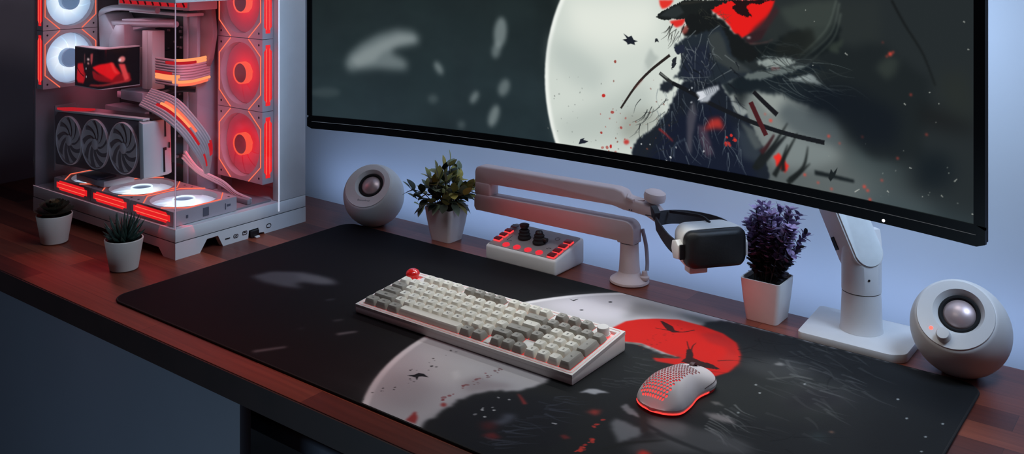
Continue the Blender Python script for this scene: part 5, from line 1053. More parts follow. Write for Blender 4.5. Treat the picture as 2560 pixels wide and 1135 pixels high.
def dfn(X, Y):
    s = X / 1000 + 0.001
    x = np.interp(s, seglen, pa[:, 0]); y = np.interp(s, seglen, pa[:, 1])
    # push slightly outwards of the housing
    dx = np.interp(s + 0.001, seglen, pa[:, 0]) - np.interp(s - 0.001, seglen, pa[:, 0])
    dy = np.interp(s + 0.001, seglen, pa[:, 1]) - np.interp(s - 0.001, seglen, pa[:, 1])
    L = np.hypot(dx, dy) + 1e-9
    return x + dy / L * 0.0006 - PCL.x, y - dx / L * 0.0006 - PCL.y, 0.263 + Y / 1000
picture_mesh('display_screen', dc, dfn, painted('cooler display picture', 1.0, 0.15), disp)

# graphics card
GO = Vector((-1.7375, 1.0, 0.158))
gpu_b = new()
add_prism(gpu_b, [(-0.162, -0.053), (0.150, -0.053), (0.162, -0.047), (0.162, 0.048), (0.156, 0.053), (-0.150, 0.053), (-0.162, 0.044)], 'y', 0.010, 0.056, 0.002)
gpu = obj('graphics_card', gpu_b, M_GPU, pc)
gpu.location = GO - PCL; gpu.rotation_euler = (0, R(-3.0), 0)
b = new(); add_prism(b, [(-0.162, -0.053), (0.150, -0.053), (0.150, 0.053), (-0.150, 0.053), (-0.162, 0.044)], 'y', 0.004, 0.0098, 0.0015)
obj('shroud', b, mk('shroud face', srgb(88, 76, 80), 0.5, vary=0.05), gpu)
b = new(); add_prism(b, [(0.1505, -0.054), (0.163, -0.049), (0.1645, 0.05), (0.1505, 0.054)], 'y', -0.001, 0.058, 0.0015)
ep = obj('end_plate', b, M_WHITE, gpu)
b = new()
XE = 0.1648
for (y0, y1, z0, z1) in ((0.044, 0.047, 0.02, 0.05), (0.040, 0.043, -0.045, -0.004), (0.052, 0.055, -0.002, 0.008)):
    add_box(b, XE - 0.002, XE + 0.0004, y0, y1, z0, z1)
add_box(b, XE - 0.002, XE + 0.0004, 0.040, 0.047, -0.005, 0.0, M=None)
obj('slit', b, M_BLACK, ep)
b = new(); add_prism(b, [(-0.158, 0.0542), (0.158, 0.0542), (0.158, 0.0580), (-0.158, 0.0580)], 'y', 0.004, 0.018, 0.0005)
obj('top_rail', b, M_WHITE, gpu)
b = new(); add_prism(b, [(-0.155, 0.006), (-0.118, -0.0005), (-0.052, 0.0195), (-0.052, 0.031), (-0.125, 0.022)], 'z', 0.0585, 0.062)
obj('red_light_panel', b, G_REDDIM, gpu)
b = new(); add_box(b, -0.11, 0.16, 0.020, 0.056, 0.0535, 0.0565); obj('backplate', b, M_BLACK, gpu)
for k, x in enumerate((-0.102, -0.0045, 0.094)):
    Mr = Matrix.Translation((x, 0.004, 0.0)) @ Matrix(((1, 0, 0, 0), (0, 0, -1, 0), (0, 1, 0, 0), (0, 0, 0, 1)))
    b = new(); r = 0.0465
    # curled blades
    for q in range(9):
        a0 = 2 * PI * q / 9; rows = []
        for e in range(7):
            t = e / 6; rr = 0.011 + (r - 0.0125) * t
            a = a0 + 1.15 * t - 0.25 * t * t
            rows.append([b.verts.new(Mr @ Vector((rr * math.cos(a + w), rr * math.sin(a + w), zz))) for w, zz in ((0, 0.0035), (0.26, 0.0005), (0.50, -0.0012))])
        for e in range(6):
            for w in range(2): b.faces.new([rows[e][w], rows[e + 1][w], rows[e + 1][w + 1], rows[e][w + 1]])
    cf = obj('cooling_fan', b, M_GPUFAN, gpu)
    b = new()
    add_lathe_closed(b, [(r, 0.0), (r + 0.0022, 0.0), (r + 0.0022, 0.0042), (r + 0.0012, 0.0052), (r, 0.0042)], 48, Mr, 0)
    add_lathe(b, [(0.0, 0.0005), (r, 0.0005)], 40, Mr, 1, cap=False)
    add_lathe(b, [(0.0105, 0.0), (0.0105, 0.004), (0.009, 0.005), (0.0, 0.0053)], 24, Mr, 2, cap=False)
    # merged rim, recess and hub of this fan
    me = cf.data; t = bmesh.new(); t.from_mesh(me); merge(t, b); t.to_mesh(me); t.free()
    me.materials.clear()
    for m_ in (M_GPURIM, M_GPUDARK, M_GPUFAN): me.materials.append(m_)
    nb = 9 * 12
    for i_, p_ in enumerate(me.polygons):
        if i_ < nb: p_.material_index = 2
    me.polygons.foreach_set('use_smooth', [True] * len(me.polygons)); me.set_sharp_from_angle(angle=R(40))

# support bracket and fittings left of / under the card
bm = new(); add_box(bm, -1.915, -1.907, 1.02, 1.06, 0.085, 0.21, 0.001); add_box(bm, -1.906, -1.901, 1.005, 1.05, 0.082, 0.215, 0.001); W(bm, 'card_bracket', M_GREYIN, pc)
bm = new(); add_box(bm, -1.80, -1.70, 0.995, 1.06, 0.0805, 0.0925, 0.001); W(bm, 'card_support', M_HEATSINK, pc)
bm = new(); add_box(bm, -1.78, -1.715, 0.99, 1.03, 0.0935, 0.0965, 0.0005); W(bm, 'logo_plate', mk('navy plate', srgb(36, 42, 66), 0.4), pc)

# lit cable ribbons
def ribbon(name, lo, hi, n, r, hot):
    """n parallel sleeves between two edge curves; 'hot' lists (sleeve, from, to) lit stretches"""
    A = smooth_path(lo, 10); B = smooth_path(hi, 10)
    b = new()
    for k in range(n):
        t = k / (n - 1)
        add_tube(b, [a.lerp(c, t) for a, c in zip(A, B)], r, 8)
    o = W(b, name, M_CABLE, pc)
    for (k, f0, f1, mat) in hot:
        t = k / (n - 1); P = [a.lerp(c, t) for a, c in zip(A, B)]
        i0, i1 = int(f0 * (len(P) - 1)), max(int(f0 * (len(P) - 1)) + 1, int(f1 * (len(P) - 1)))
        b = new(); add_tube(b, P[i0:i1 + 1], r * 1.12, 8); W(b, 'lit_sleeve', mat, o)
    return o
ribbon('board_cable', [(-1.6654, 1.085, 0.2757), (-1.6102, 1.09, 0.2747), (-1.5976, 1.12, 0.2739), (-1.6035, 1.165, 0.2777)],
       [(-1.6654, 1.085, 0.3227), (-1.6102, 1.09, 0.3217), (-1.5976, 1.12, 0.3213), (-1.6035, 1.165, 0.3229)], 10, 0.0026,
       [(9, 0.35, 1.0, G_HOT), (8, 0.75, 1.0, G_HOT), (8, 0.2, 0.74, G_REDDIM), (1, 0.3, 1.0, G_HOT), (0, 0.4, 0.96, G_OUT), (3, 0.02, 0.45, G_HOT), (2, 0.0, 0.42, G_HOT), (4, 0.0, 0.3, G_REDDIM)])
ribbon('card_cable', CARD_LO, CARD_HI, 9, 0.0028,
       [(4, 0.14, 0.45, G_HOT), (5, 0.16, 0.5, G_OUT), (3, 0.12, 0.6, G_REDDIM), (8, 0.62, 0.8, G_REDDIM), (7, 0.64, 0.8, G_REDDIM), (3, 0.72, 0.88, G_REDDIM)])
bm = new()
for k in range(3): add_tube(bm, smooth_path([(-1.60 + 0.004 * k, 1.10, 0.135 + 0.006 * k), (-1.59, 1.13, 0.10 + 0.004 * k), (-1.555, 1.16, 0.075 + 0.004 * k), (-1.52, 1.165, 0.060 + 0.003 * k), (-1.47, 1.16, 0.057 + 0.003 * k)], 8), 0.003, 8)
W(bm, 'loose_cable', M_WHITE, pc)
bm = new(); add_tube(bm, smooth_path([(-1.64, 1.06, 0.215), (-1.645, 1.07, 0.245), (-1.625, 1.10, 0.262), (-1.60, 1.13, 0.262)], 8), 0.006, 8); W(bm, 'black_cable', M_BLACK, pc)
bm = new(); add_box(bm, -1.597, -1.458, 1.12, 1.2, 0.0523, 0.056, 0.001); add_box(bm, -1.59, -1.46, 1.145, 1.155, 0.0561, 0.066, 0.002); W(bm, 'fan_mount', M_GREYIN, pc)

# usb plug in the base
usb = thing('usb_plug', 'small black plug sticking out of the notch in the computer base', 'usb plug', (PX1 + 0.004, 1.145, 0.0))
bm = new(); add_box(bm, PX1 - 0.010, PX1 + 0.006, 1.1365, 1.154, 0.0005, 0.0135, 0.0015); W(bm, 'plug_body', M_BLACK, usb)
bm = new(); add_box(bm, PX1 + 0.0062, PX1 + 0.012, 1.142, 1.151, 0.0005, 0.0035, 0.0006); W(bm, 'metal_tip', M_WHITEP, usb)
# ================================================================== DESK MAT
MX0, MX1, MY0, MY1, MT = -1.362, -0.248, 0.808, 1.3125, 0.0032
mat_t = thing('desk_mat', 'large black desk mat printed with a pale moon and red sun, under the keyboard', 'desk mat', ((MX0 + MX1) / 2, (MY0 + MY1) / 2, 0))
ML = Vector(mat_t.location)
rr = 0.026
bm = new(); add_prism(bm, round_rect(MX0, MX1, MY0, MY1, rr, 10), 'z', 0.0002, MT - 0.0004, 0.0)
W(bm, 'mat_base', M_RUBBER, mat_t)
bm = new(); add_tube(bm, [(x, y, MT * 0.55) for x, y in round_rect(MX0, MX1, MY0, MY1, rr, 10)], 0.0017, 8, closed=True)
W(bm, 'stitched_edge', M_RUBBER, mat_t)
mc = Canvas((MX1 - MX0) * 1000, (MY1 - MY0) * 1000, (15, 14, 17), 1.0)
nzv = mc.noise(120, 60, 5, 4); nzd = mc.noise(60, 14, 4, 9)
right = np.clip((np.arange(mc.W) - 420) / 200.0, 0, 1)[None, :, None]
mc.img = mc.img * (1 - right) + (np.array((36, 39, 39)) / 255.0 * (0.55 + 0.75 * nzv[..., None]) + (nzd[..., None] - 0.5) * 0.06) * right
mc.run(MAT_OPS)
def clampround(X, Y):
    """fold the square picture grid into the rounded outline of the mat"""
    x = X / 1000 + MX0; y = Y / 1000 + MY0
    e = 0.0008
    x0, x1, y0, y1 = MX0 + e, MX1 - e, MY0 + e, MY1 - e
    x = np.clip(x, x0, x1); y = np.clip(y, y0, y1)
    cx = np.clip(x, x0 + rr, x1 - rr); cy = np.clip(y, y0 + rr, y1 - rr)
    dx = x - cx; dy = y - cy; d = np.hypot(dx, dy); k = np.where(d > rr, rr / np.maximum(d, 1e-9), 1.0)
    return cx + dx * k - ML.x, cy + dy * k - ML.y, np.full_like(x, MT)
picture_mesh('printed_top', mc, clampround, painted('printed cloth', 0.0, 0.75, weave=True), mat_t)

# ================================================================== MONITOR
RC, XC, YC = 2.0, -0.76685, 1.1685 + 0.0773 - 2.0
ZB, SH = 0.215, 0.50
HALF = 0.5577
mon = thing('monitor', 'wide curved black monitor showing a swordsman before a pale moon', 'monitor', (XC, 1.25, ZB))
MOL = Vector(mon.location)
def arc(s, r=RC):
    a = s / RC
    return XC + r * math.sin(a), YC + r * math.cos(a)
def curved_slab(bmx, s0, s1, z0, z1, r0, r1, n=60, mi=0, rz=0.0, bev=0.0):
    t = bmesh.new(); rows = []
    for i in range(n + 1):
        s = s0 + (s1 - s0) * i / n
        zz0, zz1 = z0, z1
        if rz:
            e = min(s - s0, s1 - s)
            if e < rz: c = rz - math.sqrt(max(0, rz * rz - (rz - e) ** 2)); zz0 += c; zz1 -= c
        xa, ya = arc(s, r0); xb, yb = arc(s, r1)
        rows.append([t.verts.new((xa, ya, zz0)), t.verts.new((xa, ya, zz1)), t.verts.new((xb, yb, zz1)), t.verts.new((xb, yb, zz0))])
    for a, b in zip(rows[:-1], rows[1:]):
        for k in range(4): t.faces.new([a[k], b[k], b[(k + 1) % 4], a[(k + 1) % 4]])
    t.faces.new(rows[0]); t.faces.new(rows[-1][::-1])
    bmesh.ops.recalc_face_normals(t, faces=t.faces[:])
    merge(bmx, t, None, mi)
bm = new()
curved_slab(bm, -HALF + 0.0004, HALF - 0.0004, ZB + 0.0004, ZB + SH - 0.0004, RC, RC + 0.004, 160, rz=0.006)
curved_slab(bm, -HALF + 0.07, HALF - 0.07, ZB + 0.03, ZB + SH - 0.03, RC + 0.0039, RC + 0.018, 120, rz=0.006)
W(bm, 'back_shell', M_BLACK, mon, smooth=30)
bm = new()
BS, BB = 0.0125, 0.0235      # side bezel, chin
curved_slab(bm, -HALF, HALF, ZB + 0.0001, ZB + BB, RC - 0.004, RC - 0.0001, 120, rz=0.004)
curved_slab(bm, -HALF, HALF, ZB + SH - BS, ZB + SH, RC - 0.004, RC - 0.0001, 60)
curved_slab(bm, -HALF, -HALF + BS - 0.003, ZB + BB, ZB + SH - BS, RC - 0.004, RC - 0.0001, 4)
curved_slab(bm, HALF - BS, HALF, ZB + BB, ZB + SH - BS, RC - 0.004, RC - 0.0001, 4)
bez = W(bm, 'bezel', M_BLACKG, mon)
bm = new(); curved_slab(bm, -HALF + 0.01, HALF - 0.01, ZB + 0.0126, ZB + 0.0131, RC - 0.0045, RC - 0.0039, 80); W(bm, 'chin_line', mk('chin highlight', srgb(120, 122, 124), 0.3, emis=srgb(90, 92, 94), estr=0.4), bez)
xa, ya = arc(0.44, RC - 0.0042)
bm = new(); add_lathe(bm, [(0.0, 0.0014), (0.0015, 0.001), (0.0019, 0.0)], 16, Matrix.Translation((xa, ya, ZB + 0.004)) @ frame_to((0.22, -0.97, 0))); W(bm, 'power_light', glow('white power light', (1, 1, 1), 1.6), bez)
SW, SHT = (HALF - BS) * 2000 + 3, (SH - BB - BS) * 1000
scv = Canvas(SW, SHT, (34, 40, 42), 0.8)
n1 = scv.noise(260, 160, 5, 2); n2 = scv.noise(70, 200, 4, 5); n3 = scv.noise(90, 40, 4, 8)
t_ = np.linspace(0, 1, scv.H)[:, None]; s_ = np.linspace(0, 1, scv.W)[None, :]
basec = np.empty((scv.H, scv.W, 3))
for c_, (lt, lb, rt, rb) in enumerate(((30, 40, 26, 40), (40, 54, 29, 50), (41, 60, 31, 54))):
    left = lb + (lt - lb) * np.clip(t_ * 2.2, 0, 1); rgt = rb + (rt - rb) * np.clip(t_ * 3.4, 0, 1)
    k = np.clip((s_ - 0.4) / 0.3, 0, 1)
    basec[..., c_] = (left * (1 - k) + rgt * k) / 255.0
scv.img = basec * (0.72 + 0.55 * n1[..., None]) + (n2[..., None] - 0.5) * np.array((0.012, 0.024, 0.018)) + (n3[..., None] - 0.5) * 0.02
scv.run(SCREEN_OPS)
def sfn(X, Y):
    a = (X / 1000 - HALF + BS - 0.003) / RC
    r = RC - 0.0012
    return XC + r * np.sin(a) - MOL.x, YC + r * np.cos(a) - MOL.y, ZB + BB + Y / 1000 - MOL.z
picture_mesh('screen', scv, sfn, painted('monitor picture', 1.0, 0.35), mon, flip=False)
# mount block at the back
bm = new(); xb, yb = arc(0.155, RC + 0.0185)
add_box(bm, xb - 0.06, xb + 0.06, yb + 0.001, yb + 0.026, 0.36, 0.46, 0.004); W(bm, 'mount_block', M_BLACK, mon)

# ================================================================== MONITOR STAND
stand = thing('monitor_stand', 'white monitor stand with a flat base plate and leaning arm, right of the lavender plant', 'monitor stand', (-0.412, 1.378, 0))
bm = new()
pl = [(-0.480, 1.3152), (-0.356, 1.3150), (-0.340, 1.328), (-0.340, 1.431), (-0.487, 1.431)]
def chamfer_poly(pts, r, n=5):
    out = []; m = len(pts)
    for i in range(m):
        p0 = Vector(pts[i - 1]); p = Vector(pts[i]); p2 = Vector(pts[(i + 1) % m])
        a = (p0 - p).normalized() * r; c = (p2 - p).normalized() * r
        for k in range(n + 1):
            t = k / n
            out.append(tuple((1 - t) ** 2 * (p + a) + 2 * t * (1 - t) * p + t * t * (p + c)))
    return out
add_prism(bm, chamfer_poly(pl, 0.008), 'z', 0.0002, 0.012, 0.002)
W(bm, 'base_plate', M_WHITE, stand)
PM = Matrix.Translation((-0.412, 1.378, 0))
bm = new(); add_lathe(bm, [(0.0, 0.0122), (0.0288, 0.0122), (0.0278, 0.0165), (0.0270, 0.03), (0.0258, 0.0655), (0.0, 0.0655)], 48, PM); W(bm, 'pole', M_WHITE, stand)
bm = new(); add_lathe(bm, [(0.0235, 0.0656), (0.0235, 0.0669)], 40, PM, cap=False); W(bm, 'pole_seam', M_BLACK, stand)
# swivel knuckle and leaning arm (flat-faced stadium section)
ax_d = Vector((-0.135, 0.035, 0.275)).normalized()
face_n = Vector((0.80, -0.60, 0.0)); face_n = (face_n - ax_d * face_n.dot(ax_d)).normalized()
side = ax_d.cross(face_n).normalized()
AM = Matrix((side, ax_d, face_n)).transposed().to_4x4(); AM.translation = Vector((-0.412, 1.378, 0.118))
bm = new(); add_lathe(bm, [(0.0, 0.067), (0.0262, 0.067), (0.0262, 0.105), (0.0262, 0.150), (0.0, 0.150)], 64, PM)
bmesh.ops.bisect_plane(bm, geom=bm.verts[:] + bm.edges[:] + bm.faces[:], plane_co=AM @ Vector((0, 0, 0.0165)), plane_no=face_n, clear_outer=True)
bmesh.ops.holes_fill(bm, edges=[e for e in bm.edges if e.is_boundary], sides=0)
kn = W(bm, 'knuckle', M_WHITE, stand)
bm = new()
st = [(0.0235 * math.cos(t), 0.0235 * math.sin(t)) for t in [R(180 + 180 * i / 20) for i in range(21)]] + [(0.0235, 0.30), (-0.0235, 0.30)]
add_prism(bm, st, 'z', -0.024, 0.017, 0.002, 2, 0, AM)
arm = W(bm, 'arm', M_WHITE, stand)
bm = new(); st2 = [(x * 0.88, y * 0.88 if y < 0 else y - 0.004) for x, y in st]
add_prism(bm, st2, 'z', 0.0172, 0.0192, 0.0008, 2, 0, AM); W(bm, 'arm_cover', mk('bright cover', srgb(226, 232, 232), 0.4), arm)
bm = new(); add_box(bm, -0.0250, -0.0236, 0.012, 0.03, -0.02, -0.012, M=AM); W(bm, 'cable_slot', M_BLACK, arm)
bm = new(); add_lathe(bm, [(0.0, 0.0262 + 0.0004), (0.0017, 0.0262 + 0.0004)], 16, Matrix.Translation((-0.412, 1.378, 0.088)) @ frame_to((0.62, -0.785, 0)), cap=False); W(bm, 'screw_hole', M_BLACK, kn)
# upper link to the back of the monitor
tipP = AM @ Vector((0, 0.29, 0))
bm = new(); add_tube(bm, [tuple(tipP), (xb, yb + 0.075, 0.41), (xb, yb + 0.05, 0.41), (xb, yb + 0.0262, 0.41)], 0.016, 14); W(bm, 'upper_link', M_WHITE, stand)

# ================================================================== SPEAKERS
def speaker(label, X, Y, az, el, r=0.0593, zc=0.0562, logo=False, knob=False):
    t = thing('speaker', label, 'speaker', (X, Y, 0), 0, 'pair of ball speakers')
    n = Vector((math.sin(az) * math.cos(el), -math.cos(az) * math.cos(el), math.sin(el)))
    M = Matrix.Translation((0, 0, zc)) @ frame_to(n)
    fr = r * 0.79; fd = math.sqrt(r * r - fr * fr)
    prof = [(0.0, fd - 0.004)] + [(fr * 0.94, fd - 0.004), (fr, fd)]
    prof = [(fr * 0.97, fd + 0.0004), (fr, fd)]
    a0 = math.asin(fr / r)
    N = 40
    for i in range(1, N + 1):
        a = a0 + (PI - a0) * i / N
        prof.append((max(0.0, r * math.sin(a)), r * math.cos(a)))
    b = new(); add_lathe(b, prof, 72, M, cap=False)
    # flatten on the desk
    for v in b.verts:
        if v.co.z < 0.0006: v.co.z = 0.0006
    body = obj('body', b, M_WHITEP, t, smooth=50)
    # face plate: flat rim, then a shallow off-centre dish towards the driver
    ox, oy = fr * 0.06, fr * 0.10
    b = new(); n_ = 72
    def ring(rad, cx_, cy_, z): return [b.verts.new(M @ Vector((cx_ + rad * math.cos(2 * PI * i / n_), cy_ + rad * math.sin(2 * PI * i / n_), z))) for i in range(n_)]
    R1 = ring(fr * 0.97, 0, 0, fd + 0.0004); R2 = ring(fr * 0.955, 0, 0, fd + 0.0022); R3 = ring(fr * 0.64, ox, oy, fd + 0.0022); R4 = ring(fr * 0.52, ox, oy, fd - 0.0050)
    for A, B in ((R1, R2), (R2, R3), (R3, R4)):
        for i in range(n_):
            j = (i + 1) % n_; b.faces.new([A[i], A[j], B[j], B[i]])
    bmesh.ops.recalc_face_normals(b, faces=b.faces[:])
    fp = obj('face_plate', b, M_WHITEP, t, smooth=35)
    DM = M @ Matrix.Translation((ox, oy, fd - 0.0050))
    b = new(); add_lathe_closed(b, [(fr * 0.52, -0.001), (fr * 0.515, 0.0012), (fr * 0.485, 0.0024), (fr * 0.44, 0.0018), (fr * 0.415, -0.0008), (fr * 0.39, -0.002), (fr * 0.39, -0.004), (fr * 0.52, -0.004)], 56, DM)
    sr = obj('surround', b, M_RUBBER, t)
    b = new(); rd_ = fr * 0.41
    add_lathe(b, [(rd_, -0.0016), (rd_ * 0.97, -0.0004), (rd_ * 0.85, 0.0015), (rd_ * 0.6, 0.0045), (rd_ * 0.3, 0.0063), (0.0, 0.0068)], 48, DM, cap=False)
    obj('driver_dome', b, mk('pearly aluminium cone', srgb(206, 184, 182), 0.38, 0.55, vary=0.02), t)
    if logo:
        b = new(); add_text(b, 'Beauonbrad', 0.0052, M @ Matrix.Translation((fr * 0.02, -fr * 0.66, fd + 0.0024))); obj('lettering', b, mk('grey print on speaker', srgb(78, 84, 90), 0.6), fp, smooth=0)
    if knob:
        KM = M @ Matrix.Translation((-fr * 0.18, -fr * 0.66, fd + 0.0023))
        b = new(); add_lathe(b, [(0.0085, 0.0), (0.0082, 0.007), (0.0070, 0.0088), (0.0, 0.0092)], 32, KM); obj('volume_knob', b, M_WHITEP, t)
        LM = M @ Matrix.Translation((-fr * 0.52, -fr * 0.52, fd + 0.0023))
        b = new(); add_lathe(b, [(0.0024, 0.0), (0.0017, 0.0008), (0.0, 0.0011)], 20, LM); obj('status_light', b, glow('red status light', srgb(255, 90, 80), 2.6), t)
    b = new(); add_lathe(b, [(0.0, 0.0001), (0.021, 0.0001), (0.0225, 0.0018), (0.0, 0.0018)], 32); obj('rubber_foot', b, M_RUBBER, t)
    return t
speaker('white ball speaker with small grey lettering, left of the green potted plant', -1.3235, 1.3427, R(20), R(42), logo=True)
speaker('white ball speaker with a red light and volume knob at the right end', -0.2795, 1.3455, R(0), R(43), knob=True)

# ================================================================== POTTED PLANTS
def square_pot(t, bx, by, h, tx, ty):
    """tapered square pot with rounded corners; sizes are half widths, local origin at the base centre"""
    b = new(); rings = []
    lv = [(0.0002, 1.0, 0), (0.18, 1.0, 0), (0.5, 1.0, 0), (0.8, 1.0, 0), (1.0, 1.0, 0)]
    for f, _, _ in lv:
        e = math.sin(f * PI / 2) * 0.45 + f * 0.55
        hx = bx + (tx - bx) * e; hy = by + (ty - by) * e
        rings.append([b.verts.new((x, y, max(0.0003, h * f))) for x, y in round_rect(-hx, hx, -hy, hy, 0.006, 4)])
    inner = [b.verts.new((x, y, h)) for x, y in round_rect(-tx + 0.0018, tx - 0.0018, -ty + 0.0018, ty - 0.0018, 0.0045, 4)]
    inlow = [b.verts.new((x, y, h * 0.86)) for x, y in round_rect(-tx + 0.003, tx - 0.003, -ty + 0.003, ty - 0.003, 0.0045, 4)]
    rings += [inner, inlow]
    n = len(inner)
    for A, B in zip(rings[:-1], rings[1:]):
        for i in range(n):
            j = (i + 1) % n; b.faces.new([A[i], A[j], B[j], B[i]])
    b.faces.new(rings[0][::-1])
    bmesh.ops.recalc_face_normals(b, faces=b.faces[:])
    p = obj('pot', b, M_WHITEP, t, smooth=50)
    b = new(); b.faces.new([b.verts.new((x, y, h * 0.9)) for x, y in round_rect(-tx + 0.003, tx - 0.003, -ty + 0.003, ty - 0.003, 0.0045, 4)])
    obj('soil', b, mk('dark soil', srgb(24, 20, 18), 0.95, vary=0.5, nscale=300, bump=0.4), t)
    return p

def add_leaf(b, base, d, up, L, wd, curl=0.2, mi=0, tip=1.6, round_=False):
    """a folded leaf blade with a centre crease"""
    d = Vector(d).normalized(); s = d.cross(Vector(up)); s = s.normalized() if s.length > 1e-5 else d.orthogonal().normalized()
    nrm = s.cross(d).normalized()
    N = 6; rows = []
    for i in range(N + 1):
        t = i / N
        if round_: w = wd * (0.22 + 0.78 * math.sin(PI * min(1, t ** 1.5) * 0.93) ** 0.8) if t > 0 else wd * 0.15
        else: w = wd * math.sin(PI * t ** 0.85) ** 0.8
        c = Vector(base) + d * (L * t) - nrm * (curl * L * t * t)
        rows.append((b.verts.new(c + s * w + nrm * w * 0.16), b.verts.new(c), b.verts.new(c - s * w + nrm * w * 0.16)))
    for A, B in zip(rows[:-1], rows[1:]):
        for k in (0, 1):
            f = b.faces.new([A[k], A[k + 1], B[k + 1], B[k]]); f.material_index = mi

LEAVES = [mk('olive leaf', srgb(150, 148, 80), 0.5, vary=0.25, nscale=60), mk('dark green leaf', srgb(52, 62, 46), 0.5, vary=0.3, nscale=60), mk('yellow green leaf', srgb(186, 170, 84), 0.5, vary=0.2, nscale=60), mk('grey green leaf', srgb(128, 140, 112), 0.5, vary=0.2, nscale=60)]
gp = thing('potted_plant', 'green leafy plant in a white square pot beside the left speaker', 'potted plant', (-1.1515, 1.359, 0))
square_pot(gp, 0.0222, 0.0200, 0.0615, 0.0312, 0.0292)
rng = random.Random(21)
bl = new(); bs = new()
stems = []
for k in range(24):
    a = 2 * PI * k / 24 * 3.01 + rng.uniform(-0.2, 0.2)
    lean = rng.uniform(0.15, 1.25); L = rng.uniform(0.046, 0.068) * (1.0 if lean < 0.9 else 0.95)
    stems.append((a, lean, L, rng.uniform(0.003, 0.016)))
stems += [(0.3, 0.03, 0.088, 0.004), (2.5, 0.2, 0.076, 0.006)]
for (a, lean, L, r0) in stems:
    p0 = Vector((r0 * math.cos(a), r0 * math.sin(a), 0.055))
    dr = Vector((math.cos(a) * math.sin(lean), math.sin(a) * math.sin(lean), math.cos(lean)))
    p2 = p0 + dr * L; p1 = (p0 + p2) / 2 + Vector((0, 0, 0.010))
    p2.x = max(-0.052, min(0.048, p2.x)); p2.y = min(p2.y, 0.075)
    P = smooth_path([p0, p1, p2], 6)
    add_tube(bs, P, 0.0008, 5)
    m = len(P)
    for q in range(4, m, 3):
        d0 = (P[min(q + 1, m - 1)] - P[q - 1]).normalized()
        for sg in (-1, 1):
            sd = d0.cross(Vector((0, 0, 1))); sd = sd.normalized() if sd.length > 1e-4 else Vector((1, 0, 0))
            sd = (Matrix.Rotation(rng.uniform(0, 2 * PI), 3, d0) @ sd)
            hi = P[q].z > 0.092
            add_leaf(bl, P[q], d0 * 0.7 + sd * sg * 0.9 + Vector((0, 0, 0.2)), Vector((0, 0, 1)), rng.uniform(0.018, 0.029), rng.uniform(0.0066, 0.0096), rng.uniform(0.0, 0.35), rng.choice([0, 0, 2, 3, 1] if hi else [1, 1, 1, 0, 3]))
    add_leaf(bl, P[-1], dr + Vector((0, 0, 0.3)), Vector((0.3, 0.2, 1)), rng.uniform(0.02, 0.027), 0.0078, 0.1, rng.choice([0, 2, 3]))
for k in range(16):   # leaves drooping over the rim
    a = rng.uniform(0, 2 * PI)
    add_leaf(bl, (0.021 * math.cos(a), 0.021 * math.sin(a), 0.070), (math.cos(a), math.sin(a), -0.25), (0, 0, 1), rng.uniform(0.022, 0.03), 0.0078, 0.5, rng.choice([0, 1, 2, 3]))
obj('foliage', bl, LEAVES, gp, smooth=60); obj('stem', bs, mk('brown stem', srgb(70, 62, 44), 0.7), gp)

lp = thing('potted_plant', 'purple lavender-like plant in a white square pot beside the headset', 'potted plant', (-0.5425, 1.366, 0))
square_pot(lp, 0.0235, 0.0245, 0.0605, 0.0300, 0.0290)
PLV = [mk('dusty purple leaf', srgb(176, 156, 196), 0.55, vary=0.2, nscale=60), mk('deep purple leaf', srgb(126, 106, 148), 0.55, vary=0.2, nscale=60), mk('dark leaf', srgb(52, 48, 58), 0.6, vary=0.3, nscale=60)]
bl = new(); bs = new(); rng = random.Random(4)
for k in range(46):
    a = rng.uniform(0, 2 * PI); lean = rng.uniform(0.0, 0.62) ** 0.9; L = rng.uniform(0.05, 0.112) * (1 - 0.25 * lean)
    r0 = rng.uniform(0, 0.019)
    p0 = Vector((r0 * math.cos(a), r0 * math.sin(a), 0.054))
    p2 = p0 + Vector((math.cos(a) * math.sin(lean), math.sin(a) * math.sin(lean), math.cos(lean))) * L
    p2.x = max(-0.021, min(0.038, p2.x)); p2.y = max(-0.012, min(0.05, p2.y))
    P = smooth_path([p0, (p0 + p2) / 2 + Vector((0, 0, 0.004)), p2], 5)
    add_tube(bs, P, 0.0009, 5); m = len(P)
    for q in range(2, m):
        d0 = (P[q] - P[q - 1]).normalized()
        for w in range(4 if q < m - 1 else 6):
            b0 = Matrix.Rotation(w * 2 * PI / (4 if q < m - 1 else 6) + q * 0.8, 3, d0) @ d0.orthogonal().normalized()
            z = P[q].z
            mi = 2 if z < 0.088 else (rng.choice([0, 1, 1, 2]) if z < 0.115 else rng.choice([0, 0, 1]))
            add_leaf(bl, P[q], b0 * 0.8 + d0 * rng.uniform(0.5, 0.95), d0, rng.uniform(0.0095, 0.0145), rng.uniform(0.0028, 0.0040), rng.uniform(-0.1, 0.35), mi, round_=True)
obj('foliage', bl, PLV, lp, smooth=60); obj('stem', bs, mk('dark stem', srgb(44, 42, 40), 0.7), lp)

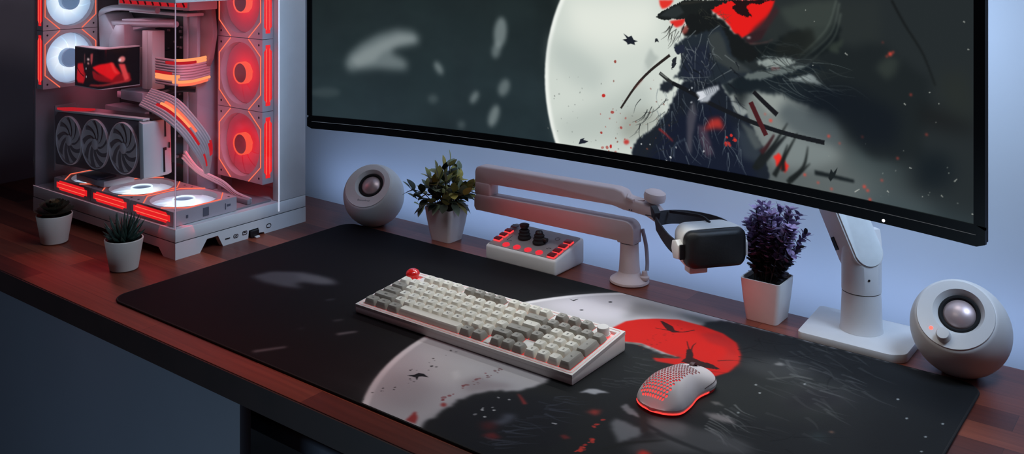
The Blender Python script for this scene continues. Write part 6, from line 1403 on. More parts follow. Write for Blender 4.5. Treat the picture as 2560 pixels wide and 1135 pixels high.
def round_pot(t, rb, rt, h):
    b = new(); add_lathe(b, [(0.0, 0.0003), (rb - 0.002, 0.0003), (rb, 0.002), (rt, h - 0.0008), (rt - 0.0006, h), (rt - 0.0022, h), (rt - 0.003, h * 0.85)], 56, cap=False)
    obj('pot', b, mk('matt white pot', srgb(196, 190, 182), 0.6, vary=0.02), t)
    b = new(); add_lathe(b, [(0.0, h * 0.88), (rt - 0.0028, h * 0.88)], 40, cap=False); obj('soil', b, mk('potting soil', srgb(20, 16, 14), 0.95, vary=0.5, nscale=300, bump=0.5), t)
s1 = thing('succulent', 'brown-green rosette succulent in a small white round pot, further left', 'succulent', (-1.7038, 0.8995, 0))
round_pot(s1, 0.0232, 0.0315, 0.052)
b = new(); rng = random.Random(3)
for ringi, (cnt, el, L, wd) in enumerate(((14, 0.25, 0.034, 0.0085), (12, 0.55, 0.030, 0.0085), (9, 0.85, 0.024, 0.0075), (7, 1.15, 0.018, 0.006), (4, 1.4, 0.012, 0.004))):
    for k in range(cnt):
        a = 2 * PI * k / cnt + ringi * 0.4
        add_leaf(b, (0.003 * math.cos(a), 0.003 * math.sin(a), 0.048 + 0.004 * ringi), (math.cos(a) * math.cos(el), math.sin(a) * math.cos(el), math.sin(el)), (0, 0, 1), L, wd, -0.12, 0 if ringi > 2 else 1, round_=True)
obj('foliage', b, [mk('olive brown leaf', srgb(104, 78, 52), 0.5, vary=0.2), mk('dark olive leaf', srgb(52, 48, 34), 0.55, vary=0.3)], s1, smooth=60)
s2 = thing('succulent', 'dark green spiky succulent in a small white round pot, nearer the desk mat', 'succulent', (-1.4729, 0.8985, 0))
round_pot(s2, 0.0232, 0.0315, 0.052)
b = new(); rng = random.Random(9)
for ringi, (cnt, el, L) in enumerate(((11, 0.45, 0.034), (11, 0.8, 0.042), (9, 1.1, 0.046), (6, 1.35, 0.046))):
    for k in range(cnt):
        a = 2 * PI * k / cnt + ringi * 0.5 + rng.uniform(-0.1, 0.1)
        dv = Vector((math.cos(a) * math.cos(el), math.sin(a) * math.cos(el), math.sin(el)))
        p0 = Vector((0.004 * math.cos(a), 0.004 * math.sin(a), 0.043))
        P = [p0 + dv * L * t - Vector((0, 0, -0.006)) * t * t for t in (0, 0.25, 0.5, 0.75, 1.0)]
        add_tube(b, P, [0.0042, 0.0044, 0.0036, 0.0022, 0.0003], 6)
obj('foliage', b, mk('dark green spikes', srgb(34, 52, 44), 0.45, vary=0.3), s2, smooth=60)
# ================================================================== CONTROL BOX WITH STICKS
JX0, JX1, JY0, JY1 = -1.0255, -0.8795, 1.3135, 1.4025
jb = thing('joystick_box', 'white control box with two black sticks and red backlit keys', 'game controller', ((JX0 + JX1) / 2, (JY0 + JY1) / 2, 0))
jw, jd = (JX1 - JX0) / 2, (JY1 - JY0) / 2
hz0, hz1 = 0.0262, 0.0435
b = new()
add_prism(b, [(-jd, 0.0004), (jd, 0.0004), (jd, hz1), (-jd, hz0)], 'x', -jw, jw, 0.004, 3)
obj('housing', b, M_WHITEP, jb)
ja = math.atan2(hz1 - hz0, 2 * jd)
JM = Matrix.Translation((0, -jd, hz0)) @ Matrix.Rotation(ja, 4, 'X')
JD = 2 * jd / math.cos(ja)
M_JTOP = mk('brushed grey plate', srgb(150, 142, 140), 0.5, 0.2, vary=0.06, nscale=20)
b = new(); add_prism(b, round_rect(-jw + 0.004, jw - 0.004, 0.004, JD - 0.004, 0.004), 'z', 0.0001, 0.0008, M=JM); obj('top_plate', b, M_JTOP, jb)
M_KEYD = mk('dark red keycap', srgb(60, 16, 18), 0.4, emis=srgb(110, 14, 20), estr=0.35)
def jkey(x, y, w, h, lit=True):
    b = new(); add_box(b, x - w, x + w, y - h, y + h, 0.0037, 0.0060, 0.0006, M=JM)
    k = obj('key', b, M_KEYD if lit else mk('unlit key', srgb(96, 84, 84), 0.5), jb)
    if lit:
        b = new(); add_box(b, x - w - 0.0008, x + w + 0.0008, y - h - 0.0008, y + h + 0.0008, 0.0009, 0.0036, 0.0006, M=JM); obj('backlight', b, G_KEYRED, k)
for i, (x, y) in enumerate(((-0.060, 0.021), (-0.060, 0.037), (-0.060, 0.053), (-0.059, 0.070))): jkey(x, y, 0.0062, 0.0048, i < 3)
for (x, y) in ((0.0605, 0.010), (0.0605, 0.0265), (0.0605, 0.0435), (0.0605, 0.060)): jkey(x, y, 0.0066, 0.0056)
for x in (-0.036, -0.013, 0.010, 0.033):
    b = new(); add_lathe(b, [(0.0064, 0.0009), (0.0064, 0.0028), (0.0052, 0.0036), (0.0, 0.0038)], 24, JM @ Matrix.Translation((x, 0.0115, 0))); obj('round_button', b, glow('round red button', srgb(238, 52, 66), 0.95), jb)
for i, (x, y, hh) in enumerate(((-0.021, 0.045, 0.0265), (0.013, 0.041, 0.0225))):
    SM = JM @ Matrix.Translation((x, y, 0)) @ Matrix.Rotation(-ja, 4, 'X')
    b = new(); add_lathe(b, [(0.0, 0.0008), (0.0115, 0.0008), (0.0118, 0.003), (0.0098, 0.006), (0.0105, 0.009), (0.0085, 0.011), (0.0092, 0.0145), (0.0070, 0.0165)], 28, SM, cap=False)
    st_ = obj('stick', b, M_RUBBER, jb)
    b = new()
    if i == 0: add_lathe(b, [(0.0055, 0.0165), (0.0062, hh * 0.72), (0.0082, hh * 0.80), (0.0086, hh * 0.95), (0.006, hh), (0.0, hh * 1.01)], 28, SM, cap=False)
    else:
        add_lathe(b, [(0.0066, 0.0135), (0.0066, hh * 0.72), (0.0070, hh * 0.86), (0.0052, hh * 0.98), (0.0, hh * 1.02)], 28, SM, cap=False)
        add_tube(b, [SM @ Vector((0.004, 0, 0.009)), SM @ Vector((0.0155, 0.001, 0.0075))], 0.0042, 10)
    obj('stick_cap', b, M_BLACK, st_)
b = new(); add_tube(b, [JM @ Vector((0.034 + 0.0042 * math.cos(t), 0.0665 + 0.0042 * math.sin(t), 0.001)) for t in [2 * PI * i / 20 for i in range(20)]], 0.0004, 5, closed=True)
for (xx, yy, w_, h_) in ((-0.046, 0.036, 0.0004, 0.008), (-0.041, 0.028, 0.005, 0.0004), (0.004, 0.062, 0.003, 0.0004), (0.040, 0.033, 0.003, 0.0006), (0.037, 0.03, 0.002, 0.0004), (-0.006, 0.063, 0.002, 0.0006)):
    add_box(b, xx - w_, xx + w_, yy - h_, yy + h_, 0.0008, 0.0011, M=JM)
obj('printed_mark', b, mk('dark grey print', srgb(70, 66, 66), 0.6), jb)

# ================================================================== BOOM ARM
ba = thing('boom_arm', 'white folding boom arm on a round base, holding up the headset', 'boom arm', (-0.7745, 1.3715, 0))
BA = Vector(ba.location)
b = new(); add_lathe(b, [(0.0, 0.0003), (0.0305, 0.0003), (0.032, 0.002), (0.0312, 0.005), (0.026, 0.0085), (0.0195, 0.0125), (0.0172, 0.018)], 56, cap=False); obj('round_base', b, M_ARMW, ba)
b = new(); add_lathe(b, [(0.0172, 0.018), (0.0163, 0.028), (0.0152, 0.05), (0.0148, 0.0635), (0.0, 0.0635)], 48, cap=False); obj('post', b, M_ARMW, ba)
b = new(); add_lathe(b, [(0.0141, 0.0635), (0.0141, 0.0642)], 40, cap=False); obj('post_seam', b, M_SEAM, ba)
def arm_bar(bmx, x0, x1, z0a, z0b, z1a, z1b, yh=0.0125, r=0.006):
    """bar along x whose section is a rounded rectangle; z at the left (a) and right (b) end"""
    t = bmesh.new(); rows = []
    N = 14
    for i in range(N + 1):
        f = i / N; x = x0 + (x1 - x0) * f; e = 1.0
        lo = z0a + (z0b - z0a) * f; hi = z1a + (z1b - z1a) * f
        rows.append([t.verts.new((x, y, z)) for y, z in round_rect(-yh, yh, lo, hi, r, 5)])
    m = len(rows[0])
    for A, B in zip(rows[:-1], rows[1:]):
        for k in range(m): t.faces.new([A[k], A[(k + 1) % m], B[(k + 1) % m], B[k]])
    t.faces.new(rows[0]); t.faces.new(rows[-1])
    bmesh.ops.recalc_face_normals(t, faces=t.faces[:])
    merge(bmx, t)
# lower arm with a bent elbow over the post
b = new()
def elbow_profile():
    pts = [(-0.300, 0.0665), (-0.0155, 0.0668), (-0.0146, 0.0643), (0.0146, 0.0643), (0.0146, 0.085)]
    pts += [(0.0146 - 0.017 * (1 - math.cos(t)), 0.085 + 0.0155 * math.sin(t)) for t in [R(90) * k / 8 for k in range(1, 9)]]
    pts += [(-0.300, 0.0955), (-0.3085, 0.0935), (-0.3115, 0.088), (-0.3115, 0.072), (-0.307, 0.066)]
    return pts
add_prism(b, elbow_profile(), 'y', -0.0135, 0.0135, 0.0045, 3)
la = obj('lower_arm', b, M_ARMW, ba)
b = new(); add_box(b, -0.3113, -0.2745, -0.0132, 0.0132, 0.0930, 0.1190, 0.0045, 3); obj('hinge', b, M_ARMW, ba)
b = new()
add_prism(b, [(-0.3115, 0.1088), (-0.2760, 0.1088), (-0.2740, 0.1165), (-0.025, 0.1215), (-0.006, 0.1175), (0.012, 0.1165), (0.036, 0.1145), (0.058, 0.105), (0.066, 0.108), (0.062, 0.1185), (0.050, 0.131), (0.018, 0.137), (0.000, 0.139), (-0.006, 0.1475), (-0.02, 0.1505), (-0.300, 0.1465), (-0.309, 0.143), (-0.3115, 0.135)], 'y', -0.0125, 0.0125, 0.004, 3)
ua = obj('upper_arm', b, M_ARMW, ba)
b = new()
for t in (0.006, 0.010): add_box(b, t, t + 0.0022, -0.0129, -0.0124, 0.1195, 0.1215)
add_box(b, 0.036, 0.047, -0.0129, -0.0124, 0.1165, 0.118, M=Matrix.Translation((0, 0, 0)))
obj('printed_mark', b, M_SEAM, ua)
# clamp knob on the tip
b = new(); add_lathe(b, [(0.0, 0.1285), (0.0065, 0.1285), (0.0075, 0.137)], 20, Matrix.Translation((0.020, 0, 0)), cap=False)
add_lathe(b, [(0.0085, 0.136), (0.0165, 0.1405), (0.0178, 0.147), (0.0165, 0.153), (0.012, 0.1555), (0.0, 0.1565)], 36, Matrix.Translation((0.0245, 0.002, 0.0)) @ Matrix.Rotation(R(8), 4, 'Y'), cap=True)
obj('clamp_knob', b, M_ARMW, ba)
b = new(); add_tube(b, [(0.0, -0.002, 0.141), (0.004, -0.012, 0.1385), (0.016, -0.0145, 0.1365)], 0.003, 10); obj('clamp_lever', b, M_ARMW, ba)
# cable down the far side of the post
b = new(); add_tube(b, smooth_path([(0.016, 0.014, 0.085), (0.0225, 0.014, 0.06), (0.026, 0.012, 0.035), (0.0275, 0.008, 0.0215)], 6), 0.0032, 8); obj('cable', b, mk('grey cable', srgb(150, 146, 156), 0.6), ba)
b = new(); add_lathe(b, [(0.0, 0.0085), (0.0075, 0.0085), (0.0078, 0.0125), (0.005, 0.0145), (0.0042, 0.021), (0.0, 0.022)], 20, Matrix.Translation((0.0255, 0.004, 0))); obj('cable_plug', b, M_ARMW, ba)

# ================================================================== HEADSET
HP = Vector((-0.5805, 1.285, 0.1115))
phi = R(52)
hs = thing('vr_headset', 'white and black virtual reality headset hanging from the end of the boom arm', 'headset', HP, phi)
# local: x to the wearer's-left side of the picture's right, y back, z up
hw, hh = 0.0475, 0.0268
def visor_ring(bmx, M0, sx, sz, y, r, bulge=0.0, n=6):
    return [bmx.verts.new(M0 @ Vector((x, y + bulge * (x / sx) ** 2, z))) for x, z in round_rect(-sx, sx, -sz, sz, r, n)]
I4 = Matrix.Identity(4)
b = new()
RS = [visor_ring(b, I4, hw * 0.80, hh * 0.74, -0.0015, hh * 0.45, 0.004), visor_ring(b, I4, hw * 0.95, hh * 0.93, -0.0002, hh * 0.5, 0.0065), visor_ring(b, I4, hw, hh, 0.003, hh * 0.5, 0.008), visor_ring(b, I4, hw, hh, 0.009, hh * 0.5, 0.009)]
m = len(RS[0])
for A, B in zip(RS[:-1], RS[1:]):
    for k in range(m): b.faces.new([A[k], A[(k + 1) % m], B[(k + 1) % m], B[k]])
b.faces.new(RS[0]); b.faces.new(RS[-1][::-1])
bmesh.ops.recalc_face_normals(b, faces=b.faces[:])
obj('visor', b, mk('matt black visor', srgb(17, 18, 19), 0.5, vary=0.15, nscale=200, bump=0.2), hs, smooth=50)
b = new()
RS = [visor_ring(b, I4, hw * 1.02, hh * 1.03, 0.0075, hh * 0.52, 0.0095), visor_ring(b, I4, hw * 1.04, hh * 1.06, 0.011, hh * 0.55, 0.009), visor_ring(b, I4, hw * 1.0, hh * 1.06, 0.034, hh * 0.6, 0.003), visor_ring(b, I4, hw * 0.92, hh * 1.0, 0.053, hh * 0.6, 0.0), visor_ring(b, I4, hw * 0.86, hh * 0.9, 0.055, hh * 0.6, 0.0)]
for A, B in zip(RS[:-1], RS[1:]):
    for k in range(m): b.faces.new([A[k], A[(k + 1) % m], B[(k + 1) % m], B[k]])
b.faces.new(RS[0]); b.faces.new(RS[-1][::-1])
bmesh.ops.recalc_face_normals(b, faces=b.faces[:])
obj('shell', b, M_WHITEP, hs, smooth=50)
b = new(); add_prism(b, round_rect(-0.040, -0.012, -hh - 0.0085, -hh + 0.004, 0.002), 'y', 0.0125, 0.028, 0.001); obj('lower_tab', b, M_WHITEP, hs)
# side clips
b = new(); add_prism(b, [(0.015, -0.014), (0.031, -0.017), (0.038, -0.004), (0.035, 0.008), (0.023, 0.012), (0.015, 0.006)], 'x', -hw * 1.04 - 0.0075, -hw * 1.04 + 0.002, 0.0015, 2); obj('side_clip', b, M_WHITEP, hs)
b = new(); add_prism(b, [(0.0125, -0.014), (0.0148, -0.014), (0.0148, 0.007), (0.0125, 0.007)], 'x', -hw * 1.04 - 0.005, -hw * 1.04 + 0.002); obj('clip_shadow', b, M_BLACK, hs)
b = new(); add_prism(b, [(0.008, -0.014), (0.024, -0.017), (0.031, -0.004), (0.028, 0.008), (0.016, 0.012), (0.008, 0.006)], 'x', hw * 0.95, hw * 1.04 + 0.0005, 0.001, 2); obj('side_clip', b, M_WHITEP, hs)
# wide head strap loop, rising to the arm
def strap(pts, w, th, name, mat):
    P = smooth_path(pts, 8); b = new(); rows = []
    for i, p in enumerate(P):
        d = (P[min(i + 1, len(P) - 1)] - P[max(i - 1, 0)]).normalized()
        upv = Vector((0, 0.35, 1)); upv = (upv - d * upv.dot(d)).normalized(); o_ = d.cross(upv).normalized()
        rows.append([b.verts.new(p + upv * (w / 2 * e1) + o_ * (th / 2 * e2)) for e1, e2 in ((-1, -1), (1, -1), (1, 1), (-1, 1))])
    for A, B in zip(rows[:-1], rows[1:]):
        for k in range(4): b.faces.new([A[k], A[(k + 1) % 4], B[(k + 1) % 4], B[k]])
    b.faces.new(rows[0]); b.faces.new(rows[-1][::-1])
    bmesh.ops.recalc_face_normals(b, faces=b.faces[:])
    return obj(name, b, mat, hs)
M_STRAP = mk('dark webbing strap', srgb(30, 30, 36), 0.7, vary=0.15, nscale=300, bump=0.2)
XS_ = hw * 1.04 + 0.001
strap([(-XS_, 0.030, -0.004), (-XS_ - 0.001, 0.060, -0.001), (-XS_ + 0.005, 0.106, 0.005), (-0.036, 0.134, 0.008), (-0.006, 0.140, 0.009), (0.028, 0.124, 0.008), (XS_ - 0.002, 0.080, 0.008), (XS_, 0.026, 0.002)], 0.021, 0.0022, 'head_strap', M_STRAP)
strap([(-0.0405, 0.1225, 0.0165), (-0.0395, 0.1325, 0.0215), (-0.037, 0.1425, 0.0205), (-0.034, 0.1485, 0.0135)], 0.014, 0.009, 'rear_pad', M_STRAP)
strap([(-0.012, 0.138, 0.018), (-0.006, 0.10, 0.025), (0.002, 0.06, 0.031), (0.004, 0.036, 0.0285)], 0.004, 0.002, 'top_strap', M_STRAP)

# ================================================================== KEYBOARD
KX0, KX1, KY0, KY1 = -1.0225, -0.6440, 0.9985, 1.1295
kb = thing('keyboard', 'cream and grey keyboard with red glow under the keys, on the desk mat', 'keyboard', (KX0, KY0, MT))
kw, kd = KX1 - KX0, KY1 - KY0
zf, zb_ = 0.0135, 0.0262
ka = math.atan2(zb_ - zf, kd)
KM = Matrix.Translation((0, 0, zf)) @ Matrix.Rotation(ka, 4, 'X')
KD = kd / math.cos(ka)
b = new(); add_prism(b, [(0.001, 0.0003), (kd - 0.001, 0.0003), (kd, 0.003), (kd, zb_ - 0.004), (0, zf - 0.004), (0, 0.003)], 'x', 0, kw, 0.0015, 2)
kc = obj('case', b, M_WHITEP, kb)
b = new(); RB = 0.0075
for (x0, x1, y0, y1) in ((0, kw, 0, RB), (0, kw, KD - 0.0095, KD), (0, RB, RB, KD - 0.0095), (kw - RB, kw, RB, KD - 0.0095)):
    add_box(b, x0, x1, y0, y1, -0.0045, 0.0, 0.0, M=KM)
o_ = obj('rim', b, M_WHITEP, kb)
b = new(); pr = [(x, y, -0.0001) for x, y in round_rect(0.0035, kw - 0.0035, 0.0035, KD - 0.004, 0.004, 4)]
add_tube(b, [KM @ Vector(p) for p in pr], 0.0007, 6, closed=True); obj('rim_line', b, mk('pink lit rim', srgb(226, 196, 194), 0.4, emis=srgb(255, 110, 110), estr=0.12), o_)
b = new(); add_box(b, RB, kw - RB, RB, KD - 0.0095, -0.0040, -0.0036, M=KM); obj('backlight_plate', b, mk('red lit plate', srgb(236, 200, 198), 0.5, emis=srgb(255, 60, 62), estr=0.45), kb)
U = (kw - 2 * RB - 0.002) / 20.0
UY = (KD - RB - 0.0095 - 0.001) / 6.06
def plate(x0, x1, y0, y1):
    b = new(); add_box(b, RB + 0.001 + x0 * U, RB + 0.001 + x1 * U, RB + 0.0005 + y0 * UY, RB + 0.0005 + y1 * UY, -0.0034, 0.0006, 0.0006, M=KM)
    return obj('plate_cover', b, M_WHITEP, kb)
plate(1.05, 1.7, 5.1, 6.0); plate(5.8, 6.1, 5.1, 6.0); plate(10.2, 10.55, 5.1, 6.0); plate(14.65, 15.05, 5.1, 6.0); plate(18.4, 18.75, 5.1, 6.0)
plate(14.95, 15.95, 0.75, 1.95); plate(12.35, 12.85, 0.05, 0.95)
K_L = mk('cream keycap', srgb(226, 224, 212), 0.5, vary=0.02); K_G = mk('grey keycap', srgb(150, 147, 138), 0.5, vary=0.02)
K_T = mk('dark legend', srgb(52, 52, 52), 0.6); K_R = mk('glossy red keycap', srgb(206, 30, 26), 0.12, vary=0.03, emis=srgb(200, 20, 20), estr=0.12, coat=0.6)
KEYS = []
def keycap(x, y, wu, hu, col, legend, tall=1.0, row=0):
    """x in units from the left, y row from the front"""
    X0 = RB + 0.001 + x * U; Y0 = RB + 0.0005 + y * UY
    w = wu * U; h = hu * UY
    b = new(); g = 0.0007
    hgt = 0.0082 + (0.0006 if row in (0, 1) else 0.0) + (0.0012 if row == 5 else 0.0)
    tx, ty0, ty1 = 0.0026, 0.0020, 0.0032
    t = bmesh.new()
    def sec(ix, iy0, iy1, z, rad): return [t.verts.new((xx, yy, z)) for xx, yy in round_rect(g + ix, w - g - ix, g + iy0, h - g - iy1, rad, 3)]
    tilt = (0.0 if row in (1, 2) else 0.0006)
    rings = [sec(0, 0, 0, 0.0, 0.0012), sec(tx * 0.55, ty0 * 0.55, ty1 * 0.55, hgt * 0.6, 0.0018), sec(tx * 0.95, ty0 * 0.95, ty1 * 0.95, hgt - 0.0005, 0.0022), sec(tx + 0.0004, ty0 + 0.0004, ty1 + 0.0004, hgt, 0.0022), sec(tx + 0.0022, ty0 + 0.0018, ty1 + 0.0018, hgt - 0.0005, 0.0014)]
    n_ = len(rings[0])
    for A, B in zip(rings[:-1], rings[1:]):
        for k in range(n_): t.faces.new([A[k], A[(k + 1) % n_], B[(k + 1) % n_], B[k]])
    t.faces.new(rings[-1])
    bmesh.ops.recalc_face_normals(t, faces=t.faces[:])
    merge(b, t)
    if legend: add_text(b, legend, 0.0052 if len(legend) == 1 else 0.0036, Matrix.Translation((w / 2, h / 2 - 0.0003, hgt - 0.00035)), 1, 0.00006)
    o = obj('keycap', b, [col, K_T], kb, smooth=40)
    o.matrix_local = KM @ Matrix.Translation((X0, Y0, -0.0005))
    return o
L_, G_ = K_L, K_G
# row 5 is the far function row, row 0 the near one
for i, s in enumerate(('F1', 'F2', 'F3', 'F4')): keycap(1.75 + i, 5.06, 1, 1, L_, s, row=5)
for i, s in enumerate(('F5', 'F6', 'F7', 'F8')): keycap(6.15 + i, 5.06, 1, 1, G_, s, row=5)
for i, s in enumerate(('F9', 'F10', 'F11', 'F12')): keycap(10.6 + i, 5.06, 1, 1, L_, s, row=5)
for i, s in enumerate(('Del', 'Pu', 'Pd')): keycap(15.1 + i * 1.12, 5.06, 1, 1, G_, s, row=5)
for i, s in enumerate('`1234567890-='): keycap(i, 4, 1, 1, L_, s, row=4)
keycap(13, 4, 2, 1, G_, '—', row=4); keycap(15, 4, 1, 1, G_, 'Hm', row=4)
for i, s in enumerate(('N', '/', '*', '-')): keycap(16 + i, 4, 1, 1, G_, s, row=4)
keycap(0, 3, 1.5, 1, G_, 'Tab', row=3)
for i, s in enumerate('QWERTYUIOP[]'): keycap(1.5 + i, 3, 1, 1, L_, s, row=3)
keycap(13.5, 3, 1.5, 1, L_, '\\', row=3); keycap(15, 3, 1, 1, G_, 'En', row=3)
for i, s in enumerate('789'): keycap(16 + i, 3, 1, 1, L_, s, row=3)
keycap(19, 2, 1, 2, G_, '+', row=3)
keycap(0, 2, 1.75, 1, G_, 'Caps', row=2)
for i, s in enumerate("ASDFGHJKL;'"): keycap(1.75 + i, 2, 1, 1, L_, s, row=2)
keycap(12.75, 2, 2.25, 1, G_, '—', row=2); keycap(15, 2, 1, 1, G_, 'Pg', row=2)
for i, s in enumerate('456'): keycap(16 + i, 2, 1, 1, L_, s, row=2)
keycap(0, 1, 2.25, 1, G_, 'Shift', row=1)
for i, s in enumerate('ZXCVBNM,./'): keycap(2.25 + i, 1, 1, 1, L_, s, row=1)
keycap(12.25, 1, 1.65, 1, G_, 'Shift', row=1); keycap(13.9, 1, 1, 1, G_, '^', row=1)
for i, s in enumerate('123'): keycap(16 + i, 1, 1, 1, L_, s, row=1)
keycap(19, 0, 1, 2, G_, '=', row=1)
for i, s in enumerate(('Ctl', 'Win', 'Alt')): keycap(1.25 * i, 0, 1.25, 1, G_, s, row=0)
keycap(3.75, 0, 6.25, 1, L_, '', row=0)
keycap(10.0, 0, 1.1, 1, G_, 'Fn', row=0); keycap(11.15, 0, 1.1, 1, G_, 'Ctl', row=0)
for i, s in enumerate('<v>'): keycap(12.9 + i, 0, 1, 1, G_, s, row=0)
keycap(16, 0, 1, 1, L_, '0', row=0); keycap(17, 0, 1, 1, L_, '0', row=0); keycap(18, 0, 1, 1, L_, '.', row=0)
# glossy red ball key in the corner
b = new(); add_lathe(b, [(0.0072, 0.0), (0.0072, 0.0035), (0.0086, 0.0065), (0.0088, 0.009), (0.0076, 0.0125), (0.0050, 0.0152), (0.0, 0.0165)], 40)
o_ = obj('keycap', b, K_R, kb, smooth=60, label='glossy red domed keycap'); o_.matrix_local = KM @ Matrix.Translation((RB + 0.001 + 0.30 * U, RB + 5.55 * UY, 0.0)) @ Matrix.Diagonal((1.25, 1.25, 0.86, 1))
b = new(); add_lathe(b, [(0.0082, 0.0), (0.0082, 0.0105), (0.0074, 0.0115), (0.0, 0.0118)], 40)
add_lathe_closed(b, [(0.0083, 0.001), (0.0096, 0.001), (0.0096, 0.002), (0.0083, 0.002)], 40)
o_ = obj('volume_knob', b, M_WHITEP, kb); o_.matrix_local = KM @ Matrix.Translation((RB + 0.001 + 19.25 * U, RB + 5.55 * UY, -0.002))
b = new()
for (x, y) in ((0.02, 0.012), (0.02, kd - 0.012), (kw - 0.02, 0.012), (kw - 0.02, kd - 0.012)): add_lathe(b, [(0.0, 0.00002), (0.005, 0.00002), (0.005, 0.0004)], 16, Matrix.Translation((x, y, 0)), cap=False)
obj('rubber_foot', b, M_RUBBER, kc)

# ================================================================== MOUSE
ms = thing('computer_mouse', 'white honeycomb-shell mouse with a red glowing rim, on the desk mat', 'mouse', (-0.5315, 1.0545, MT), R(-3))
MLn, MWd, MHt = 0.0580, 0.0305, 0.0345
def half_w(t):
    """half width along the mouse, t from -1 (palm) to 1 (buttons)"""
    w = 1.0 - 0.16 * math.exp(-((t - 0.15) / 0.36) ** 2)
    end = (1 - max(0, (abs(t) - 0.55) / 0.45) ** 2.6) if t < 0 else (1 - 0.42 * max(0, (t - 0.62) / 0.38) ** 2.2)
    return MWd * w * max(0.0, end) ** 0.62
def top_z(t, u):
    """shell height; u across from -1 to 1"""
    spine = MHt * (0.60 + 0.40 * math.cos(0.95 * (t + 0.22) * PI / 2)) if t > -0.22 else MHt * max(0.02, 1 - ((-t - 0.22) / 0.80) ** 2.4)
    return 0.0075 + (spine - 0.0075) * max(0.0, 1 - abs(u) ** 2.6) ** 0.62
def shell_pt(t, u, off=0.0):
    t = max(-1, min(1, t)); u = max(-1, min(1, u))
    return Vector((u * half_w(t), t * MLn, top_z(t, u) + off))
# honeycomb shell: every cell is a rim, open in the perforated zone and closed elsewhere
b = new(); cell = 0.085; dyc = cell * math.sqrt(3) / 2 * 0.62
def perforated(t, u): return -0.86 < t < 0.46 and (-0.90 if t > -0.4 else -0.78) < u < 0.56 + 0.12 * t and abs(u) < 0.95
row = 0; tt = -1.06
su, stt = 0.132, 0.0600     # hex pitch across (in u) and along (in t)
while tt < 1.08:
    uu = -1.2 + (su / 2 if row % 2 else 0)
    while uu < 1.25:
        hexo = [(tt + stt * 0.667 * math.sin(R(90 + 60 * k)), uu + su / math.sqrt(3) * math.cos(R(90 + 60 * k))) for k in range(6)]
        hexo = [(max(-1, min(1, p)), max(-1, min(1, q))) for p, q in hexo]
        if max(p for p, _ in hexo) - min(p for p, _ in hexo) > 1e-4 and max(q for _, q in hexo) - min(q for _, q in hexo) > 1e-4:
            ct = sum(p for p, _ in hexo) / 6; cu = sum(q for _, q in hexo) / 6
            V = [b.verts.new(shell_pt(p, q)) for p, q in hexo]
            if perforated(tt, uu):
                k_ = 0.76
                I_ = [b.verts.new(shell_pt(ct + (p - ct) * k_, cu + (q - cu) * k_)) for p, q in hexo]
                J_ = [b.verts.new(shell_pt(ct + (p - ct) * k_, cu + (q - cu) * k_, -0.0012)) for p, q in hexo]
                for k in range(6):
                    b.faces.new([V[k], V[(k + 1) % 6], I_[(k + 1) % 6], I_[k]]); b.faces.new([I_[k], I_[(k + 1) % 6], J_[(k + 1) % 6], J_[k]])
            else:
                c_ = b.verts.new(shell_pt(ct, cu))
                for k in range(6): b.faces.new([V[k], V[(k + 1) % 6], c_])
        uu += su
    tt += stt; row += 1
bmesh.ops.remove_doubles(b, verts=b.verts[:], dist=0.00008)
bmesh.ops.dissolve_degenerate(b, dist=0.00002, edges=b.edges[:])
bmesh.ops.recalc_face_normals(b, faces=b.faces[:])
for f in b.faces:
    if f.calc_center_median().z > 0.01 and f.normal.z < -0.2: f.normal_flip()
obj('shell', b, mk('white mouse shell', srgb(220, 212, 212), 0.4, vary=0.01), ms, smooth=70)
# glowing core seen through the holes
b = new(); N1, N2 = 30, 20; g = []
for i in range(N1 + 1):
    t = -0.93 + 1.8 * i / N1; g.append([b.verts.new((u * half_w(t) * 0.93, t * MLn, 0.002 + (top_z(t, u) - 0.002) * 0.86)) for u in [-0.95 + 1.9 * j / N2 for j in range(N2 + 1)]])
for i in range(N1):
    for j in range(N2): b.faces.new([g[i][j], g[i][j + 1], g[i + 1][j + 1], g[i + 1][j]])
mm = bpy.data.materials.new('red lit core'); mm.use_nodes = True; nt = mm.node_tree; bs_ = nt.nodes['Principled BSDF']
tc = nt.nodes.new('ShaderNodeTexCoord'); sx = nt.nodes.new('ShaderNodeSeparateXYZ'); nt.links.new(tc.outputs['Object'], sx.inputs[0])
mr = nt.nodes.new('ShaderNodeMapRange'); mr.inputs['From Min'].default_value = -0.055; mr.inputs['From Max'].default_value = 0.02; mr.inputs['To Min'].default_value = 0.0; mr.inputs['To Max'].default_value = 1.0
nt.links.new(sx.outputs['Y'], mr.inputs['Value']); rp = nt.nodes.new('ShaderNodeValToRGB')
rp.color_ramp.elements[0].color = (*srgb(255, 70, 66), 1); rp.color_ramp.elements[1].color = (*srgb(110, 40, 44), 1); e_ = rp.color_ramp.elements.new(0.45); e_.color = (*srgb(170, 36, 40), 1)
nt.links.new(mr.outputs[0], rp.inputs['Fac']); nt.links.new(rp.outputs['Color'], bs_.inputs['Emission Color']); bs_.inputs['Emission Strength'].default_value = 1.5; bs_.inputs['Base Color'].default_value = (*srgb(90, 20, 24), 1)
obj('lit_core', b, mm, ms)
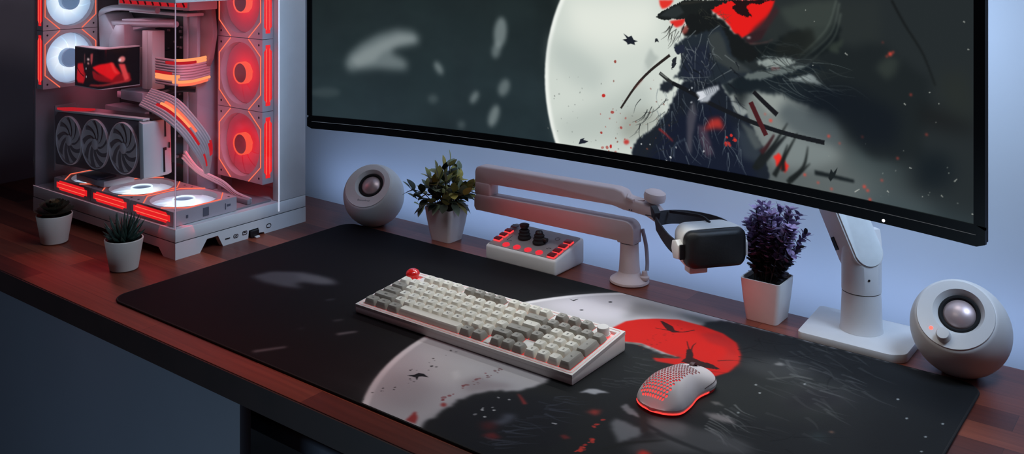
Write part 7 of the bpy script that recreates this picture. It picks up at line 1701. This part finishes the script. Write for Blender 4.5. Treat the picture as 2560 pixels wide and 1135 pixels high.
# lower body, glowing rim and base
def outline(k=1.0, n=80):
    out = []
    for i in range(n // 2 + 1):
        t = -1 + 2 * i / (n // 2); out.append((half_w(t) * k, t * MLn * k))
    return out + [(-x, y) for x, y in out[::-1] if True]
ol = []
for p in outline():
    if not ol or (Vector(p) - Vector(ol[-1])).length > 0.0003: ol.append(p)
b = new(); lv = [(0.985, 0.0042), (1.0, 0.0075)]
rg = [[b.verts.new((x * k, y * k, z)) for x, y in ol] for k, z in lv]; n_ = len(ol)
for A, B in zip(rg[:-1], rg[1:]):
    for i in range(n_): b.faces.new([A[i], A[(i + 1) % n_], B[(i + 1) % n_], B[i]])
bmesh.ops.recalc_face_normals(b, faces=b.faces[:])
obj('side_wall', b, M_WHITEP, ms)
b = new(); add_tube(b, [(x * 0.99, y * 0.99, 0.0034) for x, y in ol if y < 0.03], 0.0009, 8); obj('glow_rim', b, glow('mouse rim glow', srgb(255, 66, 60), 1.3), ms)
b = new(); add_prism(b, [(x * 0.95, y * 0.95) for x, y in ol], 'z', 0.0006, 0.0036); obj('base', b, mk('dark red base', srgb(70, 14, 16), 0.5, emis=srgb(120, 10, 12), estr=0.3), ms)
b = new()
for (x, y) in ((0, 0.045), (0, -0.045)): add_box(b, x - 0.012, x + 0.012, y - 0.005, y + 0.005, 0.0001, 0.0005)
obj('glide_foot', b, M_WHITEP, ms)
WZ = top_z(0.70, 0.0)
b = new(); add_lathe_closed(b, [(0.0052, -0.003), (0.0072, -0.0026), (0.0076, 0), (0.0072, 0.0026), (0.0052, 0.003)], 28, Matrix.Translation((0, 0.70 * MLn, WZ - 0.0035)) @ Matrix.Rotation(PI / 2, 4, 'Y')); obj('scroll_wheel', b, mk('dark red wheel', srgb(70, 24, 30), 0.5), ms)
b = new()
def strip_on_shell(t0, t1, u0, u1, w=0.012):
    P = [(t0 + (t1 - t0) * i / 6, u0 + (u1 - u0) * i / 6) for i in range(7)]
    add_tube(b, [shell_pt(p, q, 0.0001) for p, q in P], 0.0005, 5)
strip_on_shell(0.50, 0.58, 0.02, 0.02); strip_on_shell(0.42, 0.47, 0.04, 0.04); strip_on_shell(0.62, 0.98, 0.05, 0.04)
strip_on_shell(0.36, 0.98, 0.99, 0.93); strip_on_shell(0.66, 0.70, -0.55, -0.40)
obj('button_gap', b, mk('dark gap', srgb(60, 44, 48), 0.6), ms)

# ================================================================== LIGHT
def area(name, loc, target, sx, sy, power, col, spread=180):
    l = bpy.data.lights.new(name, 'AREA'); l.shape = 'RECTANGLE'; l.size = sx; l.size_y = sy; l.energy = power; l.color = col; l.spread = R(spread)
    o = bpy.data.objects.new(name, l); COL.objects.link(o); o.location = loc
    d = Vector(target) - Vector(loc); o.rotation_euler = d.to_track_quat('-Z', 'Y').to_euler()
    return o
area('wall_wash_light', (-0.82, 1.33, 0.46), (-0.82, 1.52, 0.44), 1.15, 0.16, 2.15, srgb(180, 206, 246))
area('desk_rear_strip', (-0.72, 1.430, -0.012), (-0.72, 1.52, 0.06), 1.85, 0.015, 0.85, srgb(172, 198, 250))
area('wall_corner_wash', (-0.02, 1.40, 0.75), (-0.05, 1.52, 0.5), 0.3, 0.3, 0.55, srgb(180, 206, 246))
area('overhead_fill', (-0.62, 1.16, 1.35), (-0.68, 1.10, 0.0), 0.5, 0.4, 4.0, srgb(236, 240, 248))  # soft light added overhead, above the frame
area('over_monitor_key', (-0.70, 1.21, 0.80), (-0.70, 1.08, 0.0), 0.5, 0.05, 1.3, srgb(246, 246, 240))  # key light added above the monitor, no lamp body there
area('under_monitor_fill', (-0.72, 1.222, 0.208), (-0.72, 1.180, 0.0), 0.8, 0.012, 0.45, srgb(246, 246, 244), 120)  # added low light for bright key tops and a shadow before the keyboard
area('left_fill', (-0.92, 1.0, 0.66), (-1.44, 1.2, 0.20), 0.25, 0.25, 0.75, srgb(180, 214, 255), 90)  # added cool fill out of view, brightens the computer's white column
area('right_fill', (-0.06, 1.26, 0.64), (-0.40, 1.35, 0.12), 0.18, 0.18, 0.55, srgb(190, 216, 250), 80)  # added cool fill out of view, brightens the stand arm and right speaker
area('room_fill', (-0.2, -0.5, 0.8), (-0.9, 0.9, 0.0), 0.9, 0.7, 0.45, srgb(255, 178, 170))
area('low_cool_fill', (-1.00, -0.10, -0.25), (-1.12, 0.77, -0.28), 0.4, 0.3, 2.4, srgb(176, 206, 232))
def point(name, loc, power, col, r=0.02):
    l = bpy.data.lights.new(name, 'POINT'); l.energy = power; l.color = col; l.shadow_soft_size = r
    o = bpy.data.objects.new(name, l); COL.objects.link(o); o.location = loc
point('red_fan_light', (-1.53, 1.10, 0.33), 0.16, srgb(255, 56, 80))
point('red_fan_light', (-1.55, 1.12, 0.15), 0.13, srgb(255, 56, 80))
point('case_back_fill', (-1.885, 1.10, 0.24), 0.03, srgb(255, 120, 150))  # added pink fill, lifts the dark back of the case
point('white_fan_light', (-1.83, 1.05, 0.385), 0.05, srgb(220, 236, 255))
area('case_inner_fill', (-1.68, 1.03, 0.415), (-1.68, 1.05, 0.0), 0.3, 0.06, 0.17, srgb(255, 160, 178))  # added pink fill below the case top, no lamp fitted there
area('keyboard_spill', (-0.58, 1.265, 0.040), (-0.545, 1.36, 0.035), 0.07, 0.03, 0.0045, srgb(255, 70, 56), 110)
area('control_box_spill', (-0.93, 1.300, 0.075), (-0.93, 1.37, 0.095), 0.20, 0.02, 0.009, srgb(255, 84, 84), 130)
point('mouse_glow', (-0.535, 0.985, 0.02), 0.004, srgb(255, 50, 46), 0.012)
area('desk_red_spill', (-1.55, 0.93, 0.05), (-1.45, 0.80, 0.0), 0.35, 0.02, 0.05, srgb(255, 60, 70))
area('front_edge_fill', (-1.15, 0.86, 0.30), (-1.12, 0.775, 0.0), 0.6, 0.03, 0.10, srgb(255, 96, 76), 70)  # added red fill hung over the front of the desk
w = bpy.data.worlds.new('world'); SC.world = w; w.use_nodes = True
bg = w.node_tree.nodes['Background']; bg.inputs['Color'].default_value = (*srgb(150, 160, 190), 1); bg.inputs['Strength'].default_value = 0.035
